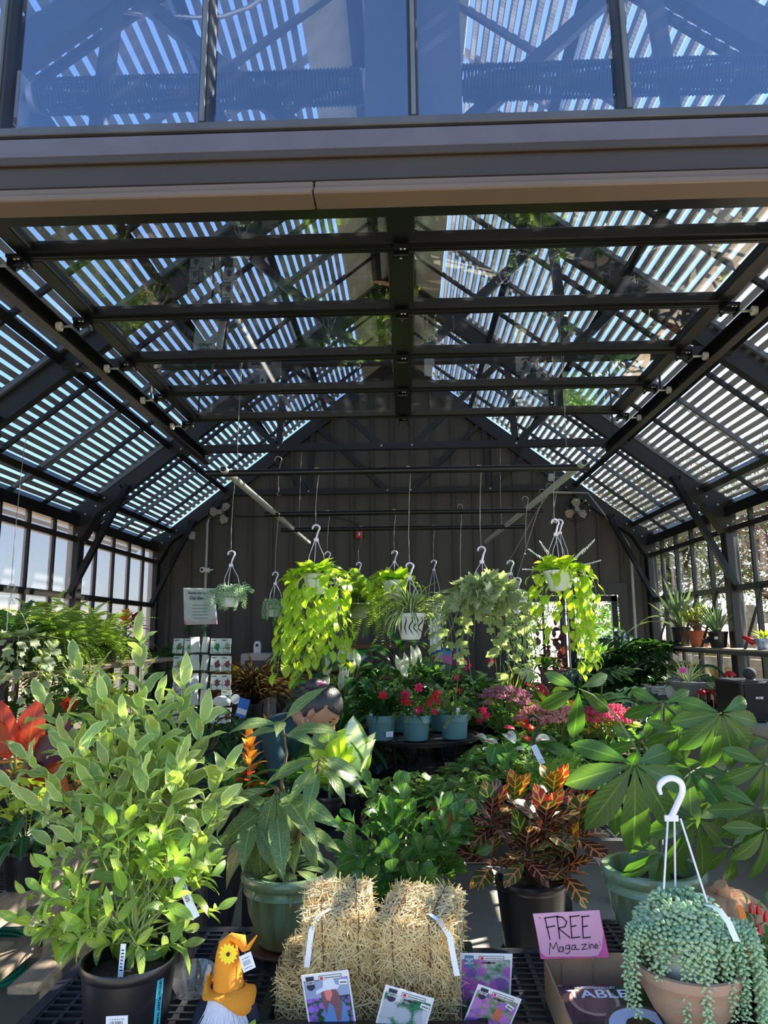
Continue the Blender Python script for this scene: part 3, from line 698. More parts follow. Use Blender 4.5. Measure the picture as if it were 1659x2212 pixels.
def vines(r_, c, rr, n, Ls, kind, matl, s, step, stem=STEMG, sway=.05, zr=0.0, az=(0, 2*PI), out=1.25, flat=.9, cap=290):
    mb = MB(); k = 0
    for i in range(n):
        a = az[0]+(az[1]-az[0])*(i+.5)/n+U(-.2, .2); L = U(*Ls); dx, dy = math.cos(a), math.sin(a); o = out*U(.9, 1.35)
        pts = [V(c)+V((dx*rr*.3, dy*rr*.3, zr)), V(c)+V((dx*rr*.8, dy*rr*.8, zr+.03)), V(c)+V((dx*rr*o, dy*rr*o, zr-.01))]
        m_ = max(3, int(L/.06)); sx, sy = U(-1, 1)*sway, U(-1, 1)*sway
        for j in range(1, m_+1):
            t = j/m_; pts.append(V(c)+V((dx*rr*o*(1+.1*math.sin(t*5+i))+sx*t, dy*rr*o+sy*t, zr-.01-L*t)))
        mb.tube(pts, .0016, 4)
        tot = L+rr; m2 = max(2, int(tot/step))
        for j in range(m2):
            if k >= cap: break
            k += 1
            t = (j+.7)/m2; p, d = along(pts, min(.999, t)); ph = U(-1.3, 1.3)
            od = V((dx*math.cos(ph)-dy*math.sin(ph), dy*math.cos(ph)+dx*math.sin(ph), 0))
            dd = (od*.7*flat+V((0, 0, -.75))).normalized(); nn = od+V((0, 0, .45))
            if t < .25: dd = (od+V((0, 0, U(-.1, .5)))); nn = V((0, 0, 1))-od*.2
            leaf(r_, kind, matl, p+od*s*.25, dd, nn, s*U(.7, 1.2)*(1-.25*t))
    part('vine_stem', mb, stem, r_)
def hanger(r_, top, z_rim, r, m_, n=3, c=None):
    x, y, z = top; c = c or (x, y); mb = MB(); hk = []
    R = .020; zc = z-R
    for i in range(11):
        a = math.radians(200-i*24.5); hk.append((x+R*math.cos(a)*1.1, y, zc+R*math.sin(a)))
    hk += [(x+.008, y, z-.055), (x, y, z-.085)]
    mb.tube(hk, [.0035]+[.0055]*(len(hk)-2)+[.006], 6)
    mb.box(x-.013, x+.013, y-.003, y+.003, z-.10, z-.082)
    for i in range(n):
        a = 2*PI*i/n+.5; px_, py_ = c[0]+r*math.cos(a), c[1]+r*math.sin(a)
        mb.tube([(x+.010*math.cos(a), y, z-.098), ((x+px_)/2+.01*math.cos(a), (y+py_)/2, (z-.1+z_rim)/2+.02), (px_, py_, z_rim-.01)], .0022, 4)
    part('hanger', mb, m_, r_)
def hookwire(x, y, z0, z1, label, x1=None, y1=None, m_=None):
    """wire S-hook from height z0 (top, over the pipe) down to z1"""
    x1 = x if x1 is None else x1; y1 = y if y1 is None else y1; q = .022; pts = []
    for i in range(7): a = math.radians(200-i*33); pts.append((x+q*math.cos(a), y, z0+q*math.sin(a)))
    zm = (z0+z1)/2; pts += [(x+q*.6, y, z0-.03), (x+(x1-x)*.3+.004, y, z0*.7+z1*.3), (x+(x1-x)*.7-.004, y1, z0*.3+z1*.7)]
    for i in range(7): a = math.radians(100+i*36); pts.append((x1+.012*math.cos(a), y1, z1+.004+.012*math.sin(a)))
    return solo('hook_wire', MB().tube(pts, .0022, 4), m_ or WIRE, label, 'hook', 'wire hooks under the pipes')
# leaf materials
L_CIT = leafm('citrus_leaf', (136, 162, 66), (190, 198, 120), 'plain', .36, .35, var=.65)
L_VAR = leafm('variegated_citrus_leaf', (152, 170, 98), (206, 208, 142), 'edge', .34, .4, var=.6)
L_FIC = leafm('ficus_leaf', (80, 120, 52), (160, 185, 100), 'plain', .26, .25, var=.4)
L_SPT = leafm('spotted_leaf', (88, 112, 66), (176, 188, 124), 'spot', .28, .35)
L_CRO = leafm('croton_leaf', (66, 36, 36), (196, 130, 100), 'vein', .25, .35, var=.4, nv=9, c3=(66, 84, 44))
L_CRY = leafm('croton_yellow_leaf', (74, 104, 40), (230, 205, 80), 'vein', .35, .35, nv=9, c3=(196, 74, 40))
L_MON = leafm('money_tree_leaf', (66, 96, 40), (120, 150, 70), 'plain', .40, .35, nv=20)
L_POT = leafm('pothos_leaf', (166, 190, 60), (215, 225, 120), 'plain', .45, .38, var=.35, nv=0)
L_POD = leafm('pothos_dark_leaf', (96, 140, 60), (190, 210, 120), 'plain', .38, .38, var=.35, nv=0)
L_IVY = leafm('ivy_leaf', (88, 118, 52), (170, 190, 110), 'plain', .35, .35, nv=0)
L_IVV = leafm('variegated_ivy_leaf', (150, 162, 132), (232, 230, 204), 'edge', .4, .4, var=.3, nv=0)
L_IVL = leafm('lime_ivy_leaf', (190, 200, 60), (220, 225, 120), 'plain', .4, .35, nv=0)
L_FRN = leafm('fern_leaf', (128, 152, 70), None, 'plain', .38, .4, var=.5, nv=0)
L_FRD = leafm('dark_fern_leaf', (62, 96, 44), None, 'plain', .35, .4, var=.5, nv=0)
L_LIL = leafm('lily_leaf', (44, 78, 40), (110, 150, 80), 'plain', .28, .25, var=.4)
L_SPA = leafm('white_spathe', (235, 238, 220), (215, 225, 190), 'plain', .35, .45, tcol=(240, 240, 220), var=.08, nv=0)
L_SEL = leafm('selloum_leaf', (46, 74, 40), (90, 130, 60), 'plain', .22, .18, var=.4, nv=0)
L_ALO = leafm('aloe_leaf', (110, 132, 104), None, 'plain', .15, .4, nv=0)
L_SNK = leafm('sword_leaf', (60, 84, 40), (205, 205, 110), 'edge', .3, .35, nv=0)
L_SPI = leafm('spider_leaf', (84, 112, 62), (220, 222, 185), 'stripe', .35, .4, nv=0)
L_RED = leafm('red_philodendron_leaf', (196, 78, 40), (232, 150, 70), 'plain', .4, .3, tcol=(255, 100, 30))
L_DRD = leafm('maroon_leaf', (84, 30, 34), (140, 60, 50), 'plain', .25, .3)
L_ORG = leafm('orange_bract', (240, 150, 40), (250, 190, 70), 'fade', .35, .35, tcol=(255, 160, 40), var=.12, nv=0)
L_RDB = leafm('coral_bract', (216, 70, 40), (240, 120, 50), 'fade', .35, .35, tcol=(255, 90, 30), var=.12, nv=0)
L_PNK = leafm('pink_petal', (228, 40, 92), (250, 110, 150), 'plain', .4, .4, tcol=(255, 60, 110), var=.2, nv=0)
L_MAG = leafm('magenta_bract', (170, 24, 92), (210, 60, 120), 'plain', .35, .35, tcol=(220, 30, 110), var=.15, nv=0)
L_SRD = leafm('red_spathe', (200, 24, 34), (230, 60, 60), 'plain', .3, .15, tcol=(255, 30, 30), var=.15, nv=0)
L_SUC = leafm('burro_tail_leaf', (176, 200, 166), None, 'plain', .22, .5, var=.1, nv=0)
L_DIE = leafm('dumb_cane_leaf', (98, 120, 62), (232, 236, 218), 'center', .3, .35, nv=0)
L_LIM = leafm('lime_leaf', (188, 206, 70), (225, 230, 140), 'plain', .42, .4, nv=12)
L_JAD = leafm('jade_leaf', (150, 160, 60), None, 'plain', .3, .35, nv=0)
L_CAC = leafm('cactus_segment', (84, 118, 58), (150, 120, 80), 'edge', .28, .35, nv=0)
L_BRN = leafm('brown_grass_blade', (44, 36, 28), (104, 84, 56), 'fade', .3, .45, nv=0)
L_COR = leafm('dark_cordyline_leaf', (54, 30, 36), None, 'plain', .2, .35, nv=0)
# strands of plump succulent leaves
def tail(mb, pts, n, s):
    for i in range(n):
        t = (i+.5)/n; p, d = along(pts, min(t, .999)); o = d.orthogonal().normalized(); q = d.cross(o); a = i*2.4
        rad = o*math.cos(a)+q*math.sin(a); dd = (rad+d*.45).normalized(); x = dd.cross(d).normalized(); z = x.cross(dd); ss = s*U(.8, 1.15)*(1-.3*t**4)
        b = len(mb.v); c = p+dd*ss*.62
        mb.v += [tuple(p+dd*ss*.05), tuple(c+x*ss*.32), tuple(c+z*ss*.32), tuple(c-x*ss*.32), tuple(c-z*ss*.32), tuple(p+dd*ss*1.2)]
        mb.f += [(b, b+2, b+1), (b, b+3, b+2), (b, b+4, b+3), (b, b+1, b+4), (b+5, b+1, b+2), (b+5, b+2, b+3), (b+5, b+3, b+4), (b+5, b+4, b+1)]
def tails(r_, c, rr, n, Ls, s, dens=260, dome=.06, az=(0, 2*PI), out=1.1, nm='trailing_stem'):
    for i in range(n):
        a = az[0]+(az[1]-az[0])*(i+.5)/n+U(-.15, .15); L = U(*Ls); dx, dy = math.cos(a), math.sin(a); r0 = rr*U(0, .5)
        o = rr*out*U(.95, 1.15)
        pts = [V(c)+V((dx*r0, dy*r0, 0)), V(c)+V((dx*(r0*.4+o*.6), dy*(r0*.4+o*.6), dome*U(.6, 1.2))), V(c)+V((dx*o, dy*o, dome*.2)), ]
        m_ = max(1, int(L/.05))
        for j in range(1, m_+1): pts.append(V(c)+V((dx*o*(1.04+.02*math.sin(j+i)), dy*o*1.04, dome*.2-L*j/m_)))
        mb = MB(); tot = sum((pts[k+1]-pts[k]).length for k in range(len(pts)-1)); tail(mb, pts, int(tot*dens), s)
        part(nm, mb, L_SUC, r_, 180)
# ================================================================== BENCHES
GRIDM = mat('black_bench_plastic', (34, 35, 40), .42, 0, .15, 6)
def bench(x0, x1, y0, y1, z, label, px_=.052, py_=.030, legs=True, m_=GRIDM, group='black plastic display benches', skirt=.09, sub=True):
    r_ = root('display_bench', label, 'bench', ((x0+x1)/2, (y0+y1)/2, 0), group)
    mb = MB(); nx = round((x1-x0-.06)/px_); ny = round((y1-y0-.06)/py_)
    for i in range(nx+1):
        xx = x0+.03+(x1-x0-.06)*i/nx; w_ = .005 if i % 3 else .007; mb.box(xx-w_, xx+w_, y0+.02, y1-.02, z-.022, z-.001)
    for j in range(ny+1):
        yy = y0+.03+(y1-y0-.06)*j/ny; w_ = .0035 if j % 6 else .006; mb.box(x0+.02, x1-.02, yy-w_, yy+w_, z-.02, z)
    part('grid_top', mb, m_, r_, 0)
    part('rim', MB().box(x0, x1, y0, y0+.03, z-skirt, z+.001, c=.003).box(x0, x1, y1-.03, y1, z-skirt, z+.001, c=.003).box(x0, x0+.03, y0+.03, y1-.03, z-skirt, z+.001).box(x1-.03, x1, y0+.03, y1-.03, z-skirt, z+.001), m_, r_, 40)
    if legs:
        for xx in (x0+.05, x1-.05):
            for yy in (y0+.05, y1-.05): part('leg', MB().box(xx-.035, xx+.035, yy-.035, yy+.035, 0, z-.02, c=.006), m_, r_)
        for yy in (y0+.05, y1-.05): part('underside_beam', MB().box(x0+.05, x1-.05, yy-.01, yy+.01, z-skirt-.02, z-.03), m_, r_)
    return r_
ZB = .75
bench(-.885, .125, 1.30, 2.27, ZB, 'black plastic grid bench under the gnome and the straw bales')
bench(.135, .485, 1.30, 2.13, ZB, 'narrow black grid bench under the bulb packs and magazine box')
bench(.495, 1.45, 1.30, 2.33, ZB, 'black grid bench under the burro tail urn and terracotta pumpkin')
bench(-.95, -.02, 3.16, 4.30, ZB, 'black grid bench behind the left glazed green pot')
bench(-.01, .95, 3.16, 4.55, ZB, 'black grid bench carrying the round metal table')
bench(-.30, 1.30, 4.60, 6.0, ZB, 'black grid bench under the pink stonecrop pots', sub=False)
# wooden bench with expanded metal top, left
wbn = root('wooden_bench', 'weathered wooden bench with black expanded metal top', 'bench', (-1.95, 3.2, 0))
A0, A1, Y0, Y1 = -2.55, -1.36, 2.38, 4.6
mb = MB()
for k in range(-40, 120):
    for sgn in (1, -1):
        xa = A0+.03; ya = Y0+k*.036; xb = A1-.03; yb = ya+sgn*(xb-xa)*.42
        # clip to bench length
        t0, t1 = 0, 1
        for (p_, q_) in ((ya-yb, ya-Y0), (yb-ya, Y1-ya)):
            if p_ == 0: continue
            t = q_/p_
            if p_ < 0: t0 = max(t0, t)
            else: t1 = min(t1, t)
        if t1-t0 > .02: mb.beam((xa+(xb-xa)*t0, ya+(yb-ya)*t0, ZB-.004), (xa+(xb-xa)*t1, ya+(yb-ya)*t1, ZB-.004), .005, .006)
part('expanded_metal', mb, GRIDM, wbn, 0)
for nm, bx in (('side_board', (A1-.03, A1, Y0, Y1, ZB-.10, ZB)), ('side_board', (A0, A0+.03, Y0, Y1, ZB-.1, ZB)), ('end_board', (A0, A1, Y1-.03, Y1, ZB-.1, ZB)), ('end_board', (A0, A1, Y0, Y0+.03, ZB-.1, ZB))):
    part(nm, MB().box(*bx, c=.004), WOOD, wbn)
for yy in (Y0+.55, 3.7, 4.4):
    for xx in (A0+.05, A1-.06): part('leg', MB().box(xx, xx+.055, yy, yy+.07, 0, ZB-.05, c=.004), WOOD, wbn)
for xx in (A0+.08, A0+.4, A0+.72, A1-.17, A1+.0): part('shelf_board', MB().box(xx, xx+.10, Y0+.2, Y1, .42, .445, c=.003), WOOD, wbn)
for yy in (Y0+.55, 3.7, 4.4): part('cross_board', MB().box(A0, A1+.1, yy+.07, yy+.11, .36, .42, c=.003), WOOD, wbn)
# ================================================================== FRONT BENCH PLANTS
ZT = ZB+.001
TEAL = mat('teal_pot_plastic', (84, 122, 124), .45, 0, .08, 5); BLKPOT = mat('black_nursery_pot', (22, 22, 27), .32, 0, .12, 12)
WPOT = mat('white_basket', (236, 236, 232), .45, 0, .04); TPOT = mat('terracotta_plastic', (176, 92, 56), .6, 0, .12, 12); PAPER = mat('white_label', (232, 232, 240), .6, 0, .02)
INK = mat('black_ink', (18, 18, 22), .6, 0, .02)
def label_on(par, mt, w_, h_, bars=14, name='price_label', m_=None, lines=2):
    """small sticker (local xy plane, +z outwards) with printed bars and lines"""
    o = part(name, MB().box(-w_/2, w_/2, -h_/2, h_/2, 0, .0008, mt), m_ or PAPER, par, 0)
    mb = MB(); x = -w_*.30
    for i in range(bars):
        bw_ = random.choice((.3, .6, 1.0))*w_*.02; mb.box(x, x+bw_, -h_*.16, h_*.12, .0008, .0012, mt); x += w_*.6/bars
    for j in range(lines):
        for i in range(6): mb.box(-w_*.32+i*w_*.11, -w_*.32+i*w_*.11+w_*U(.04, .09), h_*(.26-.58*j)-h_*.02, h_*(.26-.58*j)+h_*.02, .0008, .0012, mt)
    part('printing', mb, INK, o, 0)
    return o
def face(p, out, up=(0, 0, 1), rot=0):
    z = V(out).normalized(); x = V(up).cross(z).normalized(); y = z.cross(x); m = M.Identity(4)
    for i in range(3): m[i][0] = x[i]; m[i][1] = y[i]; m[i][2] = z[i]; m[i][3] = p[i]
    return m @ M.Rotation(rot, 4, 'Z')
def stake(par, p, h, lean=(0, 0), w_=.016, m_=None, printed=True, name='plant_tag'):
    mt = face(V(p), V((lean[0], -1, .15)), (lean[0], lean[1], 1)); o = part(name, MB().box(-w_/2, w_/2, 0, h, 0, .0009, mt), m_ or PAPER, par, 0)
    if printed:
        mb = MB()
        for i in range(7): mb.box(-w_*.25, w_*U(.0, .3), h*(.35+.08*i), h*(.38+.08*i), .0009, .0012, mt)
        part('printing', mb, INK, o, 0)
    return o
# -- lemon tree in the front black pot
c = atz(281, 2055, .945); PC = V((c.x, c.y, ZT)); r_ = root('lemon_tree', 'small bushy citrus tree in black pot with barcode sticker, at bench corner', 'potted plant', PC, 'citrus trees on the front bench')
zt = pot(r_, PC, .098, .185, BLKPOT)
part('stem', MB().tube([PC+V((0, 0, .15)), PC+V((.01, 0, .25)), PC+V((-.01, .01, .33))], [.008, .007, .005], 7), STEMG, r_)
bushy(r_, PC+V((0, 0, .22)), at(262, 1915, 1.69), (.235, .16, .17), 62, 5, 'citrus', L_CIT, .064, sr=.0025, lo=-.9, shell=.4, t0=.62, face=(0, -.5, 0))
label_on(r_, face(PC+V((.012, -.0865, .10)), (.1, -1, -.08)), .042, .026)
tq = mat('turquoise_label', (60, 170, 190), .5)
lb = part('warranty_strip', MB().box(-.008, .008, -.06, .05, 0, .001, face(PC+V((.078, -.042, .11)), (.9, -.55, -.08))), tq, r_, 0)
def text(s_, size, mt, m_, par, name='lettering', ext=.0004, ax='CENTER', sx=1.0, world=True, bold=0):
    cu = bpy.data.curves.new(name, 'FONT'); cu.body = s_; cu.size = size; cu.extrude = ext; cu.align_x = ax; cu.align_y = 'CENTER'; cu.materials.append(m_); cu.resolution_u = 3
    if bold: cu.offset = bold
    return put(name, flat(cu, name), par, mt @ M.Diagonal((sx, 1, 1, 1)), world)
text('LIMITED PLANT WARRANTY', .0085, face(PC+V((.0788, -.0424, .105)), (.9, -.55, -.08)) @ M.Rotation(-PI/2, 4, 'Z') @ M.Translation((0, 0, .0012)), INK, lb)
stake(r_, PC+V((.0, -.05, .15)), .075, (.0, .0), .011)
part('bag_wrap', MB().lathe([(.035, 0), (.05, .03), (.052, .05)], (PC.x+.1, PC.y+.12, ZT+.06), 14), glassm('clear_wrap', (.92, .94, .96), 2, .05, .1), r_)
# -- tall variegated citrus behind it
c = atz(322, 1990, .93); PC = V((c.x, c.y+.06, ZT)); r_ = root('variegated_citrus', 'tall pale variegated citrus with long upright shoots behind small citrus', 'potted plant', PC, 'citrus trees on the front bench')
pot(r_, PC, .11, .20, BLKPOT)
YV = PC.y
tips = [at(170, 1440, YV+.05), at(302, 1385, YV), at(398, 1480, YV), at(438, 1560, YV), at(95, 1520, YV+.1), at(55, 1640, YV), at(492, 1660, YV), at(235, 1500, YV), at(345, 1520, YV-.05), at(20, 1700, YV+.1), at(150, 1600, YV-.1), at(480, 1740, YV-.05), at(290, 1620, YV-.12), at(390, 1660, YV-.12), at(200, 1700, YV-.1)]
mb = MB()
for i, tp in enumerate(tips):
    pts = path(PC+V((U(-.02, .02), 0, .18)), tp, .5, 7, .01); mb.tube(pts, [.005, .005, .0045, .004, .0035, .003, .002, .0015], 5)
    sprig(r_, pts, 'varieg', L_VAR, 12 if i < 9 else 7, .112 if i < 5 else .095, .50, .95, .5, face=(0, -.4, 0))
part('stem', mb, STEMG, r_)
bushy(r_, PC+V((0, 0, .2)), at(262, 1715, YV-.02), (.27, .2, .24), 27, 6, 'varieg', L_VAR, .086, lo=-.6, shell=.3, t0=.45, face=(0, -.5, 0), upb=.3)
tg = part('hanging_tag', MB().box(-.009, .009, -.06, .04, 0, .0008, face(at(398, 1925, 1.66), (.1, -1, .2), rot=.5)), PAPER, r_, 0)
text('Citrus', .016, face(at(400, 1928, 1.655), (.1, -1, .2), rot=.5) @ M.Rotation(-PI/2, 4, 'Z'), INK, tg)
# -- glazed green pots
GLZ = mat('green_glaze', (112, 152, 124), .22, 0, .3, 7, .15, 12, (112, 104, 62), stretch=(2.5, 2.5, .5))
def glazed(c, r, h, label, plate=True):
    r_ = root('glazed_pot', label, 'plant pot', c, 'green glazed ceramic pots')
    pr = [(r*.55, 0), (r*.62, .01), (r*.84, h*.45), (r*.90, h*.72), (r*.95, h*.74), (r*.92, h*.77), (r*.91, h*.84), (r*1.0, h*.88), (r*1.02, h*.95), (r*.98, h), (r*.86, h), (r*.83, h*.86), (r*.78, h*.5), (.001, h*.45)]
    part('pot_body', MB().lathe(pr, c, 126, fn=lambda a, z: 1-(.06*(1-abs(math.sin(a*7))**.5) if .02 < z < h*.72 else 0)+(.0)), GLZ, r_, 50)
    soil(r_, c, r*.8, c[2]+h*.78)
    if plate: part('saucer', MB().lathe([(r*.6, -.012), (r*.8, -.012), (r*.95, .004), (r*.93, .006), (r*.75, -.004), (.001, -.004)], c, 32), mat('brown_saucer', (92, 58, 50), .35), r_)
    return r_
GP = V((atz(622, 1900, .93).x, 2.13, ZT+.012)); glazed(GP, .132, .19, 'green glazed ribbed pot with brown saucer beside the straw bales')
sp = root('spotted_leaf_plant', 'tall plant with long cream-speckled drooping leaves in the saucered green pot', 'potted plant', GP+V((0, 0, .14)))
mb = MB(); b0 = GP+V((0, 0, .15))
hubs = [(at(597, 1700, 2.12), 11, .19, (-75, 5)), (at(610, 1560, 2.14), 6, .14, (-35, 45)), (at(690, 1640, 2.1), 7, .15, (-50, 25)), (at(548, 1760, 2.1), 7, .16, (-75, 5)), (at(640, 1790, 2.15), 6, .13, (-60, 20)), (at(520, 1700, 2.14), 5, .17, (-65, 10))]
for h_, n, s_, el in hubs:
    pts = path(b0, h_, .4, 6, .01); mb.tube(pts, [.009, .008, .007, .006, .005, .004, .003], 7)
    for i in range(n):
        a = i*2.4+U(-.3, .3); e = math.radians(U(*el)); d = V((math.cos(a)*math.cos(e), math.sin(a)*math.cos(e)*.7-.25, math.sin(e)))
        p0 = h_+V((0, 0, U(-.04, .01))); mb.tube([p0, p0+d*.02], .0022, 4)
        leaf(sp, 'spotleaf', L_SPT, p0+d*.015, d, (U(-.3, .3), -.5, .8), s_*U(.8, 1.2))
for i in range(9):
    a = i*.7; d = V((math.cos(a), math.sin(a), -.15)); leaf(sp, 'spotleaf', L_SPT, GP+V((.03*math.cos(a), .03*math.sin(a), .19)), d, (0, 0, 1), .13)
part('stem', mb, STEMB, sp)
MP = V((at(1411, 1890, 2.13).x, 2.13, ZT)); glazed(MP, .138, .21, 'large green glazed pot holding the money tree beside the terracotta pumpkin', False)
# -- money trees: leaflets fan out from the end of each stalk
def palmate(r_, hub, n, s, d0, nrm, mb, spread=225, droop=.38):
    d0 = V(d0).normalized(); nn = V(nrm).normalized(); x = d0.cross(nn).normalized(); nn = x.cross(d0)
    for i in range(n):
        a = math.radians(-spread/2+spread*i/(n-1)) if n > 1 else 0
        k = 1-.42*abs(a)/math.radians(150)
        d = (d0*math.cos(a)+x*math.sin(a)-nn*droop).normalized()
        leaf(r_, 'palmlet', L_MON, V(hub)+d*.006, d, nn, s*k*U(.92, 1.08), 3, 'leaf', s*k*1.05)
mt1 = root('money_tree', 'money tree with broad fans of glossy leaflets in the green pot', 'potted plant', MP+V((0, 0, .15)), 'money trees on the right')
mb = MB(); tk = MP+V((0, 0, .14)); top_ = at(1430, 1745, 2.15)
mb.tube([tk, tk+V((.005, 0, .12)), top_], [.016, .012, .009], 8)
MH = [((1370, 1742), 1.88, 7, .225, (-.05, -.35, -1), (0, -1, .35)), ((1558, 1540), 1.95, 8, .17, (0, -.2, -1), (0, -1, .25)), ((1250, 1487), 2.3, 5, .17, (-.05, 0, -1), (0, -1, .3)), ((1432, 1520), 2.35, 6, .16, (0, 0, -1), (-.2, -1, .4)),
      ((1466, 1577), 2.1, 6, .12, (.1, 0, -1), (.2, -1, .4)), ((1385, 1600), 2.2, 6, .14, (0, 0, -1), (-.3, -1, .5)), ((1490, 1660), 1.98, 6, .16, (-.6, -.3, -.7), (-.1, -.6, 1)), ((1505, 1770), 1.95, 6, .18, (-.1, -.2, -1), (.3, -1, .5)),
      ((1560, 1720), 2.05, 6, .17, (.2, -.1, -1), (.3, -1, .6)), ((1430, 1840), 2.0, 5, .14, (0, -.2, -1), (0, -1, .4)), ((1330, 1700), 2.2, 6, .15, (-.5, 0, -.8), (-.3, -1, .6)), ((1440, 1680), 2.3, 6, .17, (.2, .2, -1), (0, -1, .7)), ((1580, 1830), 2.1, 5, .14, (.1, 0, -1), (.2, -1, .4)), ((1530, 1650), 2.3, 6, .16, (.3, 0, -.8), (0, -.8, .8))]
for (q, Y, n, s_, d0, nr) in MH:
    h_ = at(q[0], q[1]-(92 if s_ > .2 else 0)+(0), Y) if s_ > .2 else at(q[0], q[1], Y)
    mb.tube(path(top_, h_, .9, 6), [.004, .0036, .0032, .003, .0028, .0026, .0024], 5); palmate(mt1, h_, n, s_, d0, nr, mb)
part('stem', mb, STEMG, mt1)
mt2 = root('money_tree', 'second money tree with sunlit yellow-green fans, cut by picture edge', 'potted plant', (1.22, 1.84, ZT), 'money trees on the right')
mb = MB(); c = V((1.22, 1.84, ZT)); pot(mt2, c, .10, .2, BLKPOT); mb.tube([c+V((0, 0, .15)), c+V((0, 0, .42))], [.013, .008], 7)
for (q, Y, n, s_, d0, nr) in [((1652, 1650), 1.9, 6, .15, (0, -.1, -1), (.5, -1, .3)), ((1640, 1745), 1.85, 7, .14, (-.2, -.2, -1), (.4, -1, .4)), ((1655, 1790), 1.8, 6, .14, (.3, 0, -1), (.6, -1, .4)), ((1665, 1600), 2.0, 6, .12, (.4, 0, -1), (.4, -1, .6))]:
    h_ = at(q[0], q[1], Y); mb.tube(path(c+V((0, 0, .41)), h_, .9, 5), .003, 5); palmate(mt2, h_, n, s_, d0, nr, mb)
part('stem', mb, STEMG, mt2)
# -- ficus bush and croton on upturned pots behind the front bench
def pedestal(x, y, h, r, label):
    solo('upturned_pot', MB().lathe([(r, 0), (r, .02), (r*.96, .022), (r*.8, h-.005), (r*.78, h), (.001, h)], (x, y, 0), 28), BLKPOT, label, 'plant stand', 'upturned pots used as stands')
c = at(868, 1900, 2.78); pedestal(c.x, c.y, .42, .17, 'upturned black pot standing on the floor under the glossy green bush')
PC = V((c.x, c.y, .421)); r_ = root('rubber_bush', 'dense glossy dark green bush with rounded leaves behind the straw bales', 'potted plant', PC)
pot(r_, PC, .15, .26, BLKPOT)
bushy(r_, PC+V((0, 0, .25)), at(868, 1818, 2.72), (.27, .2, .23), 46, 6, 'ficus', L_FIC, .088, lo=-.85, shell=.5, t0=.55, open_=.85, upb=.35, sr=.005, spread=.06, face=(0, -.4, 0))
c = at(1146, 1896, 2.75); pedestal(c.x, c.y, .49, .15, 'upturned black pot standing on the floor under the croton')
PC = V((c.x, c.y, .491)); r_ = root('croton', 'croton with dark maroon, yellow and orange veined leaves in black pot', 'potted plant', PC)
pot(r_, PC, .128, .245, BLKPOT, rim=.03)
mb = MB()
for k, (q, Y, n, s_, m_) in enumerate([((1062, 1765), 2.7, 15, .135, 0), ((1112, 1730), 2.75, 14, .14, 1), ((1178, 1775), 2.65, 15, .14, 0), ((1195, 1720), 2.78, 14, .14, 1), ((1250, 1790), 2.7, 14, .15, 0), ((1135, 1835), 2.6, 14, .13, 0), ((1215, 1860), 2.65, 12, .13, 0), ((1060, 1850), 2.72, 10, .13, 0), ((1262, 1735), 2.8, 10, .14, 0)]):
    h_ = at(q[0], q[1], Y); pts = path(PC+V((0, 0, .22)), h_, .4, 5, .01); mb.tube(pts, [.008, .007, .006, .005, .005, .004], 6)
    for i in range(n):
        a = i*2.4; e = math.radians(78-118*(i+.5)/n if i > 3 else U(55, 85)); d = V((math.cos(a)*math.cos(e), math.sin(a)*math.cos(e), math.sin(e)))
        nn = V((-math.cos(a)*math.sin(e), -math.sin(a)*math.sin(e)-.5, math.cos(e)+.2)); young = i > n-6 if False else (i < 5)
        leaf(r_, 'croton', L_CRY if (young and (m_ or i < 2)) else L_CRO, h_+V((0, 0, -.05*i/n)), d, nn, s_*U(.75, 1.1))
part('stem', mb, STEMB, r_)
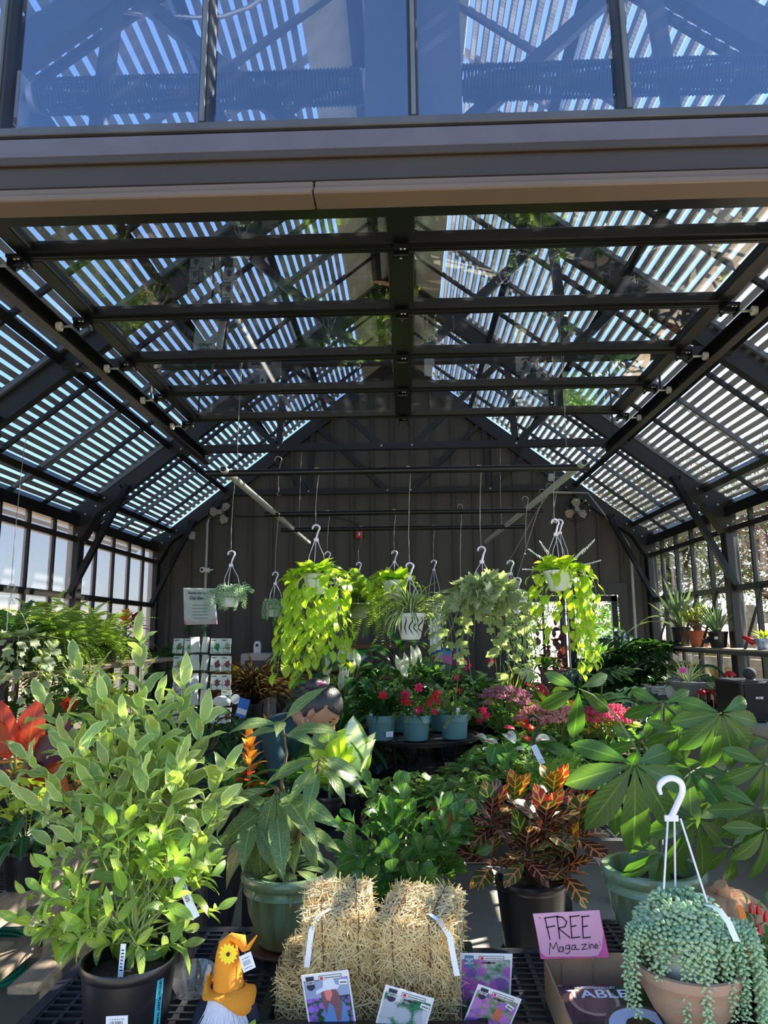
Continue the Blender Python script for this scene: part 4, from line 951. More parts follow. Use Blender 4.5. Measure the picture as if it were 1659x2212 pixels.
# ---- straw bales in a black tray
ST1 = mat('straw', (236, 212, 160), .7, 0, .25, 30, col2=(206, 176, 118)); STB = mat('straw_core', (150, 122, 78), .95, 0, .4, 60, .8, 80); TWINE = mat('brown_twine', (92, 44, 30), .7)
def bale(c, sx, sy, sz, rz_, label, n=1500, tilt=0, tagp=None):
    c = V(c); r_ = root('straw_bale', label, 'straw bale', c-V((0, 0, sz/2)), 'small straw bales'); A = M.Translation(c) @ M.Rotation(rz_, 4, 'Z') @ M.Rotation(tilt, 4, 'X')
    core = MB(); k = 8
    import itertools
    for f in range(1):
        vs = []; g = 7
        for ax in range(3):
            for sg in (-1, 1):
                b0 = len(core.v)
                for i in range(g):
                    for j in range(g):
                        u, v_ = -1+2*i/(g-1), -1+2*j/(g-1); p = [0, 0, 0]; p[ax] = sg; p[(ax+1) % 3] = u; p[(ax+2) % 3] = v_
                        q = V((p[0]*sx/2, p[1]*sy/2, p[2]*sz/2)); rr = (abs(p[0])**7+abs(p[1])**7+abs(p[2])**7)**(-1/7)
                        q = q*rr*.95; q += noise.noise_vector(q*38)*.006; core.v.append(tuple(A @ q))
                for i in range(g-1):
                    for j in range(g-1):
                        a_, b_, c_, d_ = b0+i*g+j, b0+(i+1)*g+j, b0+(i+1)*g+j+1, b0+i*g+j+1
                        core.f.append((a_, b_, c_, d_) if sg > 0 else (d_, c_, b_, a_))
    part('core', core, STB, r_, 180)
    mb = MB()
    for i in range(n):
        ax = random.choice((0, 1, 1, 1, 2, 2)); sg = random.choice((-1, 1)); 
        if ax == 1: sg = -1 if U(0, 1) < .75 else 1
        if ax == 2: sg = 1 if U(0, 1) < .85 else -1
        p = [U(-1, 1), U(-1, 1), U(-1, 1)]; p[ax] = sg*U(.88, 1.02); q = V((p[0]*sx/2, p[1]*sy/2, p[2]*sz/2))
        rr = (abs(p[0])**7+abs(p[1])**7+abs(p[2])**7)**(-1/7); q *= rr*U(.97, 1.04)
        d = V((U(-1, 1), U(-1, 1), U(-1, 1))); nrm = V((0, 0, 0)); nrm[ax] = sg
        if U(0, 1) < .86: d -= nrm*d.dot(nrm)*U(.7, 1.05)
        elif d.dot(nrm) < 0: d = -d
        d.normalize(); L = U(.012, .058)*(1.3 if U(0, 1) < .1 else 1); sd_ = d.cross(nrm+V((.01, .02, .03))).normalized()*U(.0006, .0014)
        up_ = nrm*U(.0004, .001); a_, b_ = q-d*L/2, q+d*L/2+nrm*U(0, .003)
        k0 = len(mb.v); mb.v += [tuple(A @ (a_-sd_)), tuple(A @ (a_+sd_)), tuple(A @ (a_+up_*1.6)), tuple(A @ (b_-sd_)), tuple(A @ (b_+sd_)), tuple(A @ (b_+up_*1.6))]
        mb.f += [(k0, k0+3, k0+5, k0+2), (k0+1, k0+2, k0+5, k0+4), (k0, k0+1, k0+4, k0+3)]
    o = part('straw', mb, ST1, r_, 0); o['kind'] = 'stuff'
    for k in (-.22, .22) if sx > .15 else (-.18, .2):
        xx = sx*k*1.1; w_, h_ = sy/2+.003, sz/2+.003
        part('twine', MB().tube([A @ V((xx+U(-.004, .004), a*w_, b*h_)) for a, b in ((-1, -.95), (-1.02, 0), (-1, .95), (-.5, 1.02), (0, 1.03), (.5, 1.02), (1, .95), (1.02, 0), (1, -.95))], .0012, 4), TWINE, r_)
    return r_, A
def strip(par, pts, w_, m_, name):
    mb = MB(); 
    for p in pts: mb.v += [tuple(V(p)+V((w_/2, 0, .001))), tuple(V(p)-V((w_/2, 0, -.001)))]
    mb.f = [(2*i, 2*i+1, 2*i+3, 2*i+2) for i in range(len(pts)-1)]; n = len(mb.v)
    mb.v += [(x, y+.0008, z-.0004) for x, y, z in mb.v]; mb.f += [tuple(reversed([q+n for q in f])) for f in mb.f]
    return part(name, mb, m_, par, 180)
TC = V((-.085, 1.80, ZT))
tr_ = root('seedling_tray', 'black ribbed plastic tray holding the three straw bales', 'tray', TC)
mb = MB().box(-.31, .14, 1.625, 1.99, ZT, ZT+.006)
part('floor_panel', mb, BLKP, tr_)
mb = MB().box(-.315, .145, 1.615, 1.625, ZT, ZT+.062).box(-.315, -.305, 1.625, 1.985, ZT, ZT+.062).box(.135, .145, 1.625, 1.985, ZT, ZT+.062).box(-.315, .145, 1.985, 1.995, ZT, ZT+.062)
mb.box(-.325, .155, 1.605, 1.62, ZT+.056, ZT+.064, c=.002).box(-.325, .155, 1.99, 2.005, ZT+.056, ZT+.064).box(-.325, -.31, 1.62, 1.99, ZT+.056, ZT+.064).box(.14, .155, 1.62, 1.99, ZT+.056, ZT+.064)
for k in range(3): mb.box(-.317, .147, 1.609, 1.616, ZT+.008+k*.016, ZT+.015+k*.016)
part('wall', mb, BLKP, tr_)
bale((-.095, 1.80, ZT+.066), .41, .22, .115, 0, 'wide straw bale lying in the black tray under the other two', 2300)
b1, A = bale((-.165, 1.765, ZT+.19), .155, .19, .125, .12, 'left upper straw bale with looping white tag, next to the green pot', 2400, .12)
strip(b1, [A @ V(q) for q in ((-.02, -.06, .068), (-.045, -.085, .068), (-.062, -.1, .045), (-.068, -.104, .0), (-.072, -.106, -.03))], .012, PAPER, 'paper_tag')
b2, A = bale((.025, 1.755, ZT+.185), .165, .20, .12, -.22, 'right upper straw bale with white tag, beside the purple bulb packs', 2400, .1)
strip(b2, [A @ V(q) for q in ((.03, -.06, .066), (.055, -.085, .066), (.082, -.105, .045), (.09, -.11, .0), (.096, -.112, -.03))], .012, PAPER, 'paper_tag')
# ---- autumn gnome
GN = V((atz(492, 2190, ZB).x, 1.63, ZT)); gy = GN.y
OF = mat('orange_felt', (236, 148, 38), .85, 0, .1, 12, .3, 300); NAVY = mat('navy_felt', (24, 28, 44), .9)
g = root('gnome', 'stuffed gnome with orange felt witch hat, yellow flower and white beard', 'ornament', GN)
zb = at(490, 2140, gy).z; zt_ = at(497, 2024, gy).z; xc = at(492, 2140, gy).x
part('body', MB().lathe([(.038, 0), (.045, .02), (.042, .06), (.036, zb-GN.z), (.001, zb-GN.z+.01)], (xc, gy, GN.z), 20), mat('brown_plush', (62, 48, 44), .95), g)
hp = []; H = zt_-zb
for (t, ox, r) in ((0, .002, .034), (.12, .001, .033), (.4, -.001, .030), (.7, -.003, .025), (.88, -.002, .020), (1.0, .006, .010)): hp.append((t, ox, r))
mb = MB(); vs = []
mb.tube([(xc+ox, gy, zb+H*t) for t, ox, r in hp]+[(xc+.028, gy-.008, zb+H*.97), (xc+.036, gy-.01, zb+H*.80), (xc+.043, gy-.012, zb+H*.84), (xc+.062, gy-.014, zb+H*1.08)], [r for _, _, r in hp]+[.014, .008, .006, .0015], 16, flat=.85)
part('hat_cone', mb, OF, g, 60)
mb = MB(); n = 36; prof = []
for ring, (rr, dz) in enumerate(((.036, .004), (.048, -.004), (.060, -.010))):
    for k in range(n):
        a = 2*PI*k/n; wv = math.sin(a*3+.6)*(.010 if ring == 2 else .004*ring); lift = .035*max(0, math.cos(a-PI*.98))**6*(ring/2)
        drp = -.018*max(0, math.cos(a-5.6))**2*ring/2; mb.v.append((xc+rr*math.cos(a)*(1-.25*lift/.035), gy+rr*.8*math.sin(a), zb+.006+dz+wv+lift+drp))
for r in range(2):
    for k in range(n): mb.f.append((r*n+k, (r+1)*n+k, (r+1)*n+(k+1) % n, r*n+(k+1) % n))
o = part('hat_brim', mb, OF, g, 180); md = o.modifiers.new('thick', 'SOLIDIFY'); md.thickness = .0018
fc = V((at(494, 2059, gy-.03).x, gy-.034, at(494, 2059, gy-.03).z)); YF_ = mat('yellow_felt', (250, 214, 50), .8); mb = MB()
for k in range(13):
    a = 2*PI*k/13; d = V((math.cos(a), -.05, math.sin(a))); sd_ = V((-math.sin(a), 0, math.cos(a)))
    q = len(mb.v); mb.v += [tuple(fc+d*.004), tuple(fc+d*.013+sd_*.0046-V((0, .001, 0))), tuple(fc+d*.0205+sd_*.0015), tuple(fc+d*.013-sd_*.0046-V((0, .001, 0)))]; mb.f.append((q, q+3, q+2, q+1))
fo = part('felt_flower', mb, YF_, g, 0); md = fo.modifiers.new('t', 'SOLIDIFY'); md.thickness = .001
part('flower_center', MB().ball(fc-V((0, .002, 0)), .004, (1, .5, 1), 10, 6), mat('dark_brown', (44, 26, 20), .6), fo)
mb = MB()
for i in range(4200):
    a = U(PI*1.02, PI*1.98); r = .040; x0 = xc+r*math.cos(a)*U(.7, 1); y0 = gy+r*math.sin(a)*.95; z0 = zb-.004-U(0, .03); L = U(.04, .095); sw = U(-.012, .012)+(x0-xc)*.35
    pts = [V((x0, y0, z0)), V((x0+sw*.4, y0-.006, z0-L*.5)), V((x0+sw, y0-.007+U(-.008, .004), z0-L))]; w_ = .0011; q = len(mb.v)
    mb.v += [(p.x+s_*w_*(1-k*.4), p.y, p.z) for k, p in enumerate(pts) for s_ in (-1, 1)]; mb.f += [(q, q+1, q+3, q+2), (q+2, q+3, q+5, q+4)]
mb2 = MB().lathe([(.001, 0), (.02, .01), (.032, .05), (.033, zb-GN.z-.03), (.02, zb-GN.z-.006)], (xc, gy-.002, GN.z), 16)
BRD = mat('white_fur', (232, 228, 240), .8, 0, .05)
bo = part('beard', mb2, BRD, g, 60); h_ = part('beard_hair', mb, BRD, bo, 0); h_['kind'] = 'stuff'
for s_ in (-1, 1):
    ax = xc+s_*.05; part('arm', MB().tube([(xc+s_*.03, gy, zb-.015), (ax, gy-.005, zb-.03), (ax+s_*.006, gy-.012, zb-.052), (ax+s_*.004, gy-.014, zb-.064)], [.014, .015, .015, .007], 12), NAVY, g, 60)
pk = part('felt_pumpkin', MB().lathe([(.001, 0), (.012, .002), (.018, .012), (.017, .022), (.006, .03), (.001, .029)], (xc+.052, gy-.028, GN.z+.02), 24, fn=lambda a, z: 1-.12*abs(math.sin(a*4))), mat('pumpkin_cloth', (216, 128, 44), .8), g, 60)
leaf(pk, 'broad', L_CIT, (xc+.052, gy-.03, GN.z+.048), (.5, -.1, 1), (0, -1, .2), .03)
tp = V((xc+.037, gy-.012, zb+H*.80)); part('tag_string', MB().tube([tp, at(529, 2060, gy-.02)], .0004, 3), WHITEP, g)
label_on(g, face(at(534, 2078, gy-.02), (.15, -1, .1), rot=.35), .026, .032, 10, 'price_tag')
# ---- bulb packs (printed pictures are procedural)
def flowers(name, bgc, cols, scale=9, bg2=None):
    t = NT(name); uv = t.coord('UV'); v1 = t.new('ShaderNodeTexVoronoi'); v1.inputs['Scale'].default_value = scale; v1.inputs['Randomness'].default_value = .8; t.link(uv, v1.inputs['Vector'])
    d = t.math('ADD', v1.outputs['Distance'], t.math('MULTIPLY', t.math('SUBTRACT', t.noise(55, 2, uv), .5), .5))
    rnd = t.sep(v1.outputs['Color'])[0]; col = t.mix(t.step(rnd, .35, .6), C(cols[0]), C(cols[1]))
    col = t.mix(t.math('MULTIPLY', t.step(t.noise(140, 1, uv), .5, .62), .6), col, C(cols[2]))
    bgx = t.mix(t.step(t.noise(8, 4, uv), .35, .65), C(bgc), C(bg2 or tuple(int(x*.6) for x in bgc)))
    t.link(t.mix(t.step(d, .66, .52), bgx, col), t.b.inputs['Base Color']); t.b.inputs['Roughness'].default_value = .22
    return t.mat
def quad(p, mt, z=.0012):
    n = len(p); mb = MB(); mb.v = [tuple(mt @ V((x, y, z))) for x, y in p]; xs = [q[0] for q in p]; ys = [q[1] for q in p]
    sc = max(max(xs)-min(xs), max(ys)-min(ys)); mb.uv = [((x-min(xs))/sc, (y-min(ys))/sc) for x, y in p]; mb.f = [tuple(range(n))]
    return mb
GLOSSW = mat('glossy_card', (228, 228, 236), .2, 0, .02); NAVYP = mat('navy_print', (62, 62, 84), .3); REDP = mat('red_print', (214, 44, 50), .3); SKYP = mat('blue_print', (96, 140, 190), .3)
def pack(A, B, H, back, label, pic, extra=None, gl='bulb_pack', badge='FLOWER\nPOWER', bcol=None):
    A, B = V(A), V(B); x = (B-A).normalized(); dn = V((0, -back, -1)); dn = (dn-x*dn.dot(x)).normalized(); y = -dn; z = x.cross(y)
    W = (B-A).length; m = M.Identity(4); o = A-y*H
    for i in range(3): m[i][0] = x[i]; m[i][1] = y[i]; m[i][2] = z[i]; m[i][3] = o[i]
    r_ = root('bulb_pack', label, 'flower bulb pack', o+x*W/2, 'flower bulb packs leaning on the bench')
    part('card', MB().box(0, W, 0, H, 0, .0012, m), GLOSSW, r_, 0)
    e = W*.035
    pc = part('printed_picture', quad([(e, e), (W-e, e), (W-e, H*.93-e), (e, H*.93-e)], m, .0016), pic, r_, 0)
    part('badge', quad([(W*.09, H*.80), (W*.13, H*.77), (W*.17, H*.76), (W*.21, H*.77), (W*.26, H*.80), (W*.26, H*.97), (W*.09, H*.97)], m, .0021), bcol or NAVYP, r_, 0)
    text(badge, W*.05, m @ M.Translation((W*.175, H*.88, .0025)), WHITEP, r_)
    b_ = part('brand_box', MB().box(W*.36, W*.84, H*.90, H*.965, .0018, .0022, m), NAVYP, r_, 0)
    part('brand_field', MB().box(W*.37, W*.83, H*.905, H*.96, .0022, .0025, m), GLOSSW, b_, 0)
    part('tulip_emblem', MB().box(W*.39, W*.45, H*.912, H*.952, .0025, .0028, m), REDP, b_, 0)
    text('Netherland Bulb Company', W*.032, m @ M.Translation((W*.65, H*.933, .0028)), INK, b_)
    part('hang_slot', MB().box(W*.42, W*.68, H*.845, H*.865, .0018, .0022, m).box(W*.52, W*.58, H*.835, H*.875, .0018, .0022, m), mat('slot_brown', (70, 60, 50)), r_, 0)
    if extra: extra(r_, m, W, H)
    return r_, m, W, H
P_PUR = flowers('allium_field_print', (60, 110, 70), ((118, 74, 190), (150, 100, 215), (190, 140, 230)), 11)
P_WHT = flowers('white_allium_print', (64, 130, 96), ((190, 196, 214), (222, 224, 236), (70, 96, 92)), 3.2, (30, 84, 60))
P_MIX = flowers('mixed_allium_print', (86, 130, 80), ((176, 70, 176), (92, 66, 160), (236, 190, 236)), 4.2, (190, 190, 196))
P_MI2 = flowers('pink_allium_print', (70, 110, 60), ((190, 110, 200), (150, 90, 190), (232, 190, 230)), 5.5, (160, 160, 150))
def price(r_, m, W, H, x=.86, y=.84, rot=-.1):
    mm = m @ M.Translation((W*x, H*y, .0024)) @ M.Rotation(rot, 4, 'Z'); o = part('price_sticker', MB().box(-W*.09, W*.09, -H*.035, H*.04, 0, .0006, mm), PAPER, r_, 0)
    text('35/9.99', W*.045, mm @ M.Translation((0, 0, .0012)), INK, o)
def lady(r_, m, W, H):
    def f(nm, p, mt_, z): return part(nm, quad([(a*W, b*H) for a, b in p], m, z), mt_, r_, 0)
    f('printed_sky', [(.035, .64), (.965, .64), (.965, .895), (.035, .895)], SKYP if False else mat('pale_blue_print', (150, 165, 205), .25), .0018)
    f('printed_shirt', [(.36, .02), (.35, .42), (.42, .60), (.55, .66), (.70, .62), (.84, .50), (.88, .1), (.86, .02)], mat('denim_print', (96, 134, 196), .3), .0020)
    f('printed_hair', [(.42, .38), (.37, .55), (.36, .74), (.46, .80), (.62, .80), (.72, .70), (.77, .5), (.70, .28), (.62, .26), (.58, .5), (.50, .56)], mat('hair_print', (128, 92, 100), .3), .0024)
    f('printed_face', [(.46, .60), (.43, .70), (.46, .78), (.58, .78), (.60, .68), (.53, .58)], mat('face_print', (226, 130, 130), .3), .0026)
    f('printed_hat', [(.26, .70), (.27, .76), (.42, .80), (.44, .90), (.66, .91), (.70, .82), (.78, .80), (.72, .75), (.48, .75), (.34, .72)], mat('hat_print', (214, 222, 244), .3), .0028)
    price(r_, m, W, H)
YP = 1.585
pack(at(650, 2107, YP), at(752, 2094, YP), .15, -.30, 'bulb pack picturing long-haired woman in hat among purple flowers', P_PUR, lady)
pack(at(833, 2126, YP), at(938, 2157, YP), .14, -.30, 'bulb pack picturing white globe alliums, tilted against the black tray', P_WHT, price)
pack(at(994, 2058, 1.68), at(1107, 2060, 1.68), .165, -.45, 'tall bulb pack picturing large purple and violet alliums', P_MIX, None, badge='BULBS\nOF\nBEAUTY', bcol=SKYP)
def mix2(r_, m, W, H):
    part('printed_rose', quad([(.55*W, .5*H), (.68*W, .45*H), (.74*W, .58*H), (.66*W, .70*H), (.56*W, .70*H)], m, .0018), mat('orange_print', (214, 120, 90), .3), r_, 0); price(r_, m, W, H, .82, .80, -.35)
pack(at(1033, 2125, 1.60), at(1127, 2158, 1.60), .14, -.45, 'smaller bulb pack with pink alliums overlapping the tall pack', P_MI2, mix2)
# ---- cardboard box of magazines and its handwritten sign
BX0, BX1, BY0, BY1 = .315, .525, 1.46, 1.85; CB = mat('cardboard', (160, 128, 98), .85, 0, .1, 6, .1, 60)
bx = root('cardboard_box', 'low open cardboard box with the stack of magazines', 'box', ((BX0+BX1)/2, (BY0+BY1)/2, ZT))
mb = MB()
def corr(mb, p0, p1, h, t=.004):
    p0, p1 = V(p0), V(p1); mb.beam(p0+V((0, 0, h/2)), p1+V((0, 0, h/2)), t, h)
for a, b_, h_ in (((BX0, BY1, ZT), (BX1, BY1, ZT), .10), ((BX0, BY0, ZT), (BX0, BY1, ZT), .085), ((BX1, BY0, ZT), (BX1, BY1, ZT), .085), ((BX0, BY0, ZT), (BX1, BY0, ZT), .07)):
    m1 = MB(); corr(m1, a, b_, h_); part('side_panel', m1, CB, bx, 0)
part('bottom_panel', MB().box(BX0, BX1, BY0, BY1, ZT, ZT+.004), CB, bx, 0)
def plate(name):
    t = NT(name); uv = t.sep(t.coord('UV')); x = t.math('SUBTRACT', uv[0], .52); y = t.math('SUBTRACT', uv[1], .44)
    r = t.math('SQRT', t.math('ADD', t.math('MULTIPLY', x, x), t.math('MULTIPLY', y, y)))
    rn = t.math('ADD', r, t.math('MULTIPLY', t.math('SUBTRACT', t.noise(9, 4, t.coord('UV')), .5), .14))
    x2 = t.math('SUBTRACT', uv[0], .25); y2 = t.math('SUBTRACT', uv[1], .78); r2 = t.math('SQRT', t.math('ADD', t.math('MULTIPLY', x2, x2), t.math('MULTIPLY', y2, y2)))
    c = t.mix(t.step(t.noise(4, 3, t.coord('UV')), .4, .7), C((26, 22, 26)), C((66, 46, 40)))
    c = t.mix(t.step(r2, .20, .19), c, C((188, 150, 130))); c = t.mix(t.step(r2, .17, .16), c, C((110, 80, 70)))
    c = t.mix(t.step(r, .285, .28), c, C((104, 70, 58))); c = t.mix(t.step(r, .25, .245), c, C((214, 216, 240)))
    c = t.mix(t.step(rn, .135, .125), c, C((70, 38, 34))); t.link(c, t.b.inputs['Base Color']); t.b.inputs['Roughness'].default_value = .12
    return t.mat
MG = plate('magazine_cover'); MGE = mat('magazine_pages', (180, 176, 176), .6)
sl_ = M.Translation((BX0+.012, BY0+.04, ZT+.006)) @ M.Rotation(.10, 4, 'X')
for k in range(5):
    A = sl_ @ M.Translation((.003*k-.006*(k == 4), .002*k, .0065*k)) @ M.Rotation(-.03+.012*k, 4, 'Z'); W, H = .185, .27
    lb = ['food magazine at the very bottom of the boxed stack', 'food magazine second from the bottom of the boxed stack', 'food magazine in the middle of the boxed stack', 'food magazine directly under the top copy in the box', 'food magazine with plate on the dark cover, top of the boxed stack'][k]
    g_ = root('magazine', lb, 'magazine', (A @ V((W/2, H/2, 0))), 'magazines in the cardboard box')
    part('pages', MB().box(0, W, 0, H, 0, .0055, A), MGE, g_, 0); part('cover', quad([(0, 0), (W, 0), (W, H), (0, H)], A, .0058), MG, g_, 0)
    if k == 4:
        text('HUDSON VALLEY', .0115, A @ M.Translation((W/2-.012, H-.014, .0064)), PAPER, g_, ext=.0001)
        text('TABLE', .041, A @ M.Translation((W/2-.012, H-.038, .0064)), PAPER, g_, ext=.0001, sx=1.15, bold=.0006)
YS = 1.835; PK1 = mat('pink_card', (255, 180, 206), .55, 0, .05); PK2 = mat('hot_pink_card', (250, 110, 176), .55)
sg = root('free_magazine_sign', 'pink handwritten card sign reading FREE Magazine on clear sticks', 'sign', at(1232, 2090, YS))
def flatpoly(nm, px_, Y, m_, par, t=.0012):
    vs = [at(a, b, Y) for a, b in px_]; n = len(vs); mb = MB(); mb.v = [tuple(p) for p in vs]+[(p.x, p.y+t, p.z) for p in vs]
    mb.f = [tuple(range(n-1, -1, -1)), tuple(range(n, 2*n))]+[(i, (i+1) % n, n+(i+1) % n, n+i) for i in range(n)]; return part(nm, mb, m_, par, 0)
flatpoly('back_card', [(1153, 1975), (1168, 2072), (1316, 2068), (1299, 1985)], YS+.003, PK2, sg)
flatpoly('front_card', [(1151, 1974), (1295, 1966), (1303, 2020), (1300, 2050), (1292, 2064), (1276, 2066), (1180, 2067), (1168, 2058)], YS, PK1, sg)
def strokes(nm, L, Y, w_, par, m_=INK, sc=1, ox=0, oy=0):
    mb = MB()
    for s_ in L:
        for a, b_ in zip(s_[:-1], s_[1:]):
            p, q = at(ox+a[0]*sc, oy+a[1]*sc, Y), at(ox+b_[0]*sc, oy+b_[1]*sc, Y); d = (q-p); 
            if d.length < 1e-6: continue
            d.normalize(); mb.beam(p-d*w_*.35, q+d*w_*.35, .0006, w_, d.cross(V((0, -1, 0))))
    return part(nm, mb, m_, par, 0)
k_ = .27125     # crop scale of the sign
FR = [[(1022, 818), (1062, 985)], [(1018, 815), (1130, 800)], [(1032, 890), (1100, 878)], [(1118, 800), (1140, 982)], [(1116, 806), (1160, 808), (1196, 846), (1180, 884), (1128, 896), (1222, 972)],
      [(1222, 800), (1236, 975)], [(1218, 806), (1296, 796)], [(1230, 884), (1270, 876)], [(1234, 974), (1300, 966)], [(1318, 800), (1326, 972)], [(1312, 806), (1374, 798)], [(1322, 884), (1362, 878)], [(1324, 974), (1384, 968)]]
strokes('lettering', FR, YS-.0008, .0024, sg, INK, k_, 900, 1762)
MZ = [[(1058, 1108), (1062, 1012), (1088, 1062), (1112, 1008), (1132, 1084)], [(1166, 1046), (1142, 1046), (1136, 1078), (1158, 1086), (1168, 1046), (1172, 1086)], [(1216, 1030), (1190, 1036), (1188, 1062), (1214, 1060), (1218, 1030), (1220, 1082), (1204, 1100), (1186, 1092)],
      [(1262, 1030), (1240, 1034), (1234, 1062), (1256, 1068), (1264, 1030), (1270, 1066), (1296, 1062)], [(1310, 1028), (1352, 1022), (1316, 1066), (1362, 1060)], [(1372, 1026), (1376, 1058)], [(1384, 1058), (1384, 1026), (1402, 1024), (1410, 1054)], [(1420, 1044), (1444, 1036), (1430, 1020), (1416, 1040), (1426, 1056), (1448, 1052)], [(1456, 1006), (1458, 1010)], [(1460, 1028), (1462, 1032)], [(976, 812), (984, 816)], [(1371, 1012), (1373, 1015)]]
strokes('lettering', MZ, YS-.0008, .0014, sg, INK, k_, 900, 1762)
CLR = glassm('clear_acrylic', (.9, .9, .9), 3, .05, .08)
for px_ in (1213, 1281): part('stick', MB().tube([at(px_, 2066, YS+.004), at(px_, 2150, YS+.004)], .0022, 6).tube([at(px_-7, 2062, YS+.004), at(px_, 2074, YS+.004), at(px_+7, 2062, YS+.004)], .0014, 5), CLR, sg)
# ---- burro tail on terracotta urn
YU = 1.60; UC = V((at(1488, 2120, YU).x, YU, ZT)); zr = at(1488, 2078, YU).z
ur = root('terracotta_urn', 'footed terracotta urn bowl under the trailing burro tail', 'plant pot', UC)
h_ = zr-ZT; pr = [(.050, 0), (.052, .008), (.047, .02), (.034, .045), (.030, .058), (.045, .068), (.074, .10), (.094, .14), (.1, h_-.02), (.104, h_-.018), (.105, h_), (.098, h_+.002), (.09, h_-.02), (.07, .11), (.001, .1)]
if h_ < .16: pr = [(r, z*h_/.185 if z < .15 else z) for r, z in pr]
part('urn_body', MB().lathe(pr, UC, 48), mat('aged_terracotta', (178, 136, 116), .85, 0, .25, 5, .25, 60, (150, 128, 112)), ur, 60)
bt = root('burro_tail_basket', 'big burro tail with trailing stems in white basket set in the urn', 'hanging plant', UC+V((0, 0, h_)))
HP = V((UC.x-.002, YU, zr-.035)); 
put('basket', MB().lathe([(.045, 0), (.05, .004), (.068, .085), (.074, .086), (.076, .10), (.070, .10), (.048, .006), (.001, .006)], HP, 28).mesh('basket', WPOT, 50), bt)
bc = HP+V((0, 0, .095)); tails(bt, bc, .078, 50, (.02, .09), .016, 380, .035)
tails(bt, bc+V((0, 0, .012)), .055, 34, (.0, .03), .016, 380, .05)
tails(bt, bc, .10, 6, (.18, .25), .0125, 420, .02, az=(-.75, .05), out=1.2); tails(bt, bc, .088, 3, (.13, .16), .0125, 420, .02, az=(PI-.1, PI+.5), out=1.35); tails(bt, bc, .075, 3, (.15, .19), .0125, 420, .02, az=(4.3, 4.75), out=1.15)
tails(bt, bc, .085, 10, (.10, .15), .0125, 420, .02, az=(-1.2, .6), out=1.15)
ht = at(1462, 1681, YU); 
mb = MB(); hk = [at(*q, YU) for q in ((1428, 1716), (1424, 1700), (1434, 1686), (1452, 1681), (1470, 1690), (1474, 1710), (1462, 1740), (1450, 1765))]
hs_ = spl(hk, 6); mb.tube(hs_, [.0035+.003*min(1, k/10) for k in range(len(hs_))], 10); mb.box(hk[-1].x-.014, hk[-1].x+.014, YU-.003, YU+.003, hk[-1].z-.008, hk[-1].z+.004)
LV = mat('lilac_white_plastic', (226, 222, 244), .4); part('hook', mb, LV, bt)
for (a, b_, dy) in (((1443, 1766), (1434, 1920), -.05), ((1457, 1768), (1459, 1915), .05), ((1470, 1768), (1528, 1950), -.04)): part('hanger_strap', MB().tube([at(*a, YU), at(*b_, YU+dy)], .0022, 5), LV, bt)
strip(bt, [at(1526, 1955, YU-.06), at(1553, 1965, YU-.07), at(1575, 1995, YU-.08), at(1592, 2035, YU-.09)], .013, PAPER, 'plant_tag')
# ---- terracotta pumpkin
PP = V((at(1566, 1950, 2.03).x, 2.03, ZT)); pk = root('terracotta_pumpkin', 'large ribbed terracotta pumpkin beside the money tree pot', 'ornament', PP)
Rp = .118; zc = .088
def rib(a, z): return 1-.15*(1-abs(math.sin(a*5)))**2.2
pr = [(.001, 0), (.06, .002), (.10, .03), (Rp, .075), (Rp*.98, .11), (Rp*.80, .150), (Rp*.5, .172), (Rp*.25, .170), (Rp*.12, .164), (.001, .160)]
part('shell', MB().lathe(pr, PP, 80, fn=rib), TERRA, pk, 80)
part('stalk', MB().tube([PP+V((0, 0, .155)), PP+V((-.004, -.004, .18)), PP+V((-.012, -.008, .196))], [.028, .016, .018], 10), TERRA, pk, 60)
# ---- right edge: peppers in a black tray, dark conifer
r_ = root('pepper_plant', 'ornamental pepper with red fruit and orange tag in black tray', 'potted plant', (at(1650, 2100, 1.78).x, 1.78, ZT)); PC = V(r_.location)
part('tray', MB().box(PC.x-.07, PC.x+.14, 1.68, 1.88, ZT, ZT+.05, c=.004).box(PC.x-.075, PC.x+.145, 1.675, 1.885, ZT+.042, ZT+.05), BLKP, r_)
bushy(r_, PC+V((0, 0, .05)), at(1665, 2020, 1.78), (.085, .09, .07), 22, 7, 'citrus', L_FIC, .035, t0=.3)
mb = MB()
for q in ((1624, 1972), (1639, 1975), (1641, 2018), (1655, 1990)):
    p = at(*q, 1.72); mb.tube([p, p+V((0, 0, .012)), p+V((.001, 0, .022))], [.006, .005, .001], 6)
part('pepper_fruit', mb, mat('red_pepper', (206, 30, 40), .25), r_, 60)
part('orange_tag', MB().prism([(-.007, 0), (.007, 0), (.008, .08), (.002, .098), (-.006, .096)], face(at(1623, 2062, 1.70), (0, -1, .1), rot=.12), .001), mat('orange_plastic', (250, 120, 20), .4), r_, 0)
label_on(r_, face(V((PC.x-.01, 1.674, ZT+.022)), (0, -1, 0)), .06, .022, 4)
r_ = root('dark_conifer', 'dark bushy conifer in black pot past the terracotta pumpkin', 'potted plant', (1.20, 2.17, ZT)); PC = V(r_.location); pot(r_, PC, .10, .16, BLKPOT)
mb = MB()
for i in range(420):
    p = ellp(PC+V((.02, 0, .25)), (.17, .12, .14), -.8, .3); d = (p-(PC+V((0, 0, .1)))).normalized()
    for k in range(7):
        q = p+d*.006*k; s_ = V((U(-1, 1), U(-1, 1), U(-.3, 1))).normalized()*.012; o = s_.orthogonal().normalized()*.0012; b = len(mb.v)
        mb.v += [tuple(q-o), tuple(q+o), tuple(q+s_+d*.008)]; mb.f.append((b, b+1, b+2))
o = part('needles', mb, leafm('conifer_green', (52, 72, 34), trans=.2, nv=0), r_, 0); o['kind'] = 'stuff'
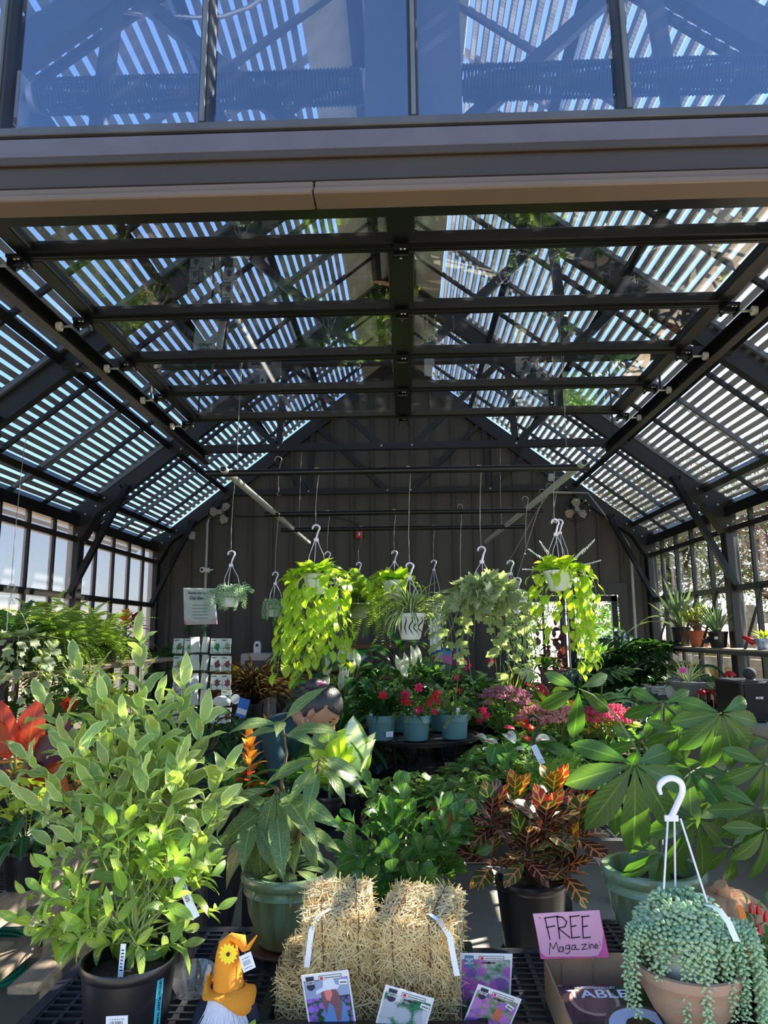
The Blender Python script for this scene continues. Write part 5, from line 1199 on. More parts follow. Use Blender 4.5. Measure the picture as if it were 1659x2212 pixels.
# ---- green hose coil on the floor
hc = atz(-32, 2070, .10); hs = root('garden_hose', 'coiled green garden hose stacked on the floor in front of the wooden bench', 'hose', (hc.x, hc.y, 0)); pts = []
for i in range(9*24):
    a = 2*PI*i/24; R = .165+.010*math.sin(i*.31)+.008*math.sin(i*.07); pts.append((hc.x+R*math.cos(a), hc.y+R*math.sin(a), .014+(i/24)*.019+.004*math.sin(i*.5)))
part('coil', MB().tube(pts, .011, 8), mat('green_hose', (40, 150, 118), .35), hs, 180)
# ================================================================== HANGING PLANTS AND PIPES
ZP = 2.60
def pipe(a, b, r, m_, label, grp, hollow=False):
    a, b = V(a), V(b); o = root('hanging_pipe', label, 'pipe', (a+b)/2, grp)
    part('tube', MB().tube([a, b], r, 14), m_, o)
    d = (b-a).normalized()
    for e, s_ in ((a, -1), (b, 1)): part('open_end', MB().tube([e+d*s_*.0005, e+d*s_*.001], r*.8, 12), INK, o, 0)
    return o
PL0, PL1 = at(482, 1013, 4.19), at(667, 1172, 7.6); PR0, PR1 = at(1262, 998, 4.17), at(1050, 1170, 7.75)
pipe(PL0, PL1, .022, PVC, 'grey-white pipe running back on the left under the roof', 'long pipes running front to back')
pipe(PR0, PR1, .022, PVC, 'grey-white pipe running back on the right under the roof', 'long pipes running front to back')
BP = [(at(445, 1016, 4.26), at(1272, 1003, 4.26)), (at(573, 1105, 5.7), at(1172, 1098, 5.7)), (at(607, 1140, 6.6), at(1134, 1133, 6.6))]
for (a, b), nm in zip(BP, ('black crossbar pipe nearest the raised door with most wire hooks', 'black crossbar pipe in the middle of the three crossbars', 'black crossbar pipe farthest back, under the fire alarm conduit')):
    z = (a.z+b.z)/2-.02; pipe((a.x, a.y, z), (b.x, b.y, z), .021, STEELB, nm, 'black crossbar pipes')
BZ = [(a.z+b.z)/2-.02 for a, b in BP]
for i, (x, y, z0, z1, nm) in enumerate([(PL0.x+.05, 4.35, 3.43, PL0.z, 'front wire carrying the left grey-white pipe'), (PR0.x-.06, 4.33, 3.43, PR0.z, 'front wire carrying the right grey-white pipe'), (PL1.x+.02, 6.8, 3.43, PL1.z+.0, 'rear wire carrying the left grey-white pipe'), (PR1.x+.05, 6.8, 3.43, PR1.z, 'rear wire carrying the right grey-white pipe')]):
    hookwire(x, y, z0+.02, z1+.0, nm)
def pxx(px, py, Y): return at(px, py, Y)
def hang(name, label, cat, hook, Y, pot_dy, r, h, bar, wl, pm=None, n=3, hm=None, c_off=0, drawpot=True, group=None):
    """plastic hanging basket: hook = pixel of hook top at depth Y; pot_dy = metres from hook top to the rim; bar = height of the pipe above"""
    t = at(hook[0], hook[1], Y); r_ = root(name, label, cat, (t.x+c_off, Y, t.z-pot_dy-h), group)
    hanger(r_, t, t.z-pot_dy, r, hm or LV, n, (t.x+c_off, Y))
    if drawpot: pot(r_, V((t.x+c_off, Y, t.z-pot_dy-h)), r, h, pm or WPOT, 'hang')
    if bar: hookwire(t.x, Y, bar+.004, t.z-.012, wl)
    return r_, V((t.x+c_off, Y, t.z-pot_dy))
r_, c = hang('pothos', 'lime green pothos in white basket with long trailing curtain of heart leaves', 'hanging plant', (683, 1134), 4.26, .30, .078, .12, BZ[0], 'wire holding the left lime pothos from the nearest crossbar', group='lime pothos baskets')
rosette(r_, c+V((0, 0, .0)), 44, 'heart', L_POT, .115, (-5, 75), rad0=.05, jig=.4)
vines(r_, c, .085, 24, (.35, .62), 'heart', L_POT, .085, .052, sway=.12, out=1.5, az=(0, 2*PI), cap=230)
r_, c = hang('pothos', 'sunlit lime pothos hanging on the right, white flower spikes behind', 'hanging plant', (1199, 1122), 4.26, .31, .080, .12, BZ[0], 'wire holding the right lime pothos from the nearest crossbar', group='lime pothos baskets')
rosette(r_, c, 36, 'heart', L_POT, .11, (0, 75), rad0=.05, jig=.4)
vines(r_, c+V((.02, 0, 0)), .085, 10, (.15, .35), 'heart', L_POT, .08, .05, sway=.1, out=1.7, cap=90)
vines(r_, c+V((.05, 0, 0)), .085, 11, (.45, .70), 'heart', L_POT, .075, .055, sway=.1, out=1.1, az=(-1.3, 1.6), cap=150)
vines(r_, c, .085, 2, (.50, .62), 'heart', L_POT, .06, .08, sway=.03, out=1.3, az=(2.4, 3.2), cap=24)
r_, c = hang('swedish_ivy', 'green plant with white flower spikes hanging behind the right lime pothos', 'hanging plant', (1208, 1122), 4.75, .34, .085, .12, 0, '')
hookwire(c.x, 4.75, 2.62, c.z+.33, 'wire behind the right lime pothos, hung from the right pipe', PR0.x-.08)
rosette(r_, c, 60, 'broad', L_POD, .06, (0, 80), rad0=.1, jig=.6); mb = MB(); fl_ = MB()
for q in ((1285, 1165), (1262, 1185), (1140, 1185), (1128, 1230), (1299, 1210), (1290, 1250), (1165, 1168), (1152, 1245), (1283, 1268)):
    e = at(*q, 4.72); pts = path(c, e, .3, 6); mb.tube(pts, .002, 4)
    for k in range(34): p, d = along(pts, .62+.38*k/34); a = k*2.4; fl_.ball(p+V((math.cos(a), math.sin(a), 0))*.009*(1.1-k/40), .0036, (1, 1, 1.3), 5, 3)
part('stem', mb, STEMG, r_); o = part('blossom', fl_, WHITEP, r_, 0); o['kind'] = 'stuff'
r_, c = hang('ivy', 'large variegated ivy trailing in a wide grey-green curtain', 'hanging plant', (1040, 1181), 4.26, .26, .085, .12, BZ[0], 'wire holding the large variegated ivy from the nearest crossbar')
bushy(r_, c, c+V((0, 0, -.03)), (.21, .2, .12), 34, 4, 'ivy', L_IVV, .09, lo=-.9, shell=.6, t0=.5)
rosette(r_, c+V((0, 0, .02)), 24, 'ivy', L_IVV, .10, (-10, 75), rad0=.09, jig=.6)
vines(r_, c, .15, 26, (.28, .58), 'ivy', L_IVV, .095, .07, sway=.12, out=1.45, cap=100)
r_, c = hang('spider_plant', 'striped spider plant in white basket decorated with a black leaf drawing', 'hanging plant', (885, 1216), 4.26, .30, .088, .155, BZ[0], 'wire holding the striped spider plant from the nearest crossbar')
rosette(r_, c, 66, 'strap', L_SPI, .24, (-15, 80), rad0=.03, jig=.5)
mb = MB()
for k in range(5):
    a = math.radians(-90+(k-2)*22); pts = [V((c.x+.083*math.cos(a+.06*math.sin(t*.9)*k), 4.26+.083*math.sin(a), c.z-.02-t*.012)) for t in range(10)]; mb.tube([p+V((0, -.002, 0)) for p in pts], [.001+.003*math.sin(PI*t/9) for t in range(10)], 5)
part('leaf_drawing', mb, INK, r_, 0)
r_, c = hang('pothos', 'green pothos hanging from the middle crossbar, behind the spider plant', 'hanging plant', (852, 1190), 5.7, .24, .10, .14, BZ[1], 'wire holding the rear pothos from the middle crossbar')
rosette(r_, c, 34, 'heart', L_POT, .13, (-5, 75), rad0=.06, jig=.4); vines(r_, c, .10, 14, (.1, .32), 'heart', L_POT, .10, .07, sway=.1, out=1.5, cap=100)
r_, c = hang('boston_fern', 'feathery bright green fern hanging between the two lime pothos', 'hanging plant', (775, 1215), 6.3, .36, .10, .13, 0, '')
hookwire(c.x, 6.6, BZ[2]+.004, c.z+.345, 'long wire above the feathery hanging fern', c.x, 6.3)
rosette(r_, c, 110, 'frond', L_FRN, .50, (-45, 75), rad0=.03, jig=.5)
r_, c = hang('pothos', 'dark green trailing pothos hidden behind the left lime pothos', 'hanging plant', (708, 1192), 5.7, .42, .10, .14, BZ[1], 'wire holding the hidden dark pothos from the middle crossbar')
rosette(r_, c, 20, 'heart', L_POD, .10, (0, 70), rad0=.06); vines(r_, c+V((-.12, 0, 0)), .14, 16, (.35, .62), 'heart', L_POD, .085, .06, sway=.1, out=1.4, az=(1.6, 4.7), cap=150)
r_, c = hang('string_of_pearls', 'string of pearls in small white basket right of the spider plant', 'hanging plant', (937, 1237-27), 6.6, .40, .075, .12, BZ[2], 'thin wire holding the small string of pearls', group='string of pearls baskets')
PRL = mat('pearl_green', (150, 184, 120), .4)
def pearls(r_, c, rr, n, Ls, dens=95, s=.0075):
    mb = MB(); st = MB()
    for i in range(n):
        a = 2*PI*i/n; L = U(*Ls); x, y = c.x+rr*math.cos(a)*1.05, c.y+rr*math.sin(a)*1.05; pts = [V((c.x+rr*.6*math.cos(a), c.y+rr*.6*math.sin(a), c.z+.01)), V((x, y, c.z)), V((x+U(-.02, .02), y, c.z-L))]; st.tube(pts, .001, 3)
        for k in range(int(L*dens)): p, d = along(pts, U(.3, 1)); mb.ball(p+V((U(-1, 1), U(-1, 1), U(-1, 1)))*.007, s*U(.7, 1.1), (1, 1, 1), 5, 4)
    o = part('pearl_leaves', mb, PRL, r_, 180); o['kind'] = 'stuff'; part('stem', st, STEMG, r_, 0)
pearls(r_, c, .075, 20, (.1, .42))
r_, c = hang('string_of_pearls', 'long string of pearls beside the variegated ivy curtain', 'hanging plant', (1118, 1248), 5.2, .12, .075, .10, 0, '', group='string of pearls baskets')
hookwire(PR0.x+(PR1.x-PR0.x)*.288, 5.2, PR0.z+.025, c.z+.11, 'long wire above the string of pearls by the ivy', c.x)
pearls(r_, c, .085, 24, (.25, .62), 110)
r_, c = hang('vine_basket', 'fine curly-leaved basket hanging just left of the spider plant', 'hanging plant', (1102, 1211), 5.0, .26, .08, .11, 0, '')
r_['label'] = 'pale trailing basket plant right of the variegated ivy'
hookwire(PR0.x+(PR1.x-PR0.x)*.232, 5.0, PR0.z+.025, c.z+.25, 'wire above the pale trailing basket plant', c.x); rosette(r_, c, 60, 'ivy', L_IVV, .05, (-30, 70), rad0=.06, jig=.6)
for (hk_, Y, bar_, nm, lab, nn, Ls) in (((500, 1190), 4.4, PL0.z, 'burro_tail', 'small burro tail in white square basket beside the seed sign', 34, (.03, .12)), ((595, 1236), 5.6, PL0.z, 'burro_tail', 'small burro tail hanging left of the lime pothos', 34, (.04, .13))):
    r_, c = hang(nm, lab, 'hanging plant', hk_, Y, .26, .072, .09, 0, '', group='small burro tail baskets')
    t0 = at(503 if Y < 5 else 598, 1040 if Y < 5 else 1120, Y); hookwire(t0.x, Y, t0.z+.03, c.z+.245, 'twisted wire above the burro tail '+('beside the seed sign' if Y < 5 else 'left of the lime pothos'), c.x, Y)
    tails(r_, c, .075, nn, Ls, .016, 260, .04); 
    if Y < 5: tails(r_, c, .11, 3, (.08, .14), .016, 260, .02, az=(2.6, 3.6), out=1.2); tails(r_, c, .09, 3, (.0, .01), .016, 260, .05, az=(-.3, .4), out=1.3)
for i, (px, py0, py1, Y, nm) in enumerate([(994, 1100, 1250, 5.7, 'empty wire hook hanging from the middle crossbar, right part'), (1135, 1085, 1195, 4.9, 'empty wire hook chained from the right grey pipe'), (601, 1000, 1068, 4.26, 'empty short wire hook near the left pipe')]):
    a, b = at(px, py0, Y), at(px+2, py1, Y); hookwire(a.x, Y, a.z+.02, b.z, nm, b.x)
# ================================================================== MIDDLE BENCHES
# round metal table
RC = V((at(905, 1578, 4.22).x, 4.22, ZT)); zr_ = at(905, 1574, 3.9).z; zr_ = 1.03
rt = root('round_table', 'low round black metal table carrying the teal pots', 'table', RC)
part('table_top', MB().lathe([(.30, zr_-.02), (.335, zr_-.02), (.345, zr_-.008), (.345, zr_+.006), (.335, zr_+.006), (.332, zr_-.004), (.001, zr_-.004)], (RC.x, RC.y, 0), 56), mat('worn_black_metal', (46, 42, 44), .45, .5, .3, 8), rt, 50)
for k in range(4):
    a = PI/4+k*PI/2+.2; part('leg', MB().tube([(RC.x+.26*math.cos(a), RC.y+.26*math.sin(a), zr_-.02), (RC.x+.24*math.cos(a), RC.y+.24*math.sin(a), .9), (RC.x+.28*math.cos(a), RC.y+.28*math.sin(a), ZT)], .010, 8), STEELB, rt)
part('leg_ring', MB().tube([(RC.x+.245*math.cos(2*PI*k/24), RC.y+.245*math.sin(2*PI*k/24), .88) for k in range(25)], .005, 6), STEELB, rt)
def cactus(px, Yp, label, flowers_=0, seed_=0, grp='holiday cactus in teal pots', r=.082):
    p = at(px, 1570, Yp); c = V((p.x, Yp, zr_+.002)); r_ = root('holiday_cactus', label, 'potted plant', c, grp); zt = pot(r_, c, r, .135, TEAL, 'azalea')
    mb = MB(); ends = []
    for i in range(34):
        a = i*2.4; e = math.radians(U(20, 85)); p = V((c.x+U(-.03, .03), c.y+U(-.03, .03), zt)); d = V((math.cos(a)*math.cos(e), math.sin(a)*math.cos(e), math.sin(e)))
        for k in range(random.choice((4, 5, 6))):
            s_ = .036; leaf(r_, 'seg', L_CAC, p, d, V((math.sin(a*3), math.cos(a*2), .6)), s_*U(.9, 1.2)) if len(r_.children) < 210 else None
            p = p+d*s_*.95; d = (d+V((U(-.2, .2), U(-.2, .2), -.26))).normalized()
        ends.append((p, d))
    for i in range(flowers_):
        p, d = ends[(i*3) % len(ends)] if not isinstance(flowers_, list) else (flowers_[i], V((0, 0, -1)))
        blossom(r_, p, d)
    return r_, c
def blossom(r_, p, d, s=.03, m_=None, n=5):
    o = d.orthogonal().normalized(); q = d.cross(o)
    mb = MB()
    for tier in range(2):
        for k in range(n):
            a = 2*PI*k/n+tier*.6; rd = o*math.cos(a)+q*math.sin(a); b = p+d*s*.5*tier; t1 = b+d*s*.5+rd*s*.55; t2 = b+d*s*.35+rd*s*1.15; sd_ = rd.cross(d)*s*.25; j = len(mb.v)
            mb.v += [tuple(b), tuple(t1+sd_), tuple(t2), tuple(t1-sd_)]; mb.f.append((j, j+1, j+2, j+3))
    mb.tube([p, p+d*s*1.5], s*.12, 4); f = part('blossom', mb, m_ or L_PNK, r_, 0); return f
r_, c = cactus(823, 4.05, 'grassy dark plant in teal pot with barcode label, left on round table', 0) if False else (None, None)
def tealplant(px, Y, label, kind):
    p = at(px, 1570, Y); c = V((p.x, Y, zr_+.002)); r_ = root(kind, label, 'potted plant', c, 'plants in teal pots on the round table'); z = pot(r_, c, .082, .135, TEAL, 'azalea'); return r_, V((c.x, c.y, z))
r_, c = tealplant(824, 4.02, 'dark grassy plant in barcoded teal pot, left on the round table', 'grass_lily')
rosette(r_, c, 70, 'strap', L_LIL, .26, (25, 85), rad0=.03, jig=.6, svar=.3); label_on(r_, face(c+V((.045, -.068, -.075)), (.55, -1, -.12)), .042, .028, 9)
stake(r_, c+V((-.055, -.04, -.02)), .065)
for i, (px, Y, lb, ex) in enumerate(((898, 4.0, 'holiday cactus with crimson blossoms in middle teal pot of the round table', [(827, 1500), (866, 1505), (880, 1512), (935, 1500), (925, 1512), (943, 1508), (900, 1528), (935, 1530), (876, 1498), (905, 1483), (945, 1490)]), (981, 4.05, 'leafy holiday cactus in right teal pot of the round table', [(1040, 1530), (1048, 1540)]))):
    r_, c = cactus(px, Y, lb, 0, grp='plants in teal pots on the round table')
    for q in ex: blossom(r_, at(q[0], q[1], Y-.12), V((U(-.5, .5), U(-.8, -.2), U(-1, -.2))).normalized(), .026)
    stake(r_, c+V((.0 if i == 0 else .02, -.06, .12)), .05)
for (px, Y, lb) in ((860, 4.36, 'holiday cactus in teal pot at the back of the round table, left'), (955, 4.38, 'holiday cactus in teal pot at the back of the round table, right')):
    cactus(px, Y, lb, 3, grp='plants in teal pots on the round table')
def stand(px, py, Y, label, name, m_=BLKPOT, r=.08, h=.14, cat='potted plant', grp=None, z=ZT, kind='nursery'):
    p = at(px, py, Y); c = V((p.x, Y, z)); r_ = root(name, label, cat, c, grp); zz = pot(r_, c, r, h, m_, kind); return r_, V((c.x, c.y, zz))
def spathes(r_, c, pxs, Y, s, m_=L_SPA, kind='spathe', spadix=None):
    mb = MB(); sp_ = MB()
    for q in pxs:
        e = at(q[0], q[1], Y+U(-.05, .05)); mb.tube(path(c, e, .7, 5), .003, 5); d = V((U(-.35, .35), U(-.2, .2), 1)) if kind == 'spathe' else V((U(-.6, .6), -.5, U(-.1, .6)))
        leaf(r_, kind, m_, e, d, (U(-.5, .5), -1, .1) if kind == 'spathe' else (U(-.3, .3), -.6, 1), s*U(.8, 1.15), name='spathe')
        sp_.tube([e, e+V(d).normalized()*s*.4+V((0, -.02, 0))], .005, 5)
    part('flower_stalk', mb, STEMG, r_); part('spadix', sp_, spadix or mat('cream_spadix', (220, 215, 150), .6), r_)
r_, c = stand(752, 1600, 4.75, 'tall peace lily with cluster of white spathes behind the person', 'peace_lily', r=.12, h=.2)
petioled(r_, c, 80, 'lily', L_LIL, .26, .52, .26, el=(-35, 50)); spathes(r_, c, [(735, 1445), (752, 1425), (765, 1450), (712, 1455), (700, 1490), (745, 1470), (775, 1440), (735, 1490)], 4.7, .13)
r_, c = stand(870, 1480, 5.0, 'peace lily with white spathes rising behind the round table', 'peace_lily', r=.12, h=.2)
petioled(r_, c, 90, 'lily', L_LIL, .26, .60, .30, el=(-35, 50)); spathes(r_, c, [(865, 1450), (877, 1447), (893, 1438), (900, 1440), (880, 1465)], 4.8, .13)
r_, c = stand(960, 1500, 5.1, 'dark broad-leaved foliage plant behind the holiday cactus', 'foliage_plant', r=.12, h=.2)
petioled(r_, c, 70, 'broad', L_LIL, .17, .5, .28, el=(-35, 40))
r_, c = stand(735, 1640, 4.2, 'arching dark grass lily right of the person', 'grass_lily', r=.1, h=.16)
rosette(r_, c, 120, 'strap', L_LIL, .40, (15, 88), rad0=.03, jig=.6)
# bromeliads
def bromeliad(px, py, Y, label, m1, m2, s=.13, leafs=True, z=ZT, n=26, st=.16):
    e = at(px, py, Y); c = V((e.x, Y, z)); r_ = root('bromeliad', label, 'potted plant', c, 'bromeliads'); zz = pot(r_, c, .06, .11, BLKPOT); cc = V((c.x, c.y, zz))
    if leafs: rosette(r_, cc, 18, 'strap', L_FIC, max(.25, .2), (25, 75), rad0=.02, sx=1.3)
    part('stem', MB().tube([cc, V((e.x, Y, e.z-.02))], [.010, .008], 6), STEMG, r_)
    for i in range(n):
        t = i/n; a = i*2.4; el = math.radians(5+70*t); d = V((math.cos(a)*math.cos(el), math.sin(a)*math.cos(el), math.sin(el)))
        leaf(r_, 'petal', m1 if t > .35 else m2, V((e.x, Y, e.z-st*(1-t))), d, V((-math.cos(a)*math.sin(el), -math.sin(a)*math.sin(el), math.cos(el))), s*(1.1-.45*t), name='bract', sx=s*1.2)
    return r_
bromeliad(540, 1590, 3.3, 'bromeliad with tall flame-orange and coral flower spike on middle bench', L_ORG, L_RDB, .11, n=30, st=.26)
bromeliad(577, 1560, 3.75, 'smaller yellow-orange bromeliad with magenta tips behind the tall one', L_ORG, L_MAG, .08, n=18, st=.08)
bromeliad(592, 1600, 3.5, 'orange bromeliad star low behind the speckled leaves', L_ORG, L_MAG, .09, n=16, st=.06)
r_, c = stand(765, 1760, 3.45, 'dumb cane with big white leaf edged in green', 'dumb_cane')
for (a, e, s_, m_) in ((-1.6, 80, .30, L_DIE), (-.6, 50, .24, L_DIE), (3.6, 45, .22, L_POD), (-2.2, 35, .2, L_POD), (.4, 60, .25, L_DIE), (2.2, 60, .24, L_DIE), (-1.2, 20, .18, L_POD), (-2.8, 60, .2, L_DIE), (4.6, 62, .2, L_DIE)):
    e = math.radians(e); d = V((math.cos(a)*math.cos(e)*.6, math.sin(a)*math.cos(e), math.sin(e))); leaf(r_, 'broad', m_, c+V((0, 0, .06)), d, V((-math.cos(a)*math.sin(e), -abs(math.sin(e)), math.cos(e))), s_)
part('stem', MB().tube([c, c+V((0, 0, .1))], .014, 7), STEMG, r_)
r_, c = stand(712, 1760, 3.35, 'yellow-green mottled foliage plant under the person face', 'mottled_plant', r=.07)
for i in range(16): a = i*2.4; e = math.radians(20+60*i/16); d = V((math.cos(a)*math.cos(e), math.sin(a)*math.cos(e), math.sin(e))); leaf(r_, 'broad', L_LIM if i % 3 else L_SPT, c+V((0, 0, .06+.12*i/16)), d, (0, -.8, .8), .17)
part('stem', MB().tube([c, c+V((0, 0, .18))], .007, 6), STEMG, r_)
for i, (px, py, Y, lb, nn, m_, pm) in enumerate([(850, 1740, 3.35, 'small green ivy below the round table, left', 70, L_IVY, BLKPOT), (965, 1735, 3.3, 'broad-leaved green ivy in terracotta pot in front of the round table', 110, L_IVY, TPOT), (905, 1760, 3.4, 'trailing green ivy between the round table legs', 70, L_IVY, BLKPOT), (1015, 1700, 3.75, 'green ivy right of the round table legs', 70, L_IVY, BLKPOT)]):
    r_, c = stand(px, py, Y, lb, 'potted_ivy', pm, .075, .12, grp='ivy pots on the middle bench')
    petioled(r_, c, nn//2, 'ivy', m_, .07, .14, .13, el=(-40, 20)); vines(r_, c, .08, 9, (.05, .12), 'ivy', m_, .06, .04, out=1.5, cap=nn)
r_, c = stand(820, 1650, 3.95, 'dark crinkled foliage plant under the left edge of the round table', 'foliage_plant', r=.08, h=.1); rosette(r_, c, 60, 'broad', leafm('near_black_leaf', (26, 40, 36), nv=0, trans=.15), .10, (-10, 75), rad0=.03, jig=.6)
r_, c = stand(1085, 1690, 3.9, 'anthurium with white and blush pink spathes', 'anthurium', r=.08, h=.13, grp='anthuriums')
petioled(r_, c, 38, 'heart', L_FIC, .11, .22, .20, el=(-50, 20)); spathes(r_, c, [(1030, 1590), (1062, 1628), (1110, 1625), (1052, 1600), (1140, 1640), (1095, 1585), (1160, 1600)], 3.85, .075, L_SPA, 'heart', mat('pink_spadix', (220, 120, 120), .5))
r_, c = stand(1150, 1640, 4.2, 'anthurium with salmon red spathes under the black hook', 'anthurium', r=.08, h=.13, grp='anthuriums')
petioled(r_, c, 30, 'heart', L_FIC, .11, .2, .16, el=(-50, 20)); spathes(r_, c, [(1110, 1575), (1135, 1590), (1150, 1570), (1125, 1560)], 4.15, .07, L_SRD, 'heart')
def fineplant(px, py, Y, rx, ry, rz2, n, m_, label, name, s=.012, potr=.08, z=ZT, dens=7):
    p = at(px, py, Y); c = V((p.x, Y, z)); r_ = root(name, label, 'potted plant', c, None); zz = pot(r_, c, potr, .12, BLKPOT); mb = MB(); st = MB(); cc = V((p.x, Y, p.z))
    for i in range(n):
        e = ellp(cc, (rx, ry, rz2), -.8, .3); pts = path(V((c.x, c.y, zz)), e, .9, 6)
        if i % 4 == 0: st.tube(pts, .0013, 3)
        for k in range(dens*4):
            q, d = along(pts, U(.3, 1)); o = V((U(-1, 1), U(-1, 1), U(-.3, 1))).normalized(); w_ = o.orthogonal().normalized()*s*.14; j = len(mb.v); q = q+o*U(0, s)
            mb.v += [tuple(q-w_), tuple(q+w_), tuple(q+o*s)]; mb.f.append((j, j+1, j+2))
    o = part('foliage', mb, m_, r_, 0); o['kind'] = 'stuff'; part('stem', st, STEMG, r_, 0); return r_
FN = leafm('asparagus_green', (130, 164, 66), trans=.4, nv=0)
r_ = fineplant(1165, 1680, 3.7, .22, .2, .13, 190, FN, 'sunlit feathery asparagus fern with black hanger hook and white tag', 'asparagus_fern', .016)
fineplant(1235, 1660, 3.95, .12, .15, .11, 110, FN, 'second asparagus fern clump, brightest one at bench edge', 'asparagus_fern', .016, .06)
BH = [at(*q, 3.66) for q in ((1141, 1563), (1143, 1550), (1153, 1545), (1163, 1553), (1165, 1572), (1156, 1590), (1152, 1608), (1150, 1640))]
part('hanger', MB().tube(BH, [.004, .006, .007, .007, .007, .006, .005, .003], 7), BLKP, r_)
part('plant_tag', MB().beam(at(1152, 1610, 3.64), at(1172, 1650, 3.6), .030, .001, (0, -1, .3)), PAPER, r_, 0)
def stonecrop(px, py, Y, rx, col, label, n=30, z=ZT, tone=None):
    p = at(px, py, Y); c = V((p.x, Y, z)); r_ = root('stonecrop', label, 'potted plant', c, 'stonecrop flowers'); zz = pot(r_, c, .09, .13, BLKPOT); mb = MB(); cc = V((p.x, Y, p.z))
    for i in range(n):
        a = i*2.4; f = math.sqrt((i+.5)/n); e = cc+V((math.cos(a)*f*rx, math.sin(a)*f*rx, .09*(1-f*f)+U(-.02, .02))); mb.tube(path(V((c.x, c.y, zz)), e, .6, 4), .0025, 4)
        fm = MB()
        for k in range(46):
            q = V((U(-1, 1), U(-1, 1), U(-.2, .5))); 
            if q.length > 1: q.normalize()
            fm.ball(e+q*.034, .0062, (1, 1, .8), 4, 3)
        o = part('flower_head', fm, col, r_, 0)
        if i % 2 == 0: leaf(r_, 'broad', L_LIM, e-V((0, 0, .05)), V((math.cos(a), math.sin(a), .2)), (0, -.4, 1), .06); leaf(r_, 'broad', L_POD, e-V((0, 0, .09)), V((math.cos(a+2), math.sin(a+2), .1)), (0, -.4, 1), .06)
    part('stem', mb, STEMG, r_); bushy(r_, V((c.x, c.y, zz)), cc-V((0, 0, .09)), (rx, rx, .09), 22, 5, 'broad', L_POD, .06, lo=-.9, shell=.6, t0=.5)
SPK = mat('dusty_pink_flower', (198, 132, 146), .8, 0, .35, 60, col2=(150, 84, 100)); SPR = mat('rose_flower', (226, 76, 110), .8, 0, .3, 60, col2=(186, 60, 90)); SPL = mat('pale_pink_flower', (224, 160, 148), .8, 0, .3, 60, col2=(200, 110, 110))
stonecrop(1092, 1515, 4.9, .17, SPK, 'dusty pink stonecrop nearest the round table', 36)
stonecrop(1150, 1560, 4.7, .10, SPL, 'small salmon stonecrop between the dusty pink and pale pink ones', 18)
stonecrop(1205, 1560, 4.75, .16, SPL, 'pale pink stonecrop with yellow-green leaves in the sun', 34)
stonecrop(1310, 1558, 4.85, .20, SPR, 'bright rose stonecrop behind the money tree', 46)
r_, c = stand(1190, 1560, 5.25, 'lime yellow leafy plant behind the pale pink stonecrop', 'lime_foliage', r=.08); petioled(r_, c, 46, 'broad', L_LIM, .13, .30, .16, el=(-30, 50))
r_, c = stand(1100, 1500, 5.45, 'upright sword-leaved plant with yellow edges', 'snake_plant', r=.09, h=.16)
rosette(r_, c, 44, 'stiff', L_SNK, .46, (50, 88), rad0=.03, jig=.5, sx=.8)
r_, c = stand(1150, 1540, 5.5, 'anthurium with dark red glossy spathes beside the sword-leaved plant', 'anthurium', r=.09, h=.15, grp='anthuriums')
petioled(r_, c, 30, 'heart', L_POD, .15, .34, .22, el=(-40, 30)); spathes(r_, c, [(1142, 1480), (1152, 1490), (1165, 1515), (1178, 1525), (1186, 1518), (1132, 1500)], 5.4, .11, L_SRD, 'heart'); spathes(r_, c, [(1172, 1498), (1181, 1505)], 5.4, .08, L_PNK, 'heart')
r_, c = stand(1140, 1500, 5.8, 'white moth orchid behind the red anthurium', 'orchid', r=.07, h=.12)
rosette(r_, c, 6, 'broad', L_POD, .2, (10, 50)); mb = MB(); mb.tube(path(c, at(1138, 1450, 5.75), .8, 6), .003, 5); part('stem', mb, STEMG, r_)
for q in ((1128, 1460), (1136, 1452), (1147, 1455), (1140, 1466)): blossom(r_, at(q[0], q[1], 5.72), V((0, -1, -.1)), .035, L_SPA)
# filler plants on the rear bench that the photo shows as dark foliage
for i, (px, py, Y, nm, lb, kd, m_, n, s_, h_, sp_) in enumerate([
    (800, 1480, 5.4, 'foliage_plant', 'dark strappy plant between the two peace lilies', 'lily', L_LIL, 60, .24, .5, .25),
    (1020, 1480, 5.6, 'foliage_plant', 'mid green leafy plant below the variegated ivy', 'broad', L_FIC, 60, .14, .42, .26),
    (920, 1450, 5.9, 'foliage_plant', 'green leafy plant below the white spider plant basket', 'broad', L_FIC, 60, .15, .55, .26),
    (1060, 1470, 5.75, 'kalanchoe', 'dark leafy kalanchoe with small magenta flowers', 'broad', L_FIC, 50, .1, .36, .2),
    (1270, 1600, 4.9, 'coleus', 'dark yellow-veined coleus in front of the rose stonecrop', 'broad', L_CRY, 30, .12, .22, .16),
    (1240, 1600, 5.2, 'foliage_plant', 'green bushy plant under the rose stonecrop', 'broad', L_LIM, 40, .10, .2, .2)]):
    r_, c = stand(px, py, Y, lb, nm, r=.10, h=.16); petioled(r_, c, n, kd, m_, s_, h_, sp_, el=(-35, 50))
    if nm == 'kalanchoe':
        for q in ((1000, 1430), (1010, 1436), (1060, 1430), (1003, 1440)): blossom(r_, at(q[0], q[1], 5.5), V((0, -1, .2)), .03, L_MAG)
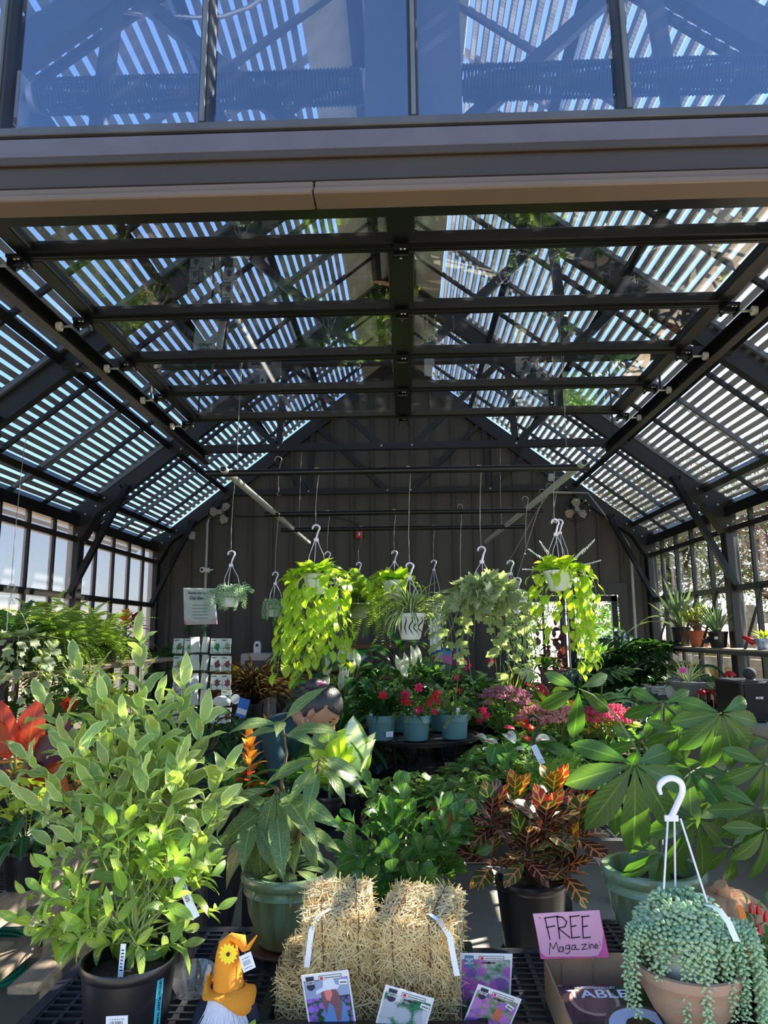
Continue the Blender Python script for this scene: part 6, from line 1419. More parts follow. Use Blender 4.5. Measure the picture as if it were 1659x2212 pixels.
# ================================================================== PERSON bending over the bench
SKIN = mat('skin', (176, 122, 96), .5, 0, .06, 10); TEALF = mat('dark_teal_cloth', (30, 62, 66), .85, 0, .12, 10, .2, 60); HAIR = mat('black_grey_hair', (30, 26, 28), .35, 0, .5, 40, .4, 90, col2=(70, 66, 66), stretch=(6, 1, 1)); DENIM = mat('navy_trousers', (28, 32, 48), .85)
def skinbody(name, pts, edges, radii, mat_, par, sub_=2, rootv=0):
    me = bpy.data.meshes.new(name); me.from_pydata([tuple(p) for p in pts], edges, []); o = put(name, me, par)
    sk = o.modifiers.new('skin', 'SKIN'); sk.use_smooth_shade = True; sv = me.skin_vertices[0].data
    for i, r in enumerate(radii): sv[i].radius = r if isinstance(r, tuple) else (r, r)
    sv[rootv].use_root = True; sb = o.modifiers.new('sub', 'SUBSURF'); sb.levels = sb.render_levels = sub_
    bpy.context.view_layer.update(); m2 = bpy.data.meshes.new_from_object(o.evaluated_get(bpy.context.evaluated_depsgraph_get()))
    m2.materials.clear(); m2.materials.append(mat_); m2.polygons.foreach_set('use_smooth', [True]*len(m2.polygons)); o.modifiers.clear(); o.data = m2; return o
YPn = 3.55
def pp(px, py, dy=0): return at(px, py, YPn+dy)
hd = pp(692, 1535); nk = pp(655, 1558, .02); chest = pp(600, 1600, .05); waist = pp(520, 1680, .1)
hip = V((waist.x-.12, waist.y, .92)); ps = root('person', 'person with grey-black hair tied back and teal top, bending over the bench', 'person', (hip.x, hip.y, 0))
P = [hip, waist, chest, V((nk.x-.06, nk.y, nk.z-.02)), V((nk.x, nk.y, nk.z))]
sh1 = V((nk.x-.12, nk.y-.17, nk.z-.06)); sh2 = V((nk.x-.12, nk.y+.17, nk.z-.06))
P += [sh1, sh1+V((.06, -.04, -.26)), sh1+V((.30, .03, -.34)), sh2, sh2+V((.06, .05, -.26)), sh2+V((.30, -.03, -.34))]
E_ = [(0, 1), (1, 2), (2, 3), (3, 4), (3, 5), (5, 6), (6, 7), (3, 8), (8, 9), (9, 10)]; Rr = [(.15, .13), (.15, .12), (.16, .13), (.10, .09), .055, .062, .045, .034, .062, .045, .034]
l0 = len(P)
for s_ in (-1, 1):
    a = hip+V((0, s_*.09, -.04)); P += [a, a+V((.04, 0, -.40)), V((a.x-.02, a.y, .09)), V((a.x+.10, a.y-.0, .045))]; b = l0+(0 if s_ < 0 else 4); E_ += [(0, b), (b, b+1), (b+1, b+2), (b+2, b+3)]; Rr += [.095, .065, .05, .04]
skinbody('body', P, E_, Rr, TEALF, ps, 2, 0)
# trousers shell
for s_ in (-1, 1):
    a = hip+V((0, s_*.09, .02)); part('trouser_leg', MB().tube([a+V((0, -s_*.02, .05)), a+V((.0, 0, -.05)), a+V((.045, 0, -.42)), V((a.x-.02, a.y, .11))], [.15, .125, .09, .07], 14), DENIM, ps, 180)
    part('shoe', MB().ball((a.x+.05, a.y, .05), .05, (2.5, .9, 1), 12, 8), BLKP, ps, 180)
# neck and head (face looks right and down)
part('neck', MB().tube([pp(640, 1560, .0), pp(672, 1545, .0)], [.062, .052], 12), SKIN, ps, 180)
fdir = (pp(752, 1588)-hd).normalized(); fdir = V((fdir.x, -.30, fdir.z)).normalized(); updir = (pp(712, 1470)-hd); updir = (updir-fdir*updir.dot(fdir)).normalized(); side = updir.cross(fdir)
HM = M.Identity(4)
for i in range(3): HM[i][0] = side[i]; HM[i][1] = fdir[i]; HM[i][2] = updir[i]; HM[i][3] = hd[i]
def headmesh():
    mb = MB(); seg, rings = 32, 26
    for j in range(rings+1):
        th = PI*j/rings; z = -math.cos(th)
        for k in range(seg):
            a = 2*PI*k/seg; x, y = math.sin(th)*math.cos(a), math.sin(th)*math.sin(a); X, Y, Z = x*.076, y*.098, z*.118
            if Y > 0:
                f = max(0, y)**2
                if z < -.1: X *= 1-.25*min(1, (-z-.1)); Y *= 1-.05*(-z)
                Y += .026*math.exp(-((x/.17)**2))*math.exp(-(((z+.20)/.13)**2))*f*1.1          # nose
                Y -= .012*math.exp(-(((abs(x)-.36)/.16)**2))*math.exp(-(((z-.02)/.10)**2))*f      # eye sockets
                Y += .006*math.exp(-((x/.6)**2))*math.exp(-(((z-.14)/.08)**2))*f                  # brow
                Y += .010*math.exp(-((x/.26)**2))*math.exp(-(((z+.52)/.07)**2))*f                 # lips
                Y -= .004*math.exp(-((x/.3)**2))*math.exp(-(((z+.40)/.05)**2))*f
                Y += .014*math.exp(-((x/.3)**2))*math.exp(-(((z+.84)/.14)**2))                    # chin
            elif z < -.2: Y *= 1-.35*min(1, (-z-.2)*1.5)
            mb.v.append(tuple(HM @ V((X, Y, Z))))
    mb.f = [(j*seg+k, j*seg+(k+1) % seg, (j+1)*seg+(k+1) % seg, (j+1)*seg+k) for j in range(rings) for k in range(seg)]
    return mb
head = part('head', headmesh(), SKIN, ps, 180)
ey = MB()
for s_ in (-1, 1): ey.ball(HM @ V((s_*.028, .079, .002)), .010, (1, 1, .7), 10, 6, )
part('eye', ey, mat('eye_dark', (40, 28, 24), .2), head, 180)
part('eyebrow', MB().tube([HM @ V((s*.028+o, .094-.006*abs(o)/.014, .024+.003*(1-abs(o)/.014))) for s in (1,) for o in (-.014, 0, .014)], .0024, 5).tube([HM @ V((-.028+o, .094-.006*abs(o)/.014, .024+.003*(1-abs(o)/.014))) for o in (-.014, 0, .014)], .0024, 5), HAIR, head, 180)
part('mouth', MB().tube([HM @ V((x, .098-abs(x)*.35, -.060)) for x in (-.022, -.011, 0, .011, .022)], [.002, .0045, .005, .0045, .002], 6), mat('lips', (150, 74, 66), .45), head, 180)
for s_ in (-1, 1):
    e = part('ear', MB().ball(HM @ V((s_*.076, -.004, -.012)), .024, (.35, .7, 1.25), 12, 8, HM.to_3x3().to_4x4()), SKIN, head, 180)
part('earring', MB().tube([HM @ (V((-.080, -.002, -.062))+V((0, .014*math.cos(a*PI/6), .014*math.sin(a*PI/6)))) for a in range(13)], .0013, 5), mat('silver', (220, 220, 215), .2, 1), head, 180)
hb = MB(); seg, rings = 30, 16
for j in range(rings+1):
    th = PI*j/rings
    for k in range(seg):
        a = 2*PI*k/seg; x, y, z = math.sin(th)*math.cos(a), math.sin(th)*math.sin(a), math.cos(th)
        rr = 1.07+.015*math.sin(a*9+j); p = V((x*.078*rr, y*.099*rr, z*.12*rr))
        lim = .30+.1*abs(x) if y > .25 else (-.05 if y > -.15 else -.62)
        if z < lim: p = V((x*.074, y*.090, max(p.z, lim*.12)))*.97
        hb.v.append(tuple(HM @ (p+V((0, -.004, .002)))))
hb.f = [(j*seg+k, (j+1)*seg+k, (j+1)*seg+(k+1) % seg, j*seg+(k+1) % seg) for j in range(rings) for k in range(seg)]
hr = part('hair', hb, HAIR, ps, 180)
bn = HM @ V((0, -.10, .07)); part('hair_bun', MB().ball(bn, .042, (1.1, 1, .9), 14, 10).ball(bn+V((-.03, 0, -.03)), .03, (1.1, 1, .9), 12, 8), HAIR, hr, 180)
part('hair_tie', MB().tube([HM @ V((.026*math.cos(a*PI/8), -.075-.008*math.sin(a), .088+.026*math.sin(a*PI/8))) for a in range(17)], .008, 6), mat('pink_tie', (190, 110, 130), .8), hr, 180)
for h0, s_ in ((sh1+V((.30, .03, -.34)), 1), (sh2+V((.30, -.03, -.34)), -1)):     # hands: palm, four curled fingers, thumb
    d = V((.80, .0, -.6)).normalized(); sd2 = V((0, 1, 0)); nn = sd2.cross(d); pts = [h0, h0+d*.05, h0+d*.085]; ed = [(0, 1), (1, 2)]; rr = [(.024, .017), (.038, .016), (.034, .012)]
    for k, (o, L) in enumerate(((-.028, .062), (-.010, .074), (.009, .070), (.027, .056))):
        b = len(pts); p0 = h0+d*.09+sd2*o; pts += [p0, p0+d*L*.45-nn*.004, p0+d*L*.8-nn*.016, p0+d*L-nn*.03]; ed += [(2, b), (b, b+1), (b+1, b+2), (b+2, b+3)]; rr += [.0095, .009, .0085, .007]
    b = len(pts); t0 = h0+d*.03+sd2*s_*.034; pts += [t0, t0+d*.03+sd2*s_*.02-nn*.01, t0+d*.055+sd2*s_*.022-nn*.02]; ed += [(1, b), (b, b+1), (b+1, b+2)]; rr += [.013, .011, .009]
    skinbody('hand', pts, ed, rr, SKIN, ps, 1, 0)
# ================================================================== SEED RACK
SRX, SRY = at(440, 1400, 6.5).x, 6.5; GRN = mat('dark_green_metal', (20, 66, 48), .4, .3)
sr = root('seed_rack', 'dark green wire rack holding rows of seed packets below the seed sign', 'display rack', (SRX, SRY, 0))
part('pole', MB().tube([(SRX, SRY, 0), (SRX, SRY, 1.74)], .018, 10), GRN, sr); part('base', MB().lathe([(.22, 0), (.22, .02), (.03, .04), (.001, .04)], (SRX, SRY, 0), 20), GRN, sr)
rows = [1395, 1433, 1473, 1507, 1545]; WM = mat('packet_paper', (226, 230, 222), .5, 0, .05)
def picmat(nm, col): return mat('print_'+nm, col, .4, 0, .4, 60)
pics = [('herb sprig', (96, 130, 70)), ('lettuce', (140, 170, 70)), ('green leaves', (60, 130, 70)), ('white flowers', (170, 170, 130)), ('lime flowers', (170, 180, 80)), ('purple flower', (150, 80, 150)), ('red bloom', (130, 50, 56)), ('crimson dahlia', (160, 60, 80)), ('grassy herb', (110, 140, 100)), ('pea pods', (90, 140, 60)), ('dill', (120, 150, 80)), ('basil', (70, 120, 60))]
cols = [('far left', 385, 6.42, 0, 21), ('second', 409, 6.45, 0, 21), ('third', 466, 6.42, 0, 21), ('far right', 488, 6.42, 0, 21)]
rn = ['top', 'second', 'third', 'fourth', 'fifth']; kpic = 0
wires = MB()
for j, py in enumerate(rows):
    z = at(440, py, SRY).z
    for sx in (-1, 1):
        for y in (SRY-.10, SRY-.06): wires.tube([(SRX+sx*.03, y, z-.06), (SRX+sx*.27, y, z-.06)], .003, 4)
        for k in range(5): wires.tube([(SRX+sx*(.06+.05*k), SRY-.11, z-.06), (SRX+sx*(.06+.05*k), SRY-.11, z-.01)], .002, 4)
        wires.tube([(SRX+sx*.05, SRY-.11, z-.02), (SRX+sx*.27, SRY-.11, z-.02)], .002, 4)
        wires.tube([(SRX, SRY, z-.06), (SRX+sx*.06, SRY-.10, z-.06)], .004, 4)
    for ci, (cn, px, Y, _, wd) in enumerate(cols):
        if (j == 3 and ci == 2): continue
        p = at(px+(0 if j else 0), py, Y); pn, pc_ = pics[kpic % len(pics)]; kpic += 1
        if ci == 2 and j == 2 or ci == 3 and j == 2: pn, pc_ = pics[6 if ci == 2 else 7]
        lab = f'white seed packet with {pn} picture, {rn[j]} row, {cn} column of the rack'
        sp_ = root('seed_packet', lab, 'seed packet', (p.x, Y, p.z-.07), 'seed packets on the green rack')
        fm = face(p+V((0, 0, .0)), (U(-.1, .1), -1, .25)); part('packet', MB().box(-.045, .045, -.07, .065, 0, .006, fm), WM, sp_, 0)
        mb = MB()
        for q in range(16): mb.add([fm @ V(v_) for v_ in [(x0+U(-.01, .01), y0, .0068) for (x0, y0) in ()]] or [], []) if False else None
        cx, cy = .015, -.01; n = 12
        pts = [(cx+(.024+.010*math.sin(t*3.1+kpic))*math.cos(2*PI*t/n), cy+(.034+.010*math.cos(t*2.3+kpic))*math.sin(2*PI*t/n)) for t in range(n)]
        mb = MB().prism(pts, fm @ M.Translation((0, 0, .0062)), .0006); part('printed_picture', mb, picmat(pn.replace(' ', '_'), pc_), sp_, 0)
        part('title_line', MB().box(-.038, .005, .045, .052, .0062, .0068, fm), INK, sp_, 0)
    for k, (dx, rot) in enumerate(((-.05, .5), (.04, -.5))):
        if j < 5:
            fm = face(V((SRX+dx, SRY-.10, z+.015)), (math.sin(rot)*2.2, -1, .2)); sp_ = root('seed_packet', f'seed packet turned edge-on beside the rack pole, {rn[j]} row, '+('left side' if k == 0 else 'right side'), 'seed packet', (SRX+dx, SRY-.1, z-.06), 'edge-on seed packets by the rack pole')
            part('packet', MB().box(-.045, .045, -.07, .065, 0, .006, fm).box(-.045, .045, -.07, .06, -.012, -.006, fm), WM, sp_, 0)
part('wire_pocket', wires, GRN, sr, 0)
sg = root('seed_sign', 'white sign with dark lettering Seeds for your Garden over the rack', 'sign', at(432, 1350, 6.4))
A_, B_, C_, D_ = at(396, 1270, 6.4), at(463, 1271, 6.4), at(470, 1348, 6.38), at(398, 1350, 6.38)
t = NT('seed_poster'); uv = t.coord('UV'); q = t.sep(uv); c0 = t.mix(t.step(t.noise(3, 2, uv), .45, .6), C((240, 244, 246)), C((170, 216, 236))); c0 = t.mix(t.step(t.math('ADD', t.math('MULTIPLY', q[1], -1), t.math('MULTIPLY', t.noise(6, 2, uv), .5)), .1, .16), c0, C((226, 70, 120))); 
x_ = t.math('ABSOLUTE', t.math('SUBTRACT', q[0], .5)); c0 = t.mix(t.step(x_, .40, .46), t.mix(.75, c0, C((226, 226, 220))), c0); t.link(c0, t.b.inputs['Base Color'])
tl = t.new('ShaderNodeBsdfTranslucent'); tl.inputs[0].default_value = (.8, .8, .75, 1); mx = t.new('ShaderNodeMixShader'); mx.inputs[0].default_value = .35; t.link(t.b.outputs[0], mx.inputs[1]); t.link(tl.outputs[0], mx.inputs[2]); t.link(mx.outputs[0], t.out.inputs[0])
mb = MB(); mb.v = [tuple(p) for p in (D_, C_, B_, A_)]; mb.uv = [(0, 0), (1, 0), (1, 1), (0, 1)]; mb.f = [(0, 1, 2, 3)]; part('poster', mb, t.mat, sg, 0)
mb = MB(); mb.v = [tuple(p+V((0, .004, 0))) for p in (D_, C_, B_, A_)]; mb.f = [(3, 2, 1, 0)]; part('backing', mb, WHITEP, sg, 0)
fm = face(at(432, 1281, 6.385), (0, -1, 0))
text('Seeds for your', .034, face(at(430, 1281, 6.38), (0, -1, 0), rot=-.02), mat('teal_ink', (60, 80, 90)), sg, bold=.001); text('Garden', .044, face(at(425, 1292, 6.38), (0, -1, 0), rot=-.02), mat('teal_ink', (60, 80, 90)), sg, bold=.001)
for k in range(5): part('small_print', MB().box(-.07-.01*(k % 2), .07, 0, .004, 0, .0006, face(at(433, 1308+k*7, 6.38), (0, -1, 0))), mat('teal_ink', (60, 80, 90)), sg, 0)
part('sign_bracket', MB().tube([at(422, 1352, 6.42), at(422, 1356, 6.42), at(450, 1354, 6.42), at(450, 1350, 6.42)], .004, 5).tube([at(436, 1355, 6.45), at(438, 1372, 6.5)], .005, 5), GRN, sg)
solo('white_disc', MB().tube([at(508, 1510, 6.3), at(508, 1510, 6.3)+V((.005, -.008, 0))], .042, 20), WHITEP, 'round white printed disc beside the lower rack packets', 'disc')
solo('plastic_bag', MB().ball(at(478, 1515, 6.3), .06, (1.3, .5, .8), 12, 8), WHITEP, 'crumpled white bag hooked on the lower part of the rack', 'bag')
for (px, py, Y, w_, h_, col, nm, lb) in ((540, 1530, 5.6, .06, .07, (40, 110, 210), 'plant_label', 'blue printed plant label sticking up behind the orange bromeliad'),):
    t_ = root(nm, lb, 'label', at(px-2, py+14, Y)); part('card', MB().box(-w_, w_*.5, -h_, h_, 0, .002, face(at(px-12, py, Y), (-.2, -1, .1), rot=-.25)), mat('blue_card', col, .4), t_, 0); part('white_band', MB().box(-w_*.9, w_*.45, -h_*.7, -h_*.1, .002, .003, face(at(px-12, py, Y), (-.2, -1, .1), rot=-.25)), PAPER, t_, 0)
    part('stick', MB().tube([at(px-12, py, Y), V((at(px-12, py, Y).x, Y, .0))], .004, 4), BLKP, t_)
# ================================================================== BACK WALL FITTINGS
def fan(px, py, label, rot):
    p = at(px, py, 8.85); r_ = root('wall_fan', label, 'fan', p, 'wall fans'); R = .16; yy = p.y-.08
    mb = MB()
    for k in range(6): rr = R*(k+1)/6; mb.tube([(p.x+rr*math.cos(a*PI/16), yy-.04*(1-(rr/R)**2), p.z+rr*math.sin(a*PI/16)) for a in range(33)], .0022 if k < 5 else .007, 4)
    for k in range(16): a = 2*PI*k/16; mb.tube([(p.x+.02*math.cos(a), yy-.04, p.z+.02*math.sin(a)), (p.x+R*math.cos(a), yy, p.z+R*math.sin(a)), (p.x+R*math.cos(a), yy+.08, p.z+R*math.sin(a))], .0018, 4)
    part('guard', mb, BLKP, r_, 180)
    bm = mat('fan_blade', (190, 178, 150), .4)
    for k in range(3):
        a = rot+k*2*PI/3; d = V((math.cos(a), 0, math.sin(a))); s_ = V((-math.sin(a), 0, math.cos(a))); o = V((p.x, yy+.02, p.z))
        b = MB(); vs = [o+d*.03-s_*.02, o+d*.03+s_*.02, o+d*.10+s_*.062+V((0, .02, 0)), o+d*.145+s_*.03+V((0, .015, 0)), o+d*.145-s_*.04-V((0, .015, 0)), o+d*.09-s_*.05-V((0, .015, 0))]; b.add(vs+[v_+V((0, .003, 0)) for v_ in vs], [tuple(range(6)), tuple(range(11, 5, -1))]+[(i, (i+1) % 6, 6+(i+1) % 6, 6+i) for i in range(6)]); part('blade', b, bm, r_, 0)
    part('hub', MB().tube([(p.x, yy-.045, p.z), (p.x, yy+.1, p.z)], .03, 14), mat('cast_grey', (150, 148, 150)), r_); part('bracket', MB().box(p.x-.02, p.x+.02, yy+.08, 9.05, p.z-.02, p.z+.17), BLKP, r_)
fan(480, 1109, 'round black wall fan on the left of the back wall', .9); fan(1242, 1103, 'round black wall fan on the right of the back wall', 1.5)
fa = at(776, 1154, 8.98); r_ = root('fire_alarm', 'small red fire alarm box on the charcoal wall', 'alarm', fa); part('housing', MB().box(fa.x-.038, fa.x+.038, 8.96, 9.02, fa.z-.055, fa.z+.055, c=.006), mat('alarm_red', (190, 34, 40), .35), r_); part('white_label', MB().box(fa.x-.008, fa.x+.012, 8.958, 8.96, fa.z-.02, fa.z+.02), PAPER, r_, 0)
solo('conduit', MB().tube([(fa.x, 9.0, fa.z+.05), (fa.x, 9.0, fa.z+.10), (fa.x-.05, 9.0, fa.z+.15), (fa.x-.35, 9.0, fa.z+.24), (fa.x-1.6, 9.0, fa.z+.26)], .009, 6), STEEL, 'thin dark conduit running left from the fire alarm', 'conduit')
a = at(448, 1130, 8.97); solo('conduit', MB().tube([(a.x, 8.98, .3), (a.x, 8.98, a.z), (a.x+.03, 8.98, a.z+.08)], .016, 8), PVC, 'vertical grey conduit behind the seed sign', 'conduit', 'grey conduits')
q = [at(*k, 8.97) for k in ((1180, 1062), (1270, 1065), (1305, 1110), (1340, 1150), (1357, 1175), (1365, 1215), (1374, 1380))]; solo('conduit', MB().tube([V((p.x, 8.98, p.z)) for p in q], .018, 8), PVC, 'bent grey conduit beside the back door', 'conduit', 'grey conduits')
cmz = at(441, 1231, 8.8); r_ = root('security_camera', 'small white security camera on the vertical conduit', 'camera', cmz); part('camera_body', MB().tube([cmz+V((.03, .08, .0)), cmz+V((-.02, -.03, 0))], .034, 14), WHITEP, r_); part('lens', MB().tube([cmz+V((-.02, -.031, 0)), cmz+V((-.022, -.036, 0))], .020, 12), INK, r_); part('mount', MB().tube([cmz+V((.03, .08, .0)), cmz+V((.05, .2, .02))], .012, 6), WHITEP, r_)
jb = at(415, 1157, 8.98); solo('junction_box', MB().box(jb.x-.035, jb.x+.035, 8.95, 9.03, jb.z-.05, jb.z+.05, c=.004), PVC, 'grey junction box left of the left wall fan', 'box')
solo('junction_box', MB().box(at(1190, 1032, 8.98).x-.035, at(1190, 1032, 8.98).x+.035, 8.95, 9.03, at(1190, 1032, 8.98).z-.05, at(1190, 1032, 8.98).z+.05, c=.004), PVC, 'grey junction box on the sloping conduit at the right', 'box')
# cabinet, dark grass, shelf with soil bags
a, b = at(520, 1412, 8.5), at(584, 1415, 8.5); r_ = root('cabinet', 'light grey cabinet with rounded handle slot against the back wall', 'cabinet', ((a.x+b.x)/2, 8.6, 0)); LG = mat('light_grey_cabinet', (196, 192, 184), .5)
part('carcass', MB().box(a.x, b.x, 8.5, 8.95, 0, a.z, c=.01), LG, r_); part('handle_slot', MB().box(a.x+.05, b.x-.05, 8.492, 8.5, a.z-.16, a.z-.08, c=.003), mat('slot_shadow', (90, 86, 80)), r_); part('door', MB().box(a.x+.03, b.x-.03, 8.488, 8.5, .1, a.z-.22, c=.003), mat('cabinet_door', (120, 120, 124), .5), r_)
c = at(553, 1412, 8.55); r_ = root('dispenser', 'small white canister on top of the grey cabinet', 'canister', (c.x, 8.62, a.z+.001)); part('canister', MB().lathe([(.045, 0), (.045, .10), (.03, .14), (.001, .145)], (c.x, 8.62, a.z+.001), 16), WHITEP, r_); part('label_band', MB().box(c.x-.01, c.x+.02, 8.57, 8.577, a.z+.08, a.z+.11), INK, r_, 0)
def grassy(px, py, Y, lab, n, L, mt_, potz, cat='potted plant'):
    p = at(px, py, Y); c = V((p.x, Y, potz)); r_ = root('ornamental_grass', lab, cat, c); z = pot(r_, c, .12, .2, BLKPOT); rosette(r_, V((c.x, c.y, z)), n, 'strap', mt_, L, (25, 88), rad0=.03, jig=.6, sx=L*.5); return r_
st_ = at(545, 1500, 7.2); solo('plant_stand', MB().box(st_.x-.2, st_.x+.2, 7.0, 7.4, .70, .74).box(st_.x-.18, st_.x-.14, 7.02, 7.06, 0, .70).box(st_.x+.14, st_.x+.18, 7.02, 7.06, 0, .70).box(st_.x-.18, st_.x-.14, 7.34, 7.38, 0, .70).box(st_.x+.14, st_.x+.18, 7.34, 7.38, 0, .70), BLKP, 'dark low stand under the bronze grass', 'plant stand')
grassy(545, 1500, 7.2, 'dark bronze ornamental grass with spiky plumes', 260, .60, L_BRN, .741)
W0, W1 = at(618, 1460, 7.9).x, at(985, 1400, 7.9).x; zA, zB_, zC = at(700, 1458, 7.9).z, at(760, 1392, 7.9).z, at(700, 1516, 7.9).z
sh = root('shelf_unit', 'brown wooden shelf unit of potting soil bags against back wall', 'shelf', ((W0+W1)/2, 8.1, 0))
for z in (zA, zB_, zC, .45): part('shelf_board', MB().box(W0, W1, 7.9, 8.3, z-.045, z), RACKW, sh)
for x in (W0, (W0+W1)/2-.02, W1-.04):
    for y in (7.92, 8.26): part('upright', MB().box(x, x+.04, y, y+.04, 0, zB_+.02), RACKW, sh, 0)
def bag(cx, z, w_, h_, lab, col, front, txt=None, lying=False, Y=7.98):
    r_ = root('soil_bag', lab, 'bag', (cx, Y, z), 'potting soil bags on the shelf'); mb = MB(); n = 10; m_ = 8
    d_ = .10
    for sgn in (-1, 1):
        b0 = len(mb.v)
        for j in range(m_+1):
            for i in range(n+1):
                u, v_ = -1+2*i/n, -1+2*j/m_; th = d_*.5*(max(0, (1-u**4)*(1-v_**4)))**.5+.002
                mb.v.append((cx+u*w_/2*(1-.03*abs(v_)), Y+sgn*th, z+(v_+1)/2*h_+.004*math.sin(u*9)*(abs(v_) > .8)))
        for j in range(m_):
            for i in range(n):
                q = b0+j*(n+1)+i; f = (q, q+1, q+n+2, q+n+1); mb.f.append(f if sgn < 0 else tuple(reversed(f)))
    mb.uv = [((p[0]-cx)/w_+.5, (p[2]-z)/h_) for p in mb.v]
    t = NT('bag_print'); q = t.sep(t.coord('UV')); yy_ = t.math('ADD', q[1], t.math('MULTIPLY', t.math('SINE', t.math('MULTIPLY', q[0], 5)), .04))
    c_ = t.mix(t.step(yy_, .66, .70), C(front), C(col)); c_ = t.mix(t.step(yy_, .24, .16), c_, C((90, 60, 60))); t.link(c_, t.b.inputs['Base Color']); t.b.inputs['Roughness'].default_value = .3
    part('bag', mb, t.mat, r_, 180)
    if txt:
        text(txt[0], w_*.17, face(V((cx, Y-d_*.5-.008, z+h_*.58)), (0, -1, 0)), mat('navy_ink', (24, 60, 80)), r_, bold=.001, ext=.002); text(txt[1], w_*.11, face(V((cx, Y-d_*.5-.008, z+h_*.44)), (0, -1, 0)), mat('navy_ink', (24, 60, 80)), r_, bold=.001, ext=.002)
    return r_
bc_ = at(653, 1500, 7.88); zz = at(653, 1518, 7.88).z; bag(bc_.x, zC+.001, .27, at(653, 1456, 7.88).z-zC, 'green and blue bag of organic potting mix, on the lower shelf', (120, 190, 50), (110, 160, 200), ('ORGANIC', 'POTTING MIX'))
for i, (px, lb) in enumerate(((665, 'green bag with dark picture on the middle shelf, left end'), (720, 'green bag on the middle shelf, second from the left'))): bag(at(px, 1450, 7.95).x, zA+.001, .30, .26, lb, (110, 170, 60), (90, 130, 60))
bag(at(770, 1450, 7.9).x, zA+.001, .26, .28, 'green and purple bag on the middle shelf behind the peace lily', (60, 150, 80), (150, 170, 190)); bag(at(975, 1420, 7.9).x-.05, zA+.001, .28, .30, 'blue and pink printed bag on the shelf right of the spider plant', (60, 130, 200), (190, 90, 170))
cd = at(934, 1360, 7.9); solo('notice_card', MB().box(cd.x-.03, cd.x+.09, 7.895, 7.9, cd.z-.22, cd.z+.16), PAPER, 'white hanging notice card between the spider plant and the ivy', 'card', None, 0)
# wooden planter and dark post at back right
c0 = at(1180, 1470, 7.2); r_ = root('planter_box', 'slatted brown wooden planter box near the back doors', 'planter', (c0.x, 7.2, 0)); a, b = at(1166, 1445, 7.2), at(1207, 1500, 7.2)
for k in range(4): h = (a.z-b.z)/4; part('slat', MB().box(a.x, b.x+.1, 7.15, 7.18, b.z+k*h, b.z+(k+1)*h-.008), RACKW, r_, 0); part('slat', MB().box(b.x+.08, b.x+.1, 7.18, 7.5, b.z+k*h, b.z+(k+1)*h-.008), RACKW, r_, 0)
for k in range(3): part('upright', MB().box(a.x+k*(b.x+.08-a.x)/2, a.x+k*(b.x+.08-a.x)/2+.025, 7.135, 7.15, 0, a.z+.02), RACKW, r_, 0)
rosette(r_, V(((a.x+b.x)/2, 7.3, a.z)), 26, 'lily', L_POD, .2, (20, 80), name='leaf')
pz = at(1225, 1455, 6.9); solo('display_post', MB().box(pz.x-.05, pz.x+.05, 6.85, 6.95, 0, pz.z, c=.01), BLKP, 'thick black post standing between planter box and selloum', 'post')
rb = at(1188, 1380, 8.2); r_ = root('red_foliage_plant', 'reddish-brown leafy plant visible beside the open glass door', 'potted plant', (rb.x, 8.2, .0)); pot(r_, V((rb.x, 8.2, 0)), .16, .3, BLKPOT); bushy(r_, V((rb.x, 8.2, .3)), V((rb.x, 8.2, 1.3)), (.2, .15, .5), 22, 6, 'broad', L_DRD, .13, STEMB)
# ================================================================== SELLOUM and dark corner foliage
for (px, py, Y, lb, n, s_, zc) in ((1345, 1470, 7.95, 'large split-leaf philodendron in the sunny back right corner', 34, .60, .9), (1370, 1440, 8.3, 'second split-leaf philodendron touching the right wall shelf', 22, .54, 1.05), (1290, 1520, 6.0, 'low split-leaf philodendron behind the rose stonecrop', 20, .42, .75)):
    p = at(px, py, Y); r_ = root('split_leaf_philodendron', lb, 'potted plant', (p.x, Y, 0), 'split-leaf philodendrons'); zz = pot(r_, V((p.x, Y, 0)), .2, .34, BLKPOT); mb = MB()
    for i in range(n):
        a = i*2.4; f = math.sqrt((i+.5)/n); e = V((p.x+math.cos(a)*.36*f, Y+math.sin(a)*.36*f, p.z+.30*(1-f)-.05+U(-.1, .1))); mb.tube(path((p.x, Y, zz), e, .8, 5), .007, 5)
        el = math.radians(U(-35, 30)); leaf(r_, 'selloum', L_SEL, e, V((math.cos(a)*math.cos(el), math.sin(a)*math.cos(el), math.sin(el))), V((U(-.3, .3), -.3, 1)), s_*U(.75, 1.1), 2)
    part('stem', mb, STEMG, r_)
# ================================================================== RIGHT WALL SHELF
SZ = 1.445; shw = root('plant_shelf', 'narrow wooden shelf along the right glass wall', 'shelf', (2.95, 8, SZ-.03))
part('board', MB().box(2.82, 3.05, 6.9, 8.9, SZ-.035, SZ, c=.004), WOOD, shw); part('board', MB().box(2.82, 3.05, 4.9, 6.72, SZ-.035, SZ, c=.004), WOOD, shw); part('front_lip', MB().box(2.80, 2.825, 4.9, 8.9, SZ-.05, SZ-.02), STEEL, shw)
for y in (7.1, 7.6, 8.3, 5.3, 6.2): part('bracket', MB().beam((2.84, y, SZ-.04), (3.06, y, 1.99), .012, .02), STEELB, shw)
def wsh(px, name, label, r, h, m_, grp=None, kind='nursery'):
    p = atx(px, 1395, 2.93); c = V((2.93, p.y, SZ+.001)); r_ = root(name, label, 'potted plant', c, grp); z = pot(r_, c, r, h, m_, kind); return r_, V((c.x, c.y, z))
r_, c = wsh(1474, 'aloe', 'large spiky aloe in black pot at far end of the wall shelf', .105, .20, BLKPOT, 'plants on the right wall shelf')
